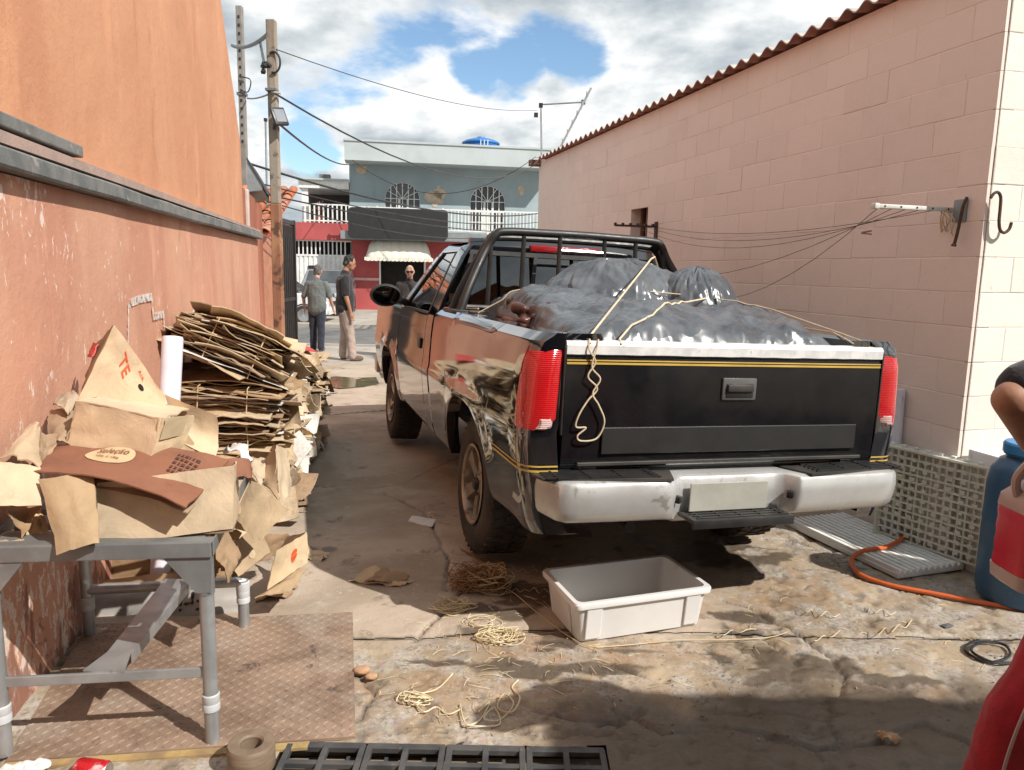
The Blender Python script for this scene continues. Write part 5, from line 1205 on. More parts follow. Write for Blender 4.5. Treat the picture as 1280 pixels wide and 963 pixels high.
# =================================================================== PEOPLE
m_skin = M('tanned skin', (.40, .21, .135), (.34, .165, .10), 9, .55, sss=.08, bmp=.0015, bsc=90)
m_skin2 = M('fair skin', (.50, .30, .22), (.44, .24, .17), 9, .5, sss=.08)
m_hair = M('black hair', (.012, .011, .010), (.03, .027, .024), 22, .6, bmp=.012, bsc=60)
m_greyh = M('short grey hair', (.14, .13, .12), (.08, .075, .07), 30, .8, bmp=.006, bsc=70)
m_lip = M('lips', (.36, .12, .10)); m_eye = M('eye dark', (.02, .015, .012), None, 3, .2)
def cloth(name, c, c2=None): return M(name, c, c2 or tuple(v * .7 for v in c), 7, .9, bmp=.012, bsc=14, sheen=.2)
def person(label, loc, rz, h, shirt, trousers, shoes, skin, hair, pose, bald=False, glasses=False, stripe=False, voxel=.011):
    """pose: dict of joint offsets (metres at 1.75 m tall), facing +y; one continuous body with clothes as children"""
    k = h / 1.75; V = lambda *a: Vector(a) * k
    t = thing('person', label, 'person', loc, (0, 0, rz)); g = pose.get
    ln = g('lean', 0); hx, hy = g('hip', (0, 0))
    hip = V(hx, hy, .92); sh = V(hx + g('side', 0), hy + ln, 1.43); nk = sh + V(0, .015 + ln * .1, .07); hd = nk + V(g('hx', 0), .035 + g('nod', 0), g('hz', .155))
    feet = g('feet', ((-.11, 0), (.11, 0))); P = [('e', hd, (.078 * k, .095 * k, .118 * k), g('hrot', (0, 0, 0))), ('c', sh + V(0, -.01, -.02), nk + V(0, .02, .06), .062 * k, .055 * k)]
    hm = Matrix.Translation(hd) @ Euler(g('hrot', (0, 0, 0))).to_matrix().to_4x4()
    P += [('e', hm @ V(0, .045, -.06), (.055 * k, .058 * k, .060 * k)), ('e', hm @ V(0, .098, -.012), (.014 * k, .022 * k, .028 * k)), ('e', hm @ V(0, .075, .030), (.055 * k, .022 * k, .012 * k)), ('e', hm @ V(0, .088, -.062), (.027 * k, .014 * k, .011 * k))]
    for s in (-1, 1): P.append(('e', hm @ V(s * .080, -.005, -.01), (.012 * k, .022 * k, .034 * k)))
    P += [('c', hip, hip + V(0, 0, .12), .135 * k, .135 * k, (1.15, .8)), ('c', hip + V(0, 0, .1), sh - V(0, 0, .1), .13 * k, .15 * k, (1.15, .75)), ('c', sh - V(.13, 0, .045), sh + V(.13, 0, -.045), .068 * k, .068 * k)]
    SH = []; TRz = []; shoe = []
    bell = g('belly', 0)
    SH += [('c', hip + V(0, 0, -.03), hip + V(0, .01 + bell, .2), .178 * k, .170 * k, (1.14, .92)), ('c', hip + V(0, bell, .15), sh - V(0, 0, .12), .168 * k, .175 * k, (1.16, .84)), ('c', sh - V(.15, 0, .055), sh + V(.15, 0, -.055), .078 * k, .078 * k), ('c', sh, nk - V(0, 0, .01), .085 * k, .068 * k)]
    for i, s in enumerate((-1, 1)):
        a = sh + V(s * .185, 0, -.04); el, wr = g('arms')[i]; e = a + V(*el); w_ = e + V(*wr)
        P += [('c', a, e, .052 * k, .041 * k), ('c', e, w_, .041 * k, .027 * k)]
        d = (w_ - e).normalized(); sd = Vector((0, 1, 0)) - d * d.y; sd.normalize(); pn = d.cross(sd)
        P.append(('c', w_, w_ + d * .075 * k, .026 * k, .030 * k, (.7, 1.15)))
        for q in range(4): f0 = w_ + d * .085 * k + sd * (.024 - .016 * q) * k; f1 = f0 + d * .04 * k - pn * s * -.006 * k; P += [('c', f0, f1, .0095 * k, .0085 * k), ('c', f1, f1 + d * (.034 - .006 * (q == 3)) * k + pn * s * .012 * k, .0085 * k, .007 * k)]
        P += [('c', w_ + d * .02 * k + sd * .02 * k, w_ + d * .065 * k + sd * .045 * k, .012 * k, .009 * k)]
        slv = g('sleeve', .62); SH.append(('c', a, a.lerp(e, slv), .070 * k, .068 * k))
        if slv >= 1: SH.append(('c', e, e.lerp(w_, .93), .056 * k, .042 * k))
        fx, fy = feet[i]; hj = hip + V(s * .09, 0, -.04); an = V(fx, fy, .08); kn = hj.lerp(an, .5) + V(s * g('kneex', 0), g('knee', .02), 0)
        P += [('c', hj, kn, .078 * k, .052 * k), ('c', kn, an, .052 * k, .036 * k)]
        TRz += [('c', hip + V(0, 0, .04), hj + V(0, 0, -.06), .132 * k, .108 * k, (1.05, .88)), ('c', hj, kn, .106 * k, .082 * k), ('c', kn, an + V(0, 0, .0), .080 * k, .072 * k)]
        fa = g('toe', (0, 0))[i]; fd = Vector((math.sin(fa), math.cos(fa), 0)) * k
        shoe.append([('c', V(fx, fy, .055), V(fx, fy, .045) + fd * .15, .048 * k, .042 * k), ('e', V(fx, fy, .018) + fd * .06, (.05 * k, .12 * k, .018 * k), (0, 0, -fa)), ('c', V(fx, fy, .06), V(fx, fy, .10), .05 * k, .048 * k)])
    def mk(nm, prims, mat, vx, cut=None, par=t, amp=0, it=3):
        v, f = remesh(prims, vx, it)
        if amp:
            n3 = fbm(v[:, 0] * 9 / k + v[:, 1] * 4, v[:, 2] * 7 / k + v[:, 1] * 5, 3, int(h * 997)) - .5; c = v.mean(0); dr = v - c; dr[:, 2] = 0; dr /= np.linalg.norm(dr, axis=1)[:, None] + 1e-6; v = v + dr * (n3 * amp)[:, None]
        return MB().add(v, f).build(nm, mat, par, True, smooth=70)
    body = mk('body', P, skin, voxel * .8)
    mk('shirt', SH, shirt, voxel, amp=.03); tb = mk('trousers', TRz, trousers, voxel, amp=.03)
    for sp in shoe: mk('shoe', sp, shoes, voxel)
    hp_ = []
    if not bald:
        for q in range(34):
            th = random.uniform(0, 2 * math.pi); ph = random.uniform(0, 1.25); c = hm @ (V(.080 * math.cos(th) * math.sin(ph), .088 * math.sin(th) * math.sin(ph) - .018, .118 * math.cos(ph) * (1.0) + .004) * 1.0)
            if math.sin(th) * math.sin(ph) > .72 and ph > .9: continue
            hp_.append(('e', c, (.026 * k, .028 * k, .022 * k)))
        hp_.append(('e', hm @ V(0, -.022, .018), (.084 * k, .092 * k, .112 * k)))
        for q in range(5): hp_.append(('e', hm @ V(-.05 + .025 * q, -.075, -.04), (.026 * k, .026 * k, .04 * k)))
    else:
        for s in (-1, 1): hp_.append(('e', hm @ V(s * .07, -.04, -.01), (.014 * k, .035 * k, .03 * k)))
        hp_.append(('e', hm @ V(0, -.085, -.02), (.05 * k, .02 * k, .035 * k)))
    mk('hair', hp_, hair, voxel * .8)
    for s in (-1, 1): MB().lathe([(.0, .010), (.008, .006), (.010, 0)], 8, hm @ Matrix.Translation(V(s * .030, .086, .012)) @ Euler((R(-90), 0, 0)).to_matrix().to_4x4() @ Matrix.Scale(k, 4)).build('eye', m_eye, body, True)
    if glasses:
        gl = MB()
        for s in (-1, 1): gl.box(hm @ V(s * .034, .106, .012), (.058 * k, .012 * k, .036 * k), hm.to_3x3(), ch=.004); gl.box(hm @ V(s * .074, .05, .016), (.006 * k, .11 * k, .008 * k), hm.to_3x3())
        gl.box(hm @ V(0, .110, .018), (.02 * k, .01 * k, .008 * k), hm.to_3x3()); gl.build('sunglasses', M('dark sunglasses', (.02, .008, .008), None, 3, .15), t, True)
    return t, hm
hang = ((-.05, .01, -.29), (-.02, .05, -.25)); hang2 = ((.05, .01, -.29), (.02, .05, -.25))
person('man in a grey t-shirt and navy trousers walking away beside the gate', (-3.77, 14.45, 0), -.10, 1.60, cloth('grey cotton', (.13, .145, .14)), cloth('navy denim', (.022, .025, .045)), M('dull shoes', (.16, .13, .10)), m_skin2, m_greyh,
       dict(arms=(((-.10, -.02, -.27), (-.02, .10, -.22)), ((.09, .02, -.27), (.03, .09, -.22))), feet=((-.10, .04), (.12, -.12)), nod=.03, lean=.03, sleeve=.9))
person('young man with black hair, black t-shirt and beige trousers standing on the pavement', (-2.91, 13.02, 0), -1.25, 1.77, cloth('black cotton', (.022, .020, .024)), cloth('beige chino', (.40, .31, .265)), M('brown boots', (.15, .10, .065)), m_skin, m_hair,
       dict(arms=(((-.05, .02, -.29), (.03, .06, -.26)), ((.04, .0, -.29), (.0, .07, -.26))), feet=((-.13, -.03), (.13, .10)), nod=.04, hrot=(-.35, 0, .15), sleeve=.85, toe=(-.25, .15), side=0))
person('bald man with sunglasses and dark jacket seen over the door mirror', (-1.86, 13.55, 0), math.pi + .12, 1.64, cloth('dark brown jacket', (.035, .024, .024)), cloth('dark trousers', (.03, .03, .035)), M('dull shoes', (.16, .13, .10)), m_skin2, m_greyh,
       dict(arms=(hang, hang2), nod=.02, hrot=(-.22, 0, 0), sleeve=1.0, belly=.03), bald=True, glasses=True)
# =================================================================== CARDBOARD
def mat_card(name, c, var=.22, rib=110, dark=None):
    m, nt, p, N, L = nodes_of(name)
    col = mixrgb(nt, c, tuple(v * .80 for v in c), nramp(nt, ntex(nt, 6, 6, .6, .3), .38, .66))
    col = mixrgb(nt, col, tuple(v * .55 for v in c), nmath(nt, 'MULTIPLY', nramp(nt, ntex(nt, 16, 8, .7, .5, off=(4, 1, 6)), .60, .70), .5))
    oi = N('ShaderNodeObjectInfo'); hv = N('ShaderNodeHueSaturation'); L(col, hv.inputs['Color'])
    L(nmath(nt, 'ADD', nmath(nt, 'MULTIPLY', oi.outputs['Random'], var * 2), 1 - var), hv.inputs['Value'])
    L(nmath(nt, 'ADD', nmath(nt, 'MULTIPLY', nmath(nt, 'FRACT', nmath(nt, 'MULTIPLY', oi.outputs['Random'], 9.7)), var * 1.4), 1 - var * .9), hv.inputs['Saturation'])
    L(hv.outputs[0], p.inputs['Base Color']); p.inputs['Roughness'].default_value = .8
    w = N('ShaderNodeTexWave'); w.inputs['Scale'].default_value = rib; w.inputs['Distortion'].default_value = .6; tc = N('ShaderNodeTexCoord'); L(tc.outputs['Object'], w.inputs['Vector'])
    bump(nt, p, w.outputs['Fac'], .22, .0015); bump(nt, p, ntex(nt, 9, 5, .6, .6), .5, .012); return m
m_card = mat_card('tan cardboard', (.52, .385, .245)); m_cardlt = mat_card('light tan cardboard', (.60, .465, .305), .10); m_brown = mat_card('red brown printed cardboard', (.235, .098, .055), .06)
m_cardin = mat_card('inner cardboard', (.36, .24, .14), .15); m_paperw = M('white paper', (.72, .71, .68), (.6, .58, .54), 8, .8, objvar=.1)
m_inkr = M('red marker ink', (.62, .10, .03), None, 9, .6); m_inkb = M('brown ink', (.085, .03, .02), None, 9, .7); m_inkd = M('dark ink', (.03, .022, .02), None, 9, .7); m_cream = M('cream print', (.58, .43, .26), None, 9, .7)
def bil(c, u, v): return (c[0] * (1 - u) + c[1] * u) * (1 - v) + (c[3] * (1 - u) + c[2] * u) * v
def card_fn(c, bend=0, noise=.006, seed=0, curl=0):
    c = [Vector(q) for q in c]; nrm = (c[1] - c[0]).cross(c[3] - c[0]).normalized()
    def fn(u, v):
        e = min(u, 1 - u, v, 1 - v); h = bend * 4 * u * (1 - u) + curl * max(0, v - .55) ** 2 * 4
        h += noise * (float(fbm(u * 4 + seed, v * 4 + seed * 3, 3, seed)) - .5) * 4
        j = noise * .9 * (float(vnoise(u * 9 + seed, v * 9, seed + 5)) - .5) * (1 if e < .02 else 0)
        return bil(c, u, v) + nrm * h + (c[1] - c[0]).normalized() * j * 2 + (c[3] - c[0]).normalized() * j
    return fn, nrm
def card_mb(c, bend=0, noise=.006, seed=0, curl=0, nx=12, ny=9, th=.005, mb=None):
    fn, nrm = card_fn(c, bend, noise, seed, curl); mb = mb or MB(); b = len(mb.v)
    vs = [fn(i / (nx - 1), j / (ny - 1)) + nrm * t for t in (0, -th) for i in range(nx) for j in range(ny)]; K = nx * ny
    f = []
    for t in (0, 1):
        for i in range(nx - 1):
            for j in range(ny - 1):
                q = (i * ny + j, (i + 1) * ny + j, (i + 1) * ny + j + 1, i * ny + j + 1); f.append(tuple(x + t * K for x in (q if t == 0 else q[::-1])))
    per = [(i, 0) for i in range(nx)] + [(nx - 1, j) for j in range(1, ny)] + [(i, ny - 1) for i in range(nx - 2, -1, -1)] + [(0, j) for j in range(ny - 2, 0, -1)]
    per = [i * ny + j for i, j in per]
    f += [(per[k], per[k] + K, per[(k + 1) % len(per)] + K, per[(k + 1) % len(per)]) for k in range(len(per))]
    mb.add(vs, f); return mb
def card(name, c, mat=None, parent=None, label=None, cat='cardboard', group=None, **k):
    o = card_mb(c, **k).build(name, mat or m_card, parent, smooth=40)
    return tag(o, label, cat, group) if label else o
def q(*p): return [A(x, y, Y) for x, y, Y in p]
def print_on(c, text, uc, vc, wid, mat, parent, name, hgt=None, rot=0, shear=0, lift=.0018, bold=0, aspect=None, **k):
    fn, nrm = card_fn(c, **k); tv, tf = text2d(text, shear, bold=bold); ca, sa = math.cos(rot), math.sin(rot)
    L1 = (Vector(c[1]) - Vector(c[0])).length; L2 = (Vector(c[3]) - Vector(c[0])).length
    vs = []
    for x, y in tv:
        X, Y = (x * ca - y * sa) * wid, (x * sa + y * ca) * wid * (aspect or 1)
        vs.append(fn(min(1, max(0, uc + X / L1)), min(1, max(0, vc + Y / L2))) + nrm * lift)
    return MB().add(vs, tf).build(name, mat, parent, smooth=0)
def disc_on(c, uc, vc, r1, r2, mat, parent, name, lift=.0012, n=28, **k):
    fn, nrm = card_fn(c, **k); L1 = (Vector(c[1]) - Vector(c[0])).length; L2 = (Vector(c[3]) - Vector(c[0])).length
    vs = [fn(uc, vc) + nrm * lift]; f = []
    for ring in (.2, .4, .6, .8, 1):
        for i in range(n): t = 2 * math.pi * i / n; vs.append(fn(uc + r1 * ring * math.cos(t) / L1, vc + r2 * ring * math.sin(t) / L2) + nrm * lift)
    for i in range(n):
        j = (i + 1) % n; f += [(0, 1 + i, 1 + j)] + [(1 + k * n + i, 1 + (k + 1) * n + i, 1 + (k + 1) * n + j, 1 + k * n + j) for k in range(4)]
    return MB().add(vs, f).build(name, mat, parent, smooth=0)

# --- stacked bundles along the wall
SV = []
for k in range(10):
    r_ = random.Random(k + 50); w, d = r_.uniform(.8, 1.05), r_.uniform(.75, 1.05)
    sk = r_.uniform(-.08, .08)
    c = [(-w / 2, -d / 2, 0), (w / 2, -d / 2 + sk, 0), (w / 2 - sk, d / 2, 0), (-w / 2 + sk * .5, d / 2 - sk, 0)]
    SV.append((c, r_.uniform(-.05, .05), r_.uniform(.004, .010), k, r_.uniform(-.05, .10)))
SHEETS = []
for mt in (m_card, m_cardlt, m_cardin, m_paperw):
    SHEETS.append([card_mb(c, bend=b, noise=n_, seed=s_, curl=cu, nx=9, ny=8, th=.0055).mesh('sheet', mt, 40) for c, b, n_, s_, cu in SV])
def bundle(label, pos, size, n, rot, seed, white=.06):
    r_ = random.Random(seed); t = thing('cardboard_bundle', label, 'cardboard bundle', pos, rot, 'tied bundles of flattened cardboard by the wall'); W_, D_, H_ = size
    z = 0; stp = H_ / n
    for i in range(n):
        ms = SHEETS[3 if r_.random() < white else r_.choice((0, 0, 1, 1, 1, 2))]
        o = link('sheet', r_.choice(ms), t, True)
        sx, sy = W_ * r_.uniform(.66, 1.08), D_ * r_.uniform(.75, 1.05)
        o.scale = (sx, sy, r_.uniform(.6, 1.35) if 1 < i < n - 2 else 1.2)
        o.location = (r_.uniform(-.07, .07) * W_ * 1.4, r_.uniform(-.10, .06) * D_, z + stp * .5); o.rotation_euler = (r_.uniform(-.03, .03), r_.uniform(-.035, .035), r_.uniform(-.2, .2) + (math.pi if r_.random() < .5 else 0))
        z += stp * r_.uniform(.7, 1.3)
    for x in (-.2 * W_, .22 * W_):
        MB().tube([(x, -D_ / 2 - .015, -.0), (x, -D_ / 2 - .03, H_ * .5), (x, -D_ / 2 - .01, H_ + .02), (x, D_ / 2, H_ + .02), (x, D_ / 2 + .02, H_ * .5), (x, D_ / 2, 0)], .0038, 5, True).build('strap', m_straw, t, True)
    return t
rowname = ('nearest', 'middle', 'farthest'); heights = (((0, .31), (.30, .31), (.60, .25), (.86, .26)), ((0, .33), (.32, .33), (.64, .32)), ((0, .30), (.29, .30), (.57, .24)))
for ri, hsx in enumerate(heights):
    Y = (4.92, 5.75, 6.6)[ri]; xr = (-1.50, -1.62, -1.72)[ri] + .0; W_ = xr - wx(Y) - .04; xc = wx(Y) + .04 + W_ / 2
    for li, (z0, hh) in enumerate(hsx):
        last = li == len(hsx) - 1; nm = ('lowest', 'second', 'third', 'topmost')[li] if not last else 'topmost'
        ex = ' of tilted splayed sheets' if (ri == 0 and last) else ''
        rot = (random.uniform(-.05, .05), random.uniform(-.04, .04), .2 + random.uniform(-.1, .1))
        if ri == 0 and last: rot = (-.12, .42, .25)
        if ri == 0 and li == 2: rot = (.06, .06, .16)
        bundle('%s cardboard bundle%s in the %s pile along the orange wall' % (nm, ex, rowname[ri]), (xc + random.uniform(-.03, .04) - (.03 if rot[1] > .2 else 0), Y, z0 + .01 + (.06 if rot[1] > .2 else 0)), (W_, .72, hh), 64 if ri == 0 else 40, rot, ri * 10 + li, white=.15 if (ri == 0 and li == 2) else .04)
tag(link('cardboard_sheet', card_mb(q((362, 437, 6.7), (397, 439, 6.6), (375, 429, 7.1), (345, 427, 7.2)), noise=.006, seed=4).mesh('cardboard_sheet', M('red printed card', (.55, .07, .06), None, 5, .7), 40)), 'red printed sheet lying on top of the farthest cardboard pile', 'cardboard')
# torn pieces sticking out of the pile ends and the heap before it
PIECES = []
for k in range(8):
    r_ = random.Random(k + 900); n = r_.randint(5, 8); pts = []
    c = [(-.5 + r_.uniform(-.1, .2), -.5 + r_.uniform(-.1, .2), 0), (.5 + r_.uniform(-.2, .1), -.5 + r_.uniform(-.15, .25), 0), (.5 + r_.uniform(-.3, .1), .5 + r_.uniform(-.2, .1), 0), (-.5 + r_.uniform(-.1, .3), .5 + r_.uniform(-.3, .1), 0)]
    PIECES.append([card_mb(c, bend=r_.uniform(-.09, .09), noise=.008, seed=k + 30, curl=r_.uniform(-.12, .2), nx=8, ny=7, th=.02).mesh('torn_piece', mt, 40) for mt in (m_card, m_cardlt, m_cardin, m_paperw)])
def piece(p, s, rot, k, mt, label, group=None):
    o = link('torn_cardboard', PIECES[k % 8][mt]); o.location = p; o.rotation_euler = rot; o.scale = (s, s * random.uniform(.6, 1), .3); return tag(o, label, 'cardboard', group)
BUN = [o for o in bpy.data.objects if o.name.startswith('cardboard_bundle')]
for i in range(70):
    Y = random.uniform(4.75, 6.95); z = random.uniform(.02, 1.0 - .10 * (Y - 4.6)); X = float(np.interp(Y, [4.6, 7], [-1.49, -1.76])) + random.uniform(-.06, .05)
    own = min(BUN, key=lambda b: (b.location - Vector((X - .3, Y, z - .15))).length); o = link('torn_sheet', PIECES[i % 8][(0, 1, 1, 2, 0, 1, 3)[i % 7] if i % 13 else 3], own); s_ = random.uniform(.10, .24); o.matrix_basis = Matrix.LocRotScale(Vector((X, Y, z)), Euler((random.uniform(-1.0, 1.0), random.uniform(.1, 1.3), random.uniform(-1.5, 1.5))), Vector((s_, s_ * random.uniform(.6, 1), .3)))
for i in range(30):
    a = random.random(); Y = random.uniform(3.35, 4.6); X = float(np.interp(Y, [3.3, 4.6], [-1.50, -1.62])) + random.uniform(-.28, .28); z = max(.02, .60 * (1 - abs(X + 1.62) / .62) * random.uniform(.3, 1))
    piece((X, Y, z), random.uniform(.16, .36), (random.uniform(-.9, .9), random.uniform(-.3, .9), random.uniform(-3, 3)), i + 3, (0, 1, 2)[i % 3], ('torn tan cardboard scrap', 'torn pale cardboard scrap', 'torn brown cardboard scrap')[i % 3] + ' in the heap between table and piles', 'cardboard scraps in the heap')
# larger singled-out pieces right of the table
G1 = None
card('cardboard_sheet', q((292, 646, 2.95), (324, 677, 2.80), (360, 636, 2.85), (315, 597, 3.05)), m_cardlt, label='pale square sheet standing on its corner right of the table', noise=.004, seed=3, bend=.012)
card('cardboard_flap', q((312, 604, 2.66), (290, 597, 2.58), (272, 575, 2.62), (314, 578, 2.72)), m_brown, label='curled brown strip of card at the right end of the brown flap', bend=-.03, seed=5)
ob = thing('open_carton', 'open carton with a dark inside gaping beside the pale square sheet', 'carton', A(340, 625, 3.15))
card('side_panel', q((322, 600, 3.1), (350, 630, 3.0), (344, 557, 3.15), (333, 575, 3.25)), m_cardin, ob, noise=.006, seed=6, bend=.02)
card('front_panel', q((350, 630, 3.0), (366, 612, 3.2), (360, 562, 3.35), (345, 557, 3.15)), m_cardlt, ob, noise=.006, seed=7)
card('flap', q((300, 590, 3.05), (325, 606, 3.0), (338, 585, 3.2), (312, 572, 3.3)), m_card, ob, noise=.008, seed=8, bend=.02)
card('paper_bag', q((282, 562, 2.95), (306, 584, 2.85), (314, 576, 2.95), (292, 558, 3.1)), m_paperw, label='white paper bag lying on the cardboard near the pale sheet', bend=.03, noise=.015, seed=9)
rb_ = thing('open_carton', 'tan carton with a round red print lying open by the table leg', 'carton', A(345, 735, 3.35))
c = q((334, 738, 3.22), (384, 703, 3.45), (384, 666, 3.5), (345, 690, 3.28)); card('printed_panel', c, m_cardlt, rb_, noise=.004, seed=11); disc_on(c, .62, .52, .022, .035, m_inkr, rb_, 'red_print', noise=.004, seed=11, lift=.002)
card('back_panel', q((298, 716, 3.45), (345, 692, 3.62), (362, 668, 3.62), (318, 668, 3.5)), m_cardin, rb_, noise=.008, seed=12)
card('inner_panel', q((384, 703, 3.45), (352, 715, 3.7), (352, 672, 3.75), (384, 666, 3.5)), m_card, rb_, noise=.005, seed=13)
card('bottom_flap', q((320, 748, 3.18), (362, 742, 3.2), (384, 708, 3.45), (334, 738, 3.3)), m_card, rb_, noise=.008, seed=14, bend=.012)
c = q((277, 694, 2.95), (299, 722, 2.9), (337, 690, 3.0), (322, 652, 3.1)); sh_ = card('cardboard_sheet', c, m_card, label='sheet with a round punched hole leaning right of the table corner', noise=.005, seed=15, bend=.01); disc_on(c, .72, .55, .018, .018, m_cardlt, sh_, 'round_cut', noise=.005, seed=15, bend=.01, lift=.002)
card('cardboard_sheet', q((268, 700, 2.75), (286, 728, 2.7), (300, 700, 2.85), (280, 660, 2.9)), m_cardin, label='brown torn sheet wedged behind the right table leg', noise=.01, seed=16, bend=.02)
for (pp, mt, lb, s_) in (([(384, 682), (414, 690), (404, 699), (380, 697)], m_cardlt, 'small curled pale scrap on the ground beside the red printed carton', 21), ([(437, 727), (500, 733), (518, 724), (462, 709)], m_card, 'flat creased brown cardboard scrap lying alone on the concrete', 22), ([(318, 752), (356, 748), (374, 733), (340, 735)], m_cardin, 'flattened brown scrap under the red printed carton', 24)):
    card('cardboard_scrap', [G(x, y, .012 + .004 * k) for k, (x, y) in enumerate(pp)], mt, label=lb, bend=.02 if s_ != 22 else .012, noise=.012, seed=s_)
card('cardboard_scrap', [G(x, y, z) for x, y, z in ((455, 728, .02), (485, 728, .03), (515, 722, .03), (480, 711, .055))], m_cardin, label='folded half of the creased scrap on the concrete', bend=.015, noise=.01, seed=23)
card('white_card', [G(510, 652, .006), (G(540, 659, .006)), G(545, 649, .006), G(515, 645, .006)], m_paperw, label='small white card lying in the truck shadow by the rear wheel', cat='card', noise=.002, seed=25, th=.002)
# crushed printed box under the table
cb = thing('crushed_carton', 'crushed whitish carton with dark lettering lying under the table', 'carton', A(200, 775, 3.35))
c = q((112, 782, 3.22), (298, 772, 3.30), (296, 732, 3.34), (112, 738, 3.28)); card('front_panel', c, M('greyed white card', (.42, .40, .38), (.32, .3, .28), 5, .8), cb, noise=.012, seed=26, bend=.03); print_on(c, 'Fria', .68, .55, .19, m_inkd, cb, 'lettering', noise=.012, seed=26, bend=.03, shear=.25, rot=math.pi + .1, lift=.004)
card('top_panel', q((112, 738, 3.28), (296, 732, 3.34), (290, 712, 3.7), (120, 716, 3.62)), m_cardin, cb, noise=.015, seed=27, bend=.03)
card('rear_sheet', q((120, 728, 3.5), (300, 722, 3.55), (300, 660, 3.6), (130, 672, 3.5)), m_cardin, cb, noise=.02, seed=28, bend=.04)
# --- on the table
ct = thing('open_carton', 'large pale carton lying on the table front under the brown flap', 'carton', A(205, 690, 2.45))
cf = q((121, 683, 2.32), (291, 661, 2.37), (293, 582, 2.42), (121, 604, 2.36)); card('front_panel', cf, m_cardlt, ct, noise=.003, seed=31, bend=.006)
card('side_panel', q((291, 661, 2.375), (300, 640, 2.72), (296, 574, 2.76), (293, 582, 2.425)), m_card, ct, noise=.004, seed=32); card('bottom_panel', q((121, 684, 2.325), (291, 662, 2.375), (300, 642, 2.72), (130, 660, 2.66)), m_cardin, ct, noise=.003, seed=33)
fb = q((22, 590, 2.33), (232, 634, 2.27), (286, 577, 2.58), (70, 557, 2.62)); fl_ = card('printed_flap', fb, m_brown, label='red brown printed flap with a cream oval lying across the pale carton', bend=.035, noise=.006, seed=34, nx=22, ny=12, cat='cardboard')
kk = dict(bend=.035, noise=.006, seed=34)
disc_on(fb, .40, .60, .080, .060, m_cream, fl_, 'oval_print', lift=.003, **kk)
print_on(fb, 'Seleção', .405, .665, .105, m_brown, fl_, 'lettering', shear=.25, lift=.007, rot=-.05, bold=.01, **kk); print_on(fb, 'dia a dia', .40, .535, .075, m_brown, fl_, 'lettering', shear=.25, lift=.007, rot=-.05, bold=.01, **kk)
fnf, nrf = card_fn(fb, **kk); stp_ = MB(); r_ = random.Random(3)
for j in range(5):
    u_ = .745 + .004 * j
    while u_ < .88:
        w_ = r_.uniform(.008, .026); v_ = .80 - .085 * j - (u_ - .745) * .25
        stp_.add([fnf(a_, b_) + nrf * .004 for a_, b_ in ((u_, v_), (u_ + w_, v_ - w_ * .25), (u_ + w_, v_ + .045 - w_ * .25), (u_, v_ + .045))], [(0, 1, 2, 3)]); u_ += w_ + r_.uniform(.006, .012)
stp_.build('stamp', m_inkb, fl_, smooth=0)
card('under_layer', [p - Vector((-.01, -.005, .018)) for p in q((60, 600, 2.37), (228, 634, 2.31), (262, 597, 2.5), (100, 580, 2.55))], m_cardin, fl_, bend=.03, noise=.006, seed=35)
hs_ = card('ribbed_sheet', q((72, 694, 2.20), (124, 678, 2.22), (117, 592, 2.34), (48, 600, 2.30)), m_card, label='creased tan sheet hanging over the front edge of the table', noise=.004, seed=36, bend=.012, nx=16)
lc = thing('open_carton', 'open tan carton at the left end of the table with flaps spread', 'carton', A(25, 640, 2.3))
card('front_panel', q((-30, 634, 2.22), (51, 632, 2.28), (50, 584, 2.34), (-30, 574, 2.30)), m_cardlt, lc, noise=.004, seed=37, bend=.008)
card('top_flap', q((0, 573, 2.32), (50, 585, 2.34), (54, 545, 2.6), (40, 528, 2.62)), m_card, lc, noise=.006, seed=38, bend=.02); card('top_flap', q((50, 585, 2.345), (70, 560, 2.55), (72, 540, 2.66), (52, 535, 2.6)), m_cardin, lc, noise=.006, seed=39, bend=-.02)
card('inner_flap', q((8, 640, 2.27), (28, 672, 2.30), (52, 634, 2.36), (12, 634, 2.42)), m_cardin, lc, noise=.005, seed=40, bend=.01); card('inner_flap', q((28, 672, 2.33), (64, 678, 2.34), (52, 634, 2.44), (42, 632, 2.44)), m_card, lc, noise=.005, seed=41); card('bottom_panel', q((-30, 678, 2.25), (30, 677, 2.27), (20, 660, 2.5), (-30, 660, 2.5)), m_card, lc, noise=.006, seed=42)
sc_ = thing('small_carton', 'small closed carton with taped end on top of the brown flap', 'carton', A(150, 560, 2.6))
FBL, FBR, FTR, FTL = q((83, 556, 2.60), (189, 574, 2.50), (203, 523, 2.53), (95, 502, 2.63)); bkv = Vector((-.02, .26, -.012))
card('front_panel', [FBL, FBR, FTR, FTL], m_card, sc_, noise=.003, seed=43); card('top_panel', [FTL, FTR, FTR + bkv, FTL + bkv], m_cardlt, sc_, noise=.004, seed=44); er = Vector((.035, .17, -.01))
card('end_panel', [FBR, FBR + er, FTR + er - Vector((0, 0, .012)), FTR], m_cardlt, sc_, noise=.004, seed=45); card('end_tape', [FBR.lerp(FTR, .45) + er * .1 + Vector((.004, -.004, 0)), FBR.lerp(FTR, .45) + er * .8 + Vector((.004, -.004, 0)), FBR.lerp(FTR, .95) + er * .8 + Vector((.004, -.004, 0)), FBR.lerp(FTR, .95) + er * .1 + Vector((.004, -.004, 0))], M('tape', (.5, .4, .26), None, 5, .3), sc_, noise=.001, seed=46, th=.001)
card('left_panel', [FBL + bkv, FBL, FTL, FTL + bkv], m_cardin, sc_, noise=.004, seed=47)
bs_ = thing('torn_carton', 'big torn carton with red hand lettering and a round hole rising behind the small carton', 'carton', A(170, 560, 2.85))
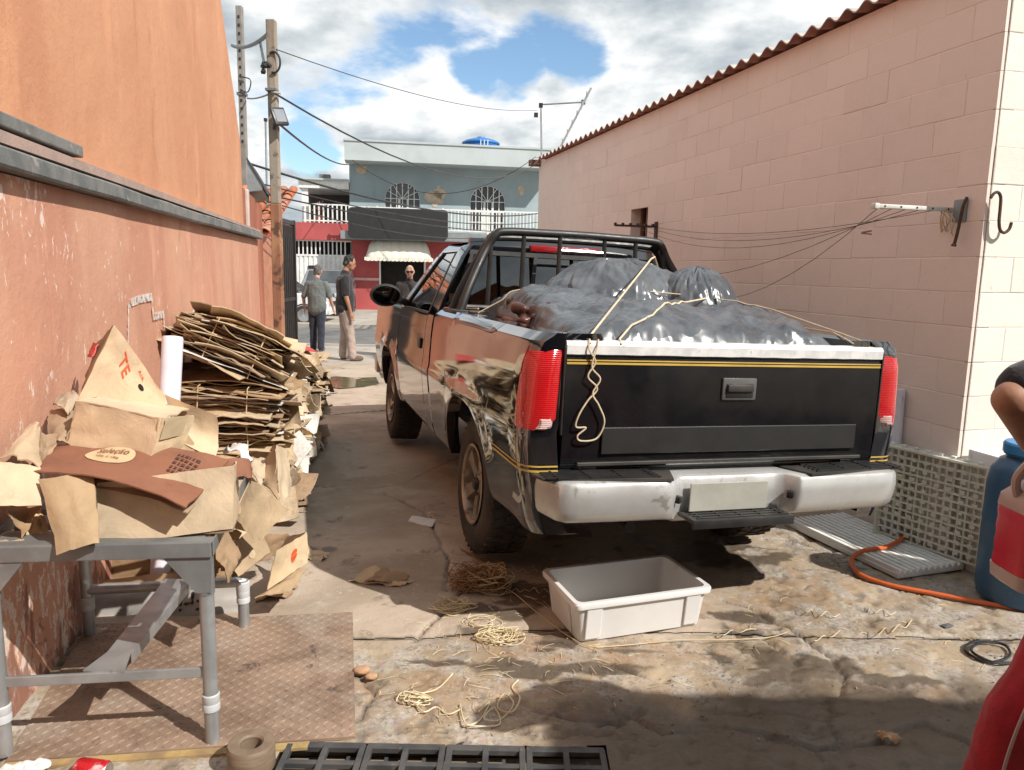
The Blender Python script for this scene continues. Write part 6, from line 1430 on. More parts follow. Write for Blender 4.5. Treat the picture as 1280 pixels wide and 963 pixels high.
cm = q((97, 500, 2.78), (216, 545, 2.70), (204, 492, 2.80), (143, 407, 3.02)); kk = dict(noise=.004, seed=48, bend=.012); card('lettered_panel', cm, m_cardlt, bs_, nx=16, ny=14, **kk)
disc_on(cm, .64, .60, .0165, .019, m_dark, bs_, 'hole', lift=.002, **kk)
print_on(cm, 'TE', .36, .70, .068, m_inkr, bs_, 'lettering', rot=-.55, lift=.003, bold=.02, aspect=1.9, **kk); print_on(cm, 'AIR', .62, .80, .040, m_inkr, bs_, 'lettering', rot=-.6, lift=.003, aspect=1.6, **kk)
card('edge_panel', q((97, 500, 2.785), (143, 407, 3.025), (122, 428, 3.12), (108, 470, 3.02)), m_cardin, bs_, noise=.004, seed=49); card('red_edge', q((114, 446, 3.01), (122, 430, 3.05), (116, 428, 3.1), (109, 446, 3.08)), M('red printed card', (.55, .07, .06)), bs_, noise=.002, seed=50)
card('curved_flap', q((206, 494, 2.80), (214, 545, 2.70), (268, 574, 2.66), (271, 520, 2.78)), m_card, bs_, noise=.004, seed=51, bend=-.055, nx=18); card('inner_flap', q((216, 575, 2.62), (262, 577, 2.68), (236, 545, 2.8), (214, 530, 2.78)), m_cardin, bs_, noise=.004, seed=52, bend=.02)
card('lower_flap', q((190, 566, 2.66), (238, 578, 2.62), (220, 530, 2.76), (205, 520, 2.74)), m_cardin, bs_, noise=.006, seed=53, bend=.02); card('side_flap', q((66, 507, 2.75), (86, 517, 2.7), (101, 496, 2.8), (72, 497, 2.85)), m_card, bs_, noise=.008, seed=54, bend=.02)
card('cardboard_sheet', q((60, 556, 2.62), (92, 560, 2.6), (110, 520, 2.75), (62, 515, 2.8)), m_cardin, label='dark brown sheet tucked left of the small carton', noise=.01, seed=55, bend=.03)
ta, tb_ = A(216, 421, 3.72), Vector((-1.70, 3.48, .03)); d_ = (ta - tb_).normalized()
tu = MB().tube([tb_, tb_ + d_ * .4, ta - d_ * .01, ta], [.050, .050, .050, .046], 20).build('film_roll', M('white stretch film', (.76, .74, .80), (.66, .64, .72), 6, .35, coat=.3)); tag(tu, 'white roll of plastic film standing upright between table and cardboard', 'film roll')
MB().tube([ta - d_ * .002, ta + d_ * .004], .022, 14).build('core', m_cardin, tu)

# =================================================================== TABLE
m_galv = M('galvanised steel', (.40, .42, .43), (.30, .315, .325), 7, .42, .55, bmp=.001, bsc=60, spots=((.20, .16, .13), 6, .62, .7)); m_galv2 = M('grey painted steel', (.24, .255, .26), (.17, .18, .185), 5, .45, .4, spots=((.36, .35, .33), 8, .62))
tbm = thing('steel_table', 'galvanised steel table frame on tube legs by the orange wall', 'table', (-1.35, 2.7, 0))
FR_, FL_, RR_, RL_ = Vector((-.985, 2.325, 0)), Vector((-1.625, 2.235, 0)), Vector((-1.172, 3.15, 0)), Vector((-1.80, 3.04, 0)); TZt = .725
def barz(name, a, b, z0, z1, th, par=tbm, mat=None, bev=.003, ext=0):
    d = (b - a).normalized(); c = (a + b) / 2; n = Vector((-d.y, d.x, 0)); return MB().box((c.x, c.y, (z0 + z1) / 2), ((b - a).length + ext, th, z1 - z0), Matrix((d, n, Vector((0, 0, 1)))).transposed()).build(name, mat or m_galv2, par, smooth=0, bev=bev)
ovx = Vector((.025, -.025, 0))
barz('front_apron', FL_ + Vector((-.03, -.03, 0)), FR_ + Vector((.035, -.03, 0)), TZt - .052, TZt, .006); barz('front_lip', FL_ + Vector((-.03, -.008, 0)), FR_ + Vector((.035, -.008, 0)), TZt - .004, TZt + .003, .045)
barz('side_apron', FR_ + Vector((.035, -.02, 0)), RR_ + Vector((.035, .03, 0)), TZt - .05, TZt, .006); barz('side_apron', FL_ + Vector((-.03, -.02, 0)), RL_ + Vector((-.03, .03, 0)), TZt - .05, TZt, .006); barz('rear_apron', RL_ + Vector((-.02, .03, 0)), RR_ + Vector((.03, .03, 0)), TZt - .05, TZt, .006)
for k in range(5): a = FL_.lerp(RL_, .1 + .2 * k); b = FR_.lerp(RR_, .1 + .2 * k); barz('top_slat', a, b, TZt - .03, TZt - .006, .09)
for i, (p, full) in enumerate(((FR_, 1), (FL_, 1), (RR_, 0), (RL_, 1))):
    zt_ = TZt - .06 if full else .225
    lg = MB().tube([p + Vector((0, 0, 0.012)), p + Vector((0, 0, .11)), p + Vector((0, 0, zt_))], .0235, 16).build('leg', m_galv, tbm)
    MB().lathe([(.0245, -.03), (.0285, -.026), (.0285, -.004), (.0265, 0), (.0285, .004), (.0285, .028), (.0245, .032)], 16, Matrix.Translation(p + Vector((0, 0, .155 if full else .15)))).build('sleeve', M('pale coupling', (.52, .54, .56), None, 5, .45), lg)
    if i < 2:
        s_ = -1 if i == 0 else 1; d = (FL_ - FR_).normalized() * (1 if i == 0 else -1); o_ = Vector((0, -.027, 0))
        MB().prism([p + o_ + Vector((0, 0, TZt - .055)) - d * .03, p + o_ + d * .115 + Vector((0, 0, TZt - .055)), p + o_ + d * .02 + Vector((0, 0, TZt - .175)), p + o_ - d * .025 + Vector((0, 0, TZt - .175))], (0, .005, 0)).build('gusset', m_galv2, tbm, smooth=0)
        MB().tube([p + Vector((0, 0, TZt - .185)), p + Vector((0, 0, TZt - .05))], .0265, 16).build('collar', m_galv2, tbm)
barz('front_rail', FL_, FR_, .245, .280, .012, mat=m_galv)
MB().tube([RL_ + Vector((0, 0, .215)), RR_ + Vector((-.03, 0, .215)), RR_ + Vector((-.008, 0, .212)), RR_ + Vector((0, 0, .195))], .0225, 14).build('rear_rail', m_galv, tbm)
MB().lathe([(.027, -.03), (.03, -.02), (.03, .012), (.0, .03)], 14, Matrix.Translation(RR_ + Vector((0, 0, .205)))).build('elbow', M('pale coupling', (.52, .54, .56)), tbm)
fa_, ra_ = FL_.lerp(FR_, .50) + Vector((0, .0, .285)), RL_.lerp(RR_, .58) + Vector((0, 0, .245)); sd_ = Vector((1, .0, 0))
pl_ = MB().prism([fa_ - sd_ * .075, fa_ + sd_ * .06, fa_ + sd_ * .035 + (ra_ - fa_) * .16, ra_ + sd_ * .055, ra_ - sd_ * .055, fa_ - sd_ * .045 + (ra_ - fa_) * .16], (0, 0, -.006)).build('stretcher_plate', m_galv, tbm, smooth=0)
MB().prism([fa_ + sd_ * .035 + (ra_ - fa_) * .16, ra_ + sd_ * .055, ra_ + sd_ * .055 - Vector((0, 0, .04)), fa_ + sd_ * .035 + (ra_ - fa_) * .16 - Vector((0, 0, .04))], (.005, 0, 0)).build('stretcher_flange', m_galv, pl_, smooth=0)

# =================================================================== FLOOR PIECES
def mat_plate():
    m, nt, p, N, L = nodes_of('worn chequer plate'); c = mixrgb(nt, (.37, .265, .195), (.23, .155, .11), nramp(nt, ntex(nt, 3, 8, .65, .4), .36, .62))
    c = mixrgb(nt, c, (.40, .34, .28), nmath(nt, 'MULTIPLY', nramp(nt, ntex(nt, 2.2, 8, .7, .4, off=(5, 2, 0)), .50, .64), .55)); c = mixrgb(nt, c, (.06, .045, .04), nmath(nt, 'MULTIPLY', nramp(nt, ntex(nt, 7, 8, .7, .4, off=(1, 8, 0)), .60, .68), .75))
    L(c, p.inputs['Base Color']); p.inputs['Metallic'].default_value = .25; L(nmath(nt, 'ADD', .42, nmath(nt, 'MULTIPLY', ntex(nt, 12, 6), .35)), p.inputs['Roughness']); bump(nt, p, ntex(nt, 90, 5, .7), .4, .0015); return m
m_chq = mat_plate()
cq = [Vector((-1.60, 2.20, .012)), Vector((-.512, 2.365, .012)), Vector((-.722, 3.305, .012)), Vector((-1.86, 3.13, .012))]
cp_ = thing('chequer_plate', 'brown worn steel chequer plate lying under the table', 'floor plate', tuple((cq[0] + cq[2]) / 2))
MB().prism(cq, (0, 0, -.010)).build('plate', m_chq, cp_, smooth=0)
lug = MB(); NU, NV = 38, 36
for i in range(NU):
    for j in range(NV):
        u, v = (i + .5) / NU, (j + .5) / NV; c = bil(cq, u, v); a = .16 + (R(45) if (i + j) % 2 else R(-45)); ca, sa = math.cos(a), math.sin(a)
        pp = [(-.0135, 0), (-.006, -.0040), (.006, -.0040), (.0135, 0), (.006, .0040), (-.006, .0040)]; tpv = [(-.006, 0), (.006, 0)]
        vs = [c + Vector((x * ca - y * sa, x * sa + y * ca, .0002)) for x, y in pp] + [c + Vector((x * ca - y * sa, x * sa + y * ca, .0026)) for x, y in tpv]
        lug.add(vs, [(0, 1, 6), (1, 2, 7, 6), (2, 3, 7), (3, 4, 7), (4, 5, 6, 7), (5, 0, 6)])
tag(lug.build('tread_lug', m_chq, cp_, smooth=0), kind='stuff')
MB().prism([cq[0] + Vector((0, -.035, -.004)), cq[1] + Vector((-.15, -.06, -.004)), cq[1] + Vector((-.15, -.025, -.004)), cq[0] + Vector((0, -.002, -.004))], (0, 0, -.01)).build('edge_frame', M('worn yellow edge', (.42, .30, .12), (.25, .17, .09), 9, .8), cp_, smooth=0)
# drain
ch_ = MB(); ch_.box((-.2, 1.97, -.2), (1.2, .85, .02)); ch_.box((-.2, 2.37, -.10), (1.2, .03, .18), (0, 0, .02)); ch_.box((-.2, 1.585, -.10), (1.2, .03, .18)); ch_.box((-.765, 1.97, -.10), (.03, .8, .18)); ch_.box((.365, 1.97, -.10), (.03, .8, .18))
dr = thing('drain_grate', 'black plastic drain grating of square openings in the floor', 'drain grate', (-.2, 1.97, 0)); ch_.build('channel', M('drain mud', (.03, .025, .02), (.05, .04, .03), 6, .6), dr, smooth=0)
m_gr = M('dusty black grating', (.045, .047, .05), (.085, .082, .08), 8, .5, spots=((.2, .17, .14), 8, .62))
for k in range(4):
    x0 = -.733 + k * .2685; gp = MB(); ang = .02
    nx_, ny_ = 2, 8
    for i in range(nx_ + 1): gp.box((x0 + .1325 + (i - 1) * .1225, 1.965 + .0 * i, -.002), (.020, .72, .022))
    for j in range(ny_ + 1): y = 2.325 - j * .090; gp.box((x0 + .1325, y, -.003), (.262, .022 if j else .030, .019))
    gp.build('grate_panel', m_gr, dr, smooth=0, bev=.002).rotation_euler = (0, 0, 0)
    for i in range(2):
        for j in range(3):
            if random.random() < .6: MB().box((x0 + .075 + i * .12 + random.uniform(-.02, .02), 2.28 - j * .09, -.05), (.012, .06, .05)).build('lock_tab', m_gr, dr, smooth=0)
# roll core, can, crumpled paper
cc = A(322, 928, 2.26); m_roll = M('brown tape roll', (.22, .16, .11), (.16, .115, .08), 14, .6, stretch=(1, 1, 6))
tag(MB().lathe([(.034, .0), (.072, .0), (.074, .005), (.074, .078), (.070, .084), (.040, .084), (.034, .078), (.034, 0)], 36, Matrix.Translation((cc.x, 2.20, .012)), closed=False).build('tape_roll', m_roll), 'brown roll of paper tape standing at the corner of the drain', 'tape roll')
cn = G(116, 962, .03); mx = Matrix.Translation(cn) @ Euler((R(90), .15, R(82))).to_matrix().to_4x4()
can = thing('soda_can', 'red and white drink can lying on the floor edge', 'can', tuple(cn)); MB().lathe([(.0, -.05), (.026, -.052), (.031, -.044), (.031, .044), (.026, .052), (.0, .05)], 24, mx).build('can_body', M('red can print', (.6, .02, .03), (.75, .6, .6), 18, .25, .4, lo=.5, hi=.62), can); MB().lathe([(.0, .0535), (.025, .0535), (.027, .050)], 20, mx).build('can_lid', m_alu, can)
v, f = remesh([('e', (0, 0, 0), (.05, .03, .018)), ('e', (.04, .01, .005), (.04, .03, .014)), ('e', (-.05, 0, 0), (.03, .02, .012))], .006, 1); n3 = fbm(v[:, 0] * 60, v[:, 1] * 60 + v[:, 2] * 40, 3, 4) - .5; v[:, 2] += n3 * .02
tag(MB().add([tuple(G(30, 962, .02) + Vector(p)) for p in v], f).build('crumpled_paper', m_paperw, smooth=20), 'crumpled white paper on the floor by the left table leg', 'paper')
for i, (px, py, sx, lb) in enumerate(((452, 838, .035, 'larger broken brick chip by the floor plate corner'), (464, 846, .026, 'smaller pale chip beside the larger brick chip'))):
    v, f = remesh([('e', (0, 0, 0), (sx, sx * .7, sx * .5)), ('e', (sx * .4, 0, .003), (sx * .6, sx * .6, sx * .45))], sx * .22, 0); o = MB().add([tuple(G(px, py, sx * .4) + Vector(p)) for p in v], f).build('brick_chip', M('brick chip', (.5, .3, .18), (.4, .24, .15), 20, .9), smooth=20); tag(o, lb, 'stone')
# white crate
m_pl = M('dirty white plastic', (.80, .80, .79), (.76, .755, .74), 4, .38, spots=((.50, .42, .32), 6, .62, .45))
translucent(m_pl, .14, (.95, .95, .94))
ca_ = R(19); wc = thing('plastic_crate', 'open white plastic crate standing empty on the damp concrete', 'crate', (.545, 3.325, .008), (0, 0, ca_))
def crate(par, L, D, H, tp_, th=.008):
    mb = MB(); l0, d0, l1, d1 = L / 2 - tp_, D / 2 - tp_, L / 2, D / 2
    def ring(l, d, z, r=.03, n=5):
        P = []
        for cx_, cy_, a0 in ((l - r, d - r, 0), (-l + r, d - r, 90), (-l + r, -d + r, 180), (l - r, -d + r, 270)):
            for k in range(n): a = R(a0 + 90 * k / (n - 1)); P.append((cx_ + r * math.cos(a), cy_ + r * math.sin(a), z))
        return P
    rings = [ring(l0, d0, 0), ring(l1 - .003, d1 - .003, H * .86), ring(l1 + .014, d1 + .014, H * .86), ring(l1 + .016, d1 + .016, H - .008), ring(l1 + .012, d1 + .012, H), ring(l1 - th, d1 - th, H), ring(l1 - th - .003, d1 - th - .003, H - .01), ring(l0 - th, d0 - th, th + .004), ring(l0 - th - .01, d0 - th - .01, th)]
    n = len(rings[0]); vs = [p for r_ in rings for p in r_]; f = [(i * n + j, i * n + (j + 1) % n, (i + 1) * n + (j + 1) % n, (i + 1) * n + j) for i in range(len(rings) - 1) for j in range(n)]
    f += [tuple(range(n))[::-1], tuple(range((len(rings) - 1) * n, len(rings) * n))]; mb.add(vs, f); return mb
crate(wc, .65, .385, .19, .022).build('crate_body', m_pl, wc, True, smooth=40)
for sx in (-1, 1):
    for sy in (-1, 1):
        MB().prism([(sx * .245 - .037, sy * .172, .012), (sx * .245 - .037, sy * .183, .012), (sx * .245 - .037, sy * .2005, .160), (sx * .245 - .037, sy * .189, .160)], (.074, 0, 0)).build('corner_rib', m_pl, wc, True, smooth=0, bev=.004)
    MB().prism([(sx * .305, -.1, .012), (sx * .314, -.1, .012), (sx * .3325, -.1, .160), (sx * .321, -.1, .160)], (0, .2, 0)).build('end_rib', m_pl, wc, True, smooth=0, bev=.004)
# right hand side: flat ribbed pallet, standing crates, tubs, drum, hose
m_pal = M('white pallet plastic', (.84, .84, .82), (.78, .775, .74), 5, .45, spots=((.42, .38, .30), 5, .60, .5))
p0, p1 = Vector((2.09, 3.84, 0)), Vector((2.53, 3.99, 0)); ex = (p1 - p0).normalized(); ey = Vector((-.33, .944, 0)).normalized(); fmP = frame_mat(ex, Vector((-ex.y, ex.x, 0)))
pa = thing('plastic_pallet', 'flat ribbed white plastic pallet lying on the floor beneath the bumper end', 'pallet', tuple(p0))
MB().prism([p0 + Vector((0, 0, .006)), p1 + Vector((0, 0, .006)), p1 + ey * .9 + Vector((0, 0, .006)), p0 + ey * .9 + Vector((0, 0, .006))], (0, 0, .022)).build('pallet_base', m_pal, pa, smooth=0)
for k in range(11):
    a = p0.lerp(p1, (k + .5) / 11); wv = .5 * (p1 - p0).length / 11 * .72; z0, z1 = .026, .052
    MB().prism([a - ex * wv + Vector((0, 0, z0)), a - ex * wv * .8 + Vector((0, 0, z1)), a + ex * wv * .8 + Vector((0, 0, z1)), a + ex * wv + Vector((0, 0, z0))], ey * .9).build('rib', m_pal, pa, smooth=0, bev=.003)
    MB().tube([a + Vector((0, 0, .03)) - ey * .004, a + Vector((0, 0, .03)) + ey * .02], .019, 10).build('rib_end', m_pal, pa)
m_cr = M('yellowed crate plastic', (.86, .85, .77), (.80, .785, .68), 5, .5, sss=.1, spots=((.30, .27, .18), 7, .6, .5))
translucent(m_cr, .32, (.95, .94, .85)); s0, s1 = Vector((2.55, 3.90, .055)), Vector((2.262, 4.45, .055)); se = (s1 - s0).normalized(); sn = Vector((se.y, -se.x, 0)); sn = -sn if sn.x > 0 else sn
stc = thing('mesh_crate', 'yellowish perforated plastic crate standing on its side against the wall', 'crate', tuple(s0)); fmS = frame_mat(se, sn)
def sx_(u, z, o=0): return s0 + se * u + sn * o + Vector((0, 0, z))
LS, HS = .62, .54
for z in np.linspace(0, HS, 13): MB().box(sx_(LS / 2, z + .006, 0), (LS, .012, .011), fmS).build('grid_bar', m_cr, stc, smooth=0)
for u in np.linspace(.01, LS - .01, 15): MB().box(sx_(u, HS / 2, -.004), (.010 if int(u * 100) % 2 else .014, .012, HS), fmS).build('grid_bar', m_cr, stc, smooth=0)
mb = MB()
for u in np.linspace(.05, LS - .05, 8):
    for z in np.linspace(.04, HS - .04, 9): mb.box(sx_(u, z, .004), (.028, .008, .022), fmS)
tag(mb.build('grid_stud', m_cr, stc, smooth=0), kind='stuff')
for (u, w_, z, h_) in ((-.006, .014, HS / 2, HS + .03), (LS + .006, .014, HS / 2, HS + .03)): MB().box(sx_(u, z, -.03), (w_, .10, h_), fmS, ch=.004).build('crate_wall', m_cr, stc)
MB().box(sx_(LS / 2, HS + .012, -.03), (LS, .10, .014), fmS, ch=.003).build('crate_wall', m_cr, stc)
for z in np.linspace(0.03, HS, 9): MB().box(sx_(LS / 2, z, -.08), (LS, .008, .012), fmS).build('grid_bar', m_cr, stc, smooth=0)
for u in np.linspace(.03, LS - .03, 11): MB().box(sx_(u, HS / 2, -.076), (.012, .008, HS), fmS).build('grid_bar', m_cr, stc, smooth=0)
for k in range(8): MB().box(sx_(.05 + k * .075, HS + .026, -.01), (.03, .02, .016), fmS, ch=.003).build('rim_stud', m_pal, stc)
tbn = thing('white_tub', 'plain white plastic tub standing at the wall corner behind the blue drum', 'tub', (2.78, 3.99, 0), (0, 0, .24)); crate(tbn, .46, .22, .68, .015).build('tub_body', m_pl, tbn, True)
tb2 = thing('crate_lid', 'white plastic lid leaning at the near edge of the perforated crate', 'lid', (2.60, 3.86, .0)); MB().box((2.605, 3.88, .30), (.05, .02, .56), (0, .04, .3), ch=.004).build('lid_panel', m_pl, tb2)
pw = Vector((2.33, 4.46, .0)); pt_ = MB().tube([pw + Vector((0, 0, .012)), pw + Vector((-.005, .03, .93)), pw + Vector((-.005, .03, .94))], [.046, .046, .043], 20).build('film_roll', M('white stretch film', (.76, .74, .80))); tag(pt_, 'white roll of plastic film standing against the pink wall behind the crate', 'film roll')
m_film = mat_glass('clear film', (.90, .90, .92), .06)
fq = [Vector((2.30, 4.66, .35)), Vector((2.335, 4.44, .35)), Vector((2.335, 4.44, .90)), Vector((2.315, 4.62, .78))]
tag(card_mb(fq, noise=.02, seed=61, bend=.02, th=.001).build('plastic_film', m_film), 'loose clear plastic film hanging from the white roll by the wall', 'plastic film')
dc = Vector((2.565, 3.60, .006)); m_drum = M('blue drum plastic', (.035, .105, .20), (.028, .085, .165), 4, .42, sss=.05, spots=((.15, .2, .25), 6, .64, .5)); m_cap = M('bright blue cap', (.03, .22, .52), None, 5, .4)
du = thing('blue_drum', 'blue plastic drum with screw lid standing at the right by the hose', 'drum', tuple(dc)); MD = Matrix.Translation(dc)
MB().lathe([(.0, .0), (.15, .0), (.175, .02), (.185, .07), (.185, .40), (.188, .42), (.185, .44), (.183, .60), (.172, .67), (.14, .72), (.115, .735), (.112, .76)], 32, MD).build('drum_body', m_drum, du)
MB().lathe([(.128, .755), (.132, .76), (.132, .80), (.124, .81), (.0, .815)], 32, MD).build('drum_lid', m_cap, du)
for z in (.745, .77): MB().lathe([(.118, z), (.126, z + .004), (.126, z + .010), (.118, z + .014)], 32, MD).build('neck_ring', m_drum, du)
hp_ = [G(1090, 640, .065), G(1122, 655, .075), G(1134, 667, .075), G(1110, 683, .07), G(1078, 689, .06), G(1064, 702, .03), G(1075, 718, .02), G(1110, 731, .014), G(1160, 741, .014), G(1220, 752, .014), G(1275, 762, .014), G(1350, 775, .014)]
tag(MB().tube(bez(hp_, 8), .0125, 10).build('hose', M('orange hose', (.62, .13, .03), (.52, .10, .025), 8, .4)), 'orange garden hose running from the pallet to the right edge', 'hose')
loop = [G(1238, 801, .008), G(1215, 803, .008), G(1206, 812, .008), G(1222, 824, .008), G(1240, 828, .008), G(1262, 820, .012), G(1255, 806, .014), G(1228, 803, .018), G(1214, 812, .018), G(1226, 822, .016), G(1250, 829, .01), G(1300, 826, .008)]
tag(MB().tube(bez(loop, 7), .006, 6).build('cable', m_blk), 'black cable coiled on the ground near the red trousers', 'cable')
tgm = G(1184, 782, .006); tag(MB().box(tgm, (.055, .03, .004), (0, 0, .4), ch=.001).box(tgm + Vector((0, 0, .003)), (.03, .016, .003), (0, 0, .4)).build('metal_tag', m_galv2), 'small grey metal plate lying on the ground before the blue drum', 'metal plate')
card('cardboard_scrap', [G(x, y, z) for x, y, z in ((1096, 921, .012), (1118, 929, .012), (1126, 922, .02), (1100, 913, .02))], m_card, label='small torn scrap on the dark ground at the lower right', noise=.01, seed=63, bend=.006)
# twine on the ground
def curl(n, c, rad, turns, seed, z=.006, r=.0028, jit=.35, label='', nm='twine', mat=None, zr=.03, grp='straw twine strewn on the concrete'):
    r_ = random.Random(seed); P = []; a = r_.random() * 6; ctr = Vector(c)
    for i in range(n):
        a += turns * 2 * math.pi / n * r_.uniform(.5, 1.5); rr = rad * r_.uniform(1 - jit * 2, 1); P.append(ctr + Vector((math.cos(a) * rr * 1.25, math.sin(a) * rr * .85, z + r_.random() ** 1.5 * zr)))
    return tag(MB().tube(bez(P, 5), r, 5).build(nm, mat or m_straw), label, 'twine', grp)
m_strawb = M('brown sisal', (.34, .19, .085), (.24, .125, .055), 8, .8); m_strawl = M('pale straw ribbon', (.72, .63, .43), (.58, .47, .28), 8, .5)
curl(520, G(597, 735), .135, 90, 1, label='dense brown tangle of sisal twine by the rear wheel', mat=m_strawb, zr=.11, r=.0016, jit=.48); curl(150, G(612, 738), .11, 26, 2, label='lighter twine woven through the top of the brown tangle', mat=m_straw, zr=.115, r=.0017, jit=.45)
curl(70, G(566, 762), .10, 15, 3, label='pale loose loops lying in front of the brown tangle', mat=m_strawl, r=.002, jit=.45); curl(110, G(625, 800), .10, 22, 4, label='pale coil of straw ribbon left of the white crate', mat=m_strawl, r=.0022, zr=.03, jit=.42)
curl(20, G(600, 782), .09, 4, 14, label='few pale strands between the tangle and the pale coil', mat=m_strawl, r=.002)
def path(pts, label, r=.0035, mat=None, z=.010): return tag(MB().tube(bez([G(x, y, z + .006 * math.sin(i * 2.1)) for i, (x, y) in enumerate(pts)], 6), r, 5).build('twine', mat or m_strawl), label, 'twine', 'straw twine strewn on the concrete')
path([(500, 870), (515, 868), (545, 862), (566, 842)], 'straight pale strand at the left of the foreground curls', .003)
c_ = curl(30, G(520, 880), .06, 6, 5, label='fan of pale ribbon curls nearest the floor plate', mat=m_strawl, r=.0024); path([(515, 876), (530, 890), (545, 884), (560, 893), (575, 887)], 'wavy ribbon joining the foreground curls', .003)
path([(578, 906), (600, 908), (625, 905), (618, 885), (605, 898), (625, 900), (642, 880), (630, 868), (622, 885), (640, 890), (650, 872), (640, 860), (648, 850)], 'springy pale spiral of ribbon in the foreground', .003); path([(575, 880), (582, 905), (600, 900), (612, 878), (598, 890)], 'large open loop beside the springy spiral', .003)
path([(612, 728), (640, 740), (670, 765), (710, 795), (740, 808), (790, 806), (850, 800), (905, 800), (960, 797), (985, 790)], 'long cord running from the brown tangle past the white crate front', .0024, m_straw)
for k, (x0_, y0_, x1_, y1_, n_, lb) in enumerate(((625, 712, 690, 714, 9, 'upper zigzag strand under the bumper shadow'), (632, 740, 692, 737, 10, 'lower zigzag strand beside the crate corner'), (655, 655, 700, 662, 7, 'zigzag strand behind the rear wheel in shadow'), (895, 795, 945, 786, 5, 'zigzag strand on the rusty ground right of the crate'), (1000, 762, 1050, 770, 6, 'zigzag strand in the middle of the rusty ground'), (1085, 760, 1120, 768, 4, 'zigzag strand near the shadow of the hose'), (1010, 800, 1050, 792, 4, 'faint strand below the middle zigzag'), (1090, 792, 1140, 778, 6, 'curly strand left of the metal plate'))):
    path([(x0_ + (x1_ - x0_) * i / n_, y0_ + (y1_ - y0_) * i / n_ + (4 if i % 2 else -3.5) * random.uniform(.1, 1.3)) for i in range(n_ + 1)], lb, .0018, m_straw if k < 3 else m_strawl)
path([(575, 685), (600, 700), (612, 712)], 'short brown strand at the foot of the rear wheel', .004, m_strawb)

# grit and straw litter
def ground_z(x, y):
    j = np.clip(np.searchsorted(Ys, y), 1, ny - 1); i = np.clip(np.searchsorted(Xs, x), 1, nx - 1); return HZ[j, i]
gm_ = MB(); r_ = random.Random(5)
for k in range(2600):
    y = 2.4 + 2.6 * r_.random() ** 1.6; x = r_.uniform(-.5, 2.3) if r_.random() < .8 else r_.uniform(-1.2, 2.3)
    if float(vnoise(x * 2.3, y * 2.3, 91)) < .35 * r_.random() + .25: continue
    if x < -.45 and y < 3.35: continue
    s_ = .0016 + .0048 * r_.random() ** 3; z = float(ground_z(x, y)); a = Euler((r_.random() * 6, r_.random() * 6, r_.random() * 6)).to_matrix()
    gm_.add([Vector((x, y, z + s_ * .4)) + a @ (Vector(v) * s_) for v in ((1, 0, 0), (-.8, .3, 0), (0, 1.1, .2), (.1, -.9, 0), (0, .1, .8), (0, 0, -.8))], [(0, 2, 4), (2, 1, 4), (1, 3, 4), (3, 0, 4), (2, 0, 5), (1, 2, 5), (3, 1, 5), (0, 3, 5)])
tag(gm_.build('gravel', M('grit', (.34, .27, .20), (.17, .13, .10), 40, .9, spots=((.5, .45, .38), 30, .58)), smooth=0), 'fine grit scattered over the broken concrete', 'gravel', kind='stuff')
sm_ = MB()
for k in range(330):
    c_ = r_.choice(((600, 760, .28), (625, 815, .22), (570, 885, .22), (1010, 775, .35), (720, 800, .35), (640, 720, .25))); g_ = G(c_[0], c_[1]); x, y = r_.gauss(g_.x, c_[2]), r_.gauss(g_.y, c_[2] * .6)
    if x < -.48 and y < 3.35 or y < 2.42: continue
    z = float(ground_z(x, y)) + .004; a = r_.random() * 6.3; l = r_.uniform(.01, .045); b = r_.uniform(-.6, .6)
    p_ = [Vector((x, y, z)), Vector((x + l * math.cos(a), y + l * math.sin(a), z + .004 * r_.random())), Vector((x + l * (math.cos(a) + math.cos(a + b)), y + l * (math.sin(a) + math.sin(a + b)), z))]
    sm_.tube(p_, .0011, 3)
tag(sm_.build('straw_litter', m_strawl, smooth=0), 'short bits of straw littering the concrete', 'straw', kind='stuff')

# =================================================================== WORKER AT THE RIGHT EDGE
wk, whm = person('worker in a black t-shirt and red trousers holding a jug at the right edge', (1.65, 1.80, .006), math.pi, 1.80, cloth('black cotton', (.022, .020, .024)), cloth('red work trousers', (.40, .012, .022), (.30, .008, .016)), M('rubber boots', (.05, .05, .05)), m_skin, m_hair,
       dict(side=.06, lean=.06, nod=.02, hx=-.18, hz=.06, arms=(((-.08, .05, -.27), (.05, .18, -.17)), ((.275, .08, -.095), (-.145, -.125, -.125))), feet=((-.10, .10), (.40, .02)), kneex=.085, sleeve=.80, hrot=(-.5, 0, 0)), voxel=.009)
pp_ = bez([Vector((1.36, 1.695, .90)), Vector((1.315, 1.675, .78)), Vector((1.262, 1.668, .64)), Vector((1.228, 1.672, .5)), Vector((1.222, 1.688, .36)), Vector((1.225, 1.70, .15))], 6)
MB().tube(pp_, .004, 6).build('piping', M('pale piping', (.55, .40, .40)), wk)
jc = Vector((1.375, 1.86, .815)); jg = thing('plastic_jug', 'clear plastic jug of red liquid held by the worker at the right edge', 'jug', tuple(jc))
m_jug = M('cloudy jug plastic', (.62, .50, .46), (.55, .42, .38), 4, .3, trans=.25, sss=.2); m_liq = M('red liquid', (.58, .03, .06), (.48, .02, .045), 2, .25)
def rrect(z, a, b, r=.03, n=5):
    P = []
    for cx_, cy_, a0 in ((a - r, b - r, 0), (-a + r, b - r, 90), (-a + r, -b + r, 180), (a - r, -b + r, 270)):
        for k in range(n): t = R(a0 + 90 * k / (n - 1)); P.append(jc + Vector((cx_ + r * math.cos(t), cy_ + r * math.sin(t), z)))
    return P
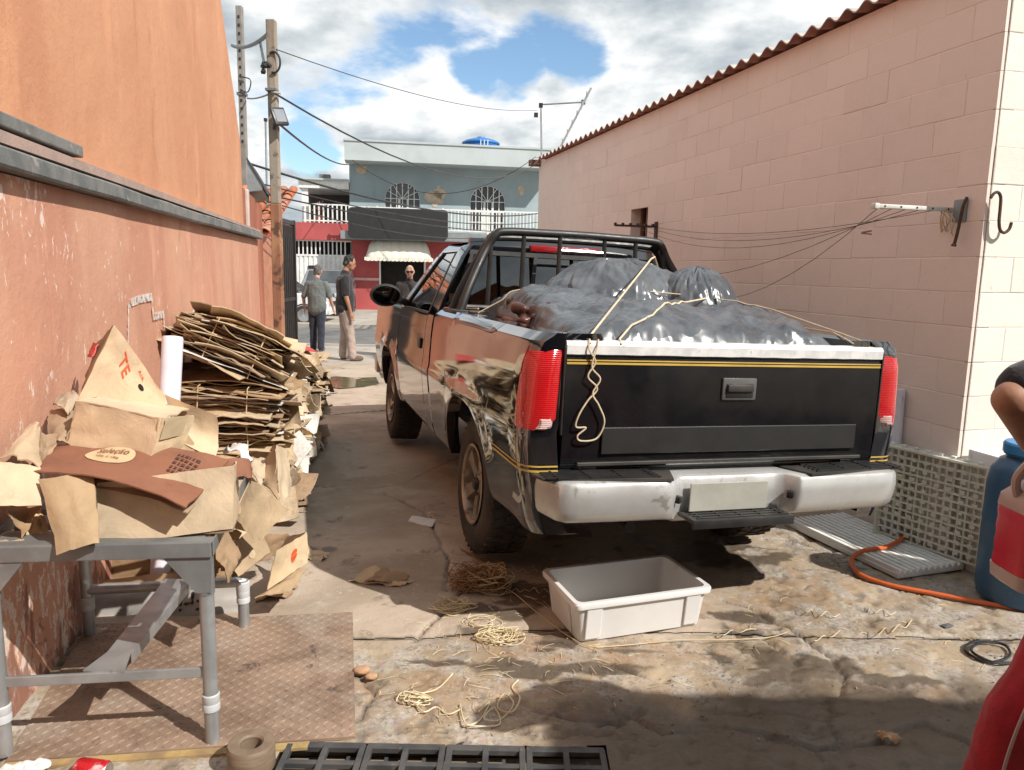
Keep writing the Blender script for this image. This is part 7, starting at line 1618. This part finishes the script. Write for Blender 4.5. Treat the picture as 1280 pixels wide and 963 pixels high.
def stackr(rs):
    n = len(rs[0]); mb = MB(); mb.add([p for r_ in rs for p in r_], [(i * n + j, i * n + (j + 1) % n, (i + 1) * n + (j + 1) % n, (i + 1) * n + j) for i in range(len(rs) - 1) for j in range(n)] + [tuple(range(n))[::-1], tuple(range((len(rs) - 1) * n, len(rs) * n))]); return mb
stackr([rrect(0, .075, .06), rrect(.012, .09, .075), rrect(.045, .092, .077)]).build('jug_base', m_jug, jg); stackr([rrect(.0455, .090, .075)] + [rrect(.06 + .022 * k, .090 - .002 * (k % 2), .075 - .002 * (k % 2)) for k in range(7)] + [rrect(.205, .090, .075)]).build('liquid', m_liq, jg)
stackr([rrect(.2055, .091, .076), rrect(.235, .088, .073), rrect(.27, .06, .05), rrect(.29, .032, .03, .028), rrect(.31, .030, .028, .026)]).build('jug_shoulder', m_jug, jg); MB().tube(bez([jc + Vector(p) for p in ((-.075, 0, .235), (-.085, -.0, .29), (-.045, -.02, .36), (0, -.02, .375), (.03, -.01, .33), (.04, 0, .28))], 6), .011, 8).build('jug_handle', m_jug, jg)

# =================================================================== BEYOND THE FRAME: roofs that cast the shade, the shed behind
def canopy(label, x0, x1, y0, y1, z, posts):
    t = thing('canopy_roof', label, 'canopy', (x0, y0, 0)); mb = MB(); n = int((x1 - x0) / .05)
    for tt in (0, .01): mb.grid(lambda u, v: Vector((x0 + (x1 - x0) * u, y0 + (y1 - y0) * v, z + .25 * v * 0 + .02 * math.cos(u * n * .9) + tt)), n, 3)
    mb.build('roof_sheet', m_corr, t, smooth=40)
    for x, y in posts: MB().tube([(x, y, 0), (x, y, z)], .05, 10).build('post', m_galv, t)
canopy('corrugated lean-to roof against the cream end wall, beyond the right edge', 4.5, 7.5, 2.0, 4.45, 2.5, ((7.3, 2.1), (7.3, 4.3)))
canopy('corrugated yard roof on posts behind the worker, beyond the right edge', 2.82, 9, -4.5, .85, 3.0, ((8.8, .7), (8.8, -4.3), (3.4, -4.3)))
sd = thing('shed', 'open fronted shed with a dark inside behind the camera', 'shed', (-.5, -4, 0)); m_shed = M('dark shed wall', (.10, .085, .075), (.07, .06, .055), 1, .9)  # walls toned dark for the unlit inside, so the tailgate mirrors black
for nm, c, d in (('wall', (-.5, -9, 2.1), (8, .2, 4.2)), ('wall', (-4.4, -5.2, 2.1), (.2, 7.4, 4.2)), ('wall', (3.08, -5.2, 2.1), (.16, 7.4, 4.2)), ('roof', (-.6, -5.2, 4.3), (8.2, 7.9, .12)), ('floor', (-.6, -5.2, -.02), (7.2, 7.4, .04))): MB().box(c, d).build(nm, m_shed, sd, smooth=0)
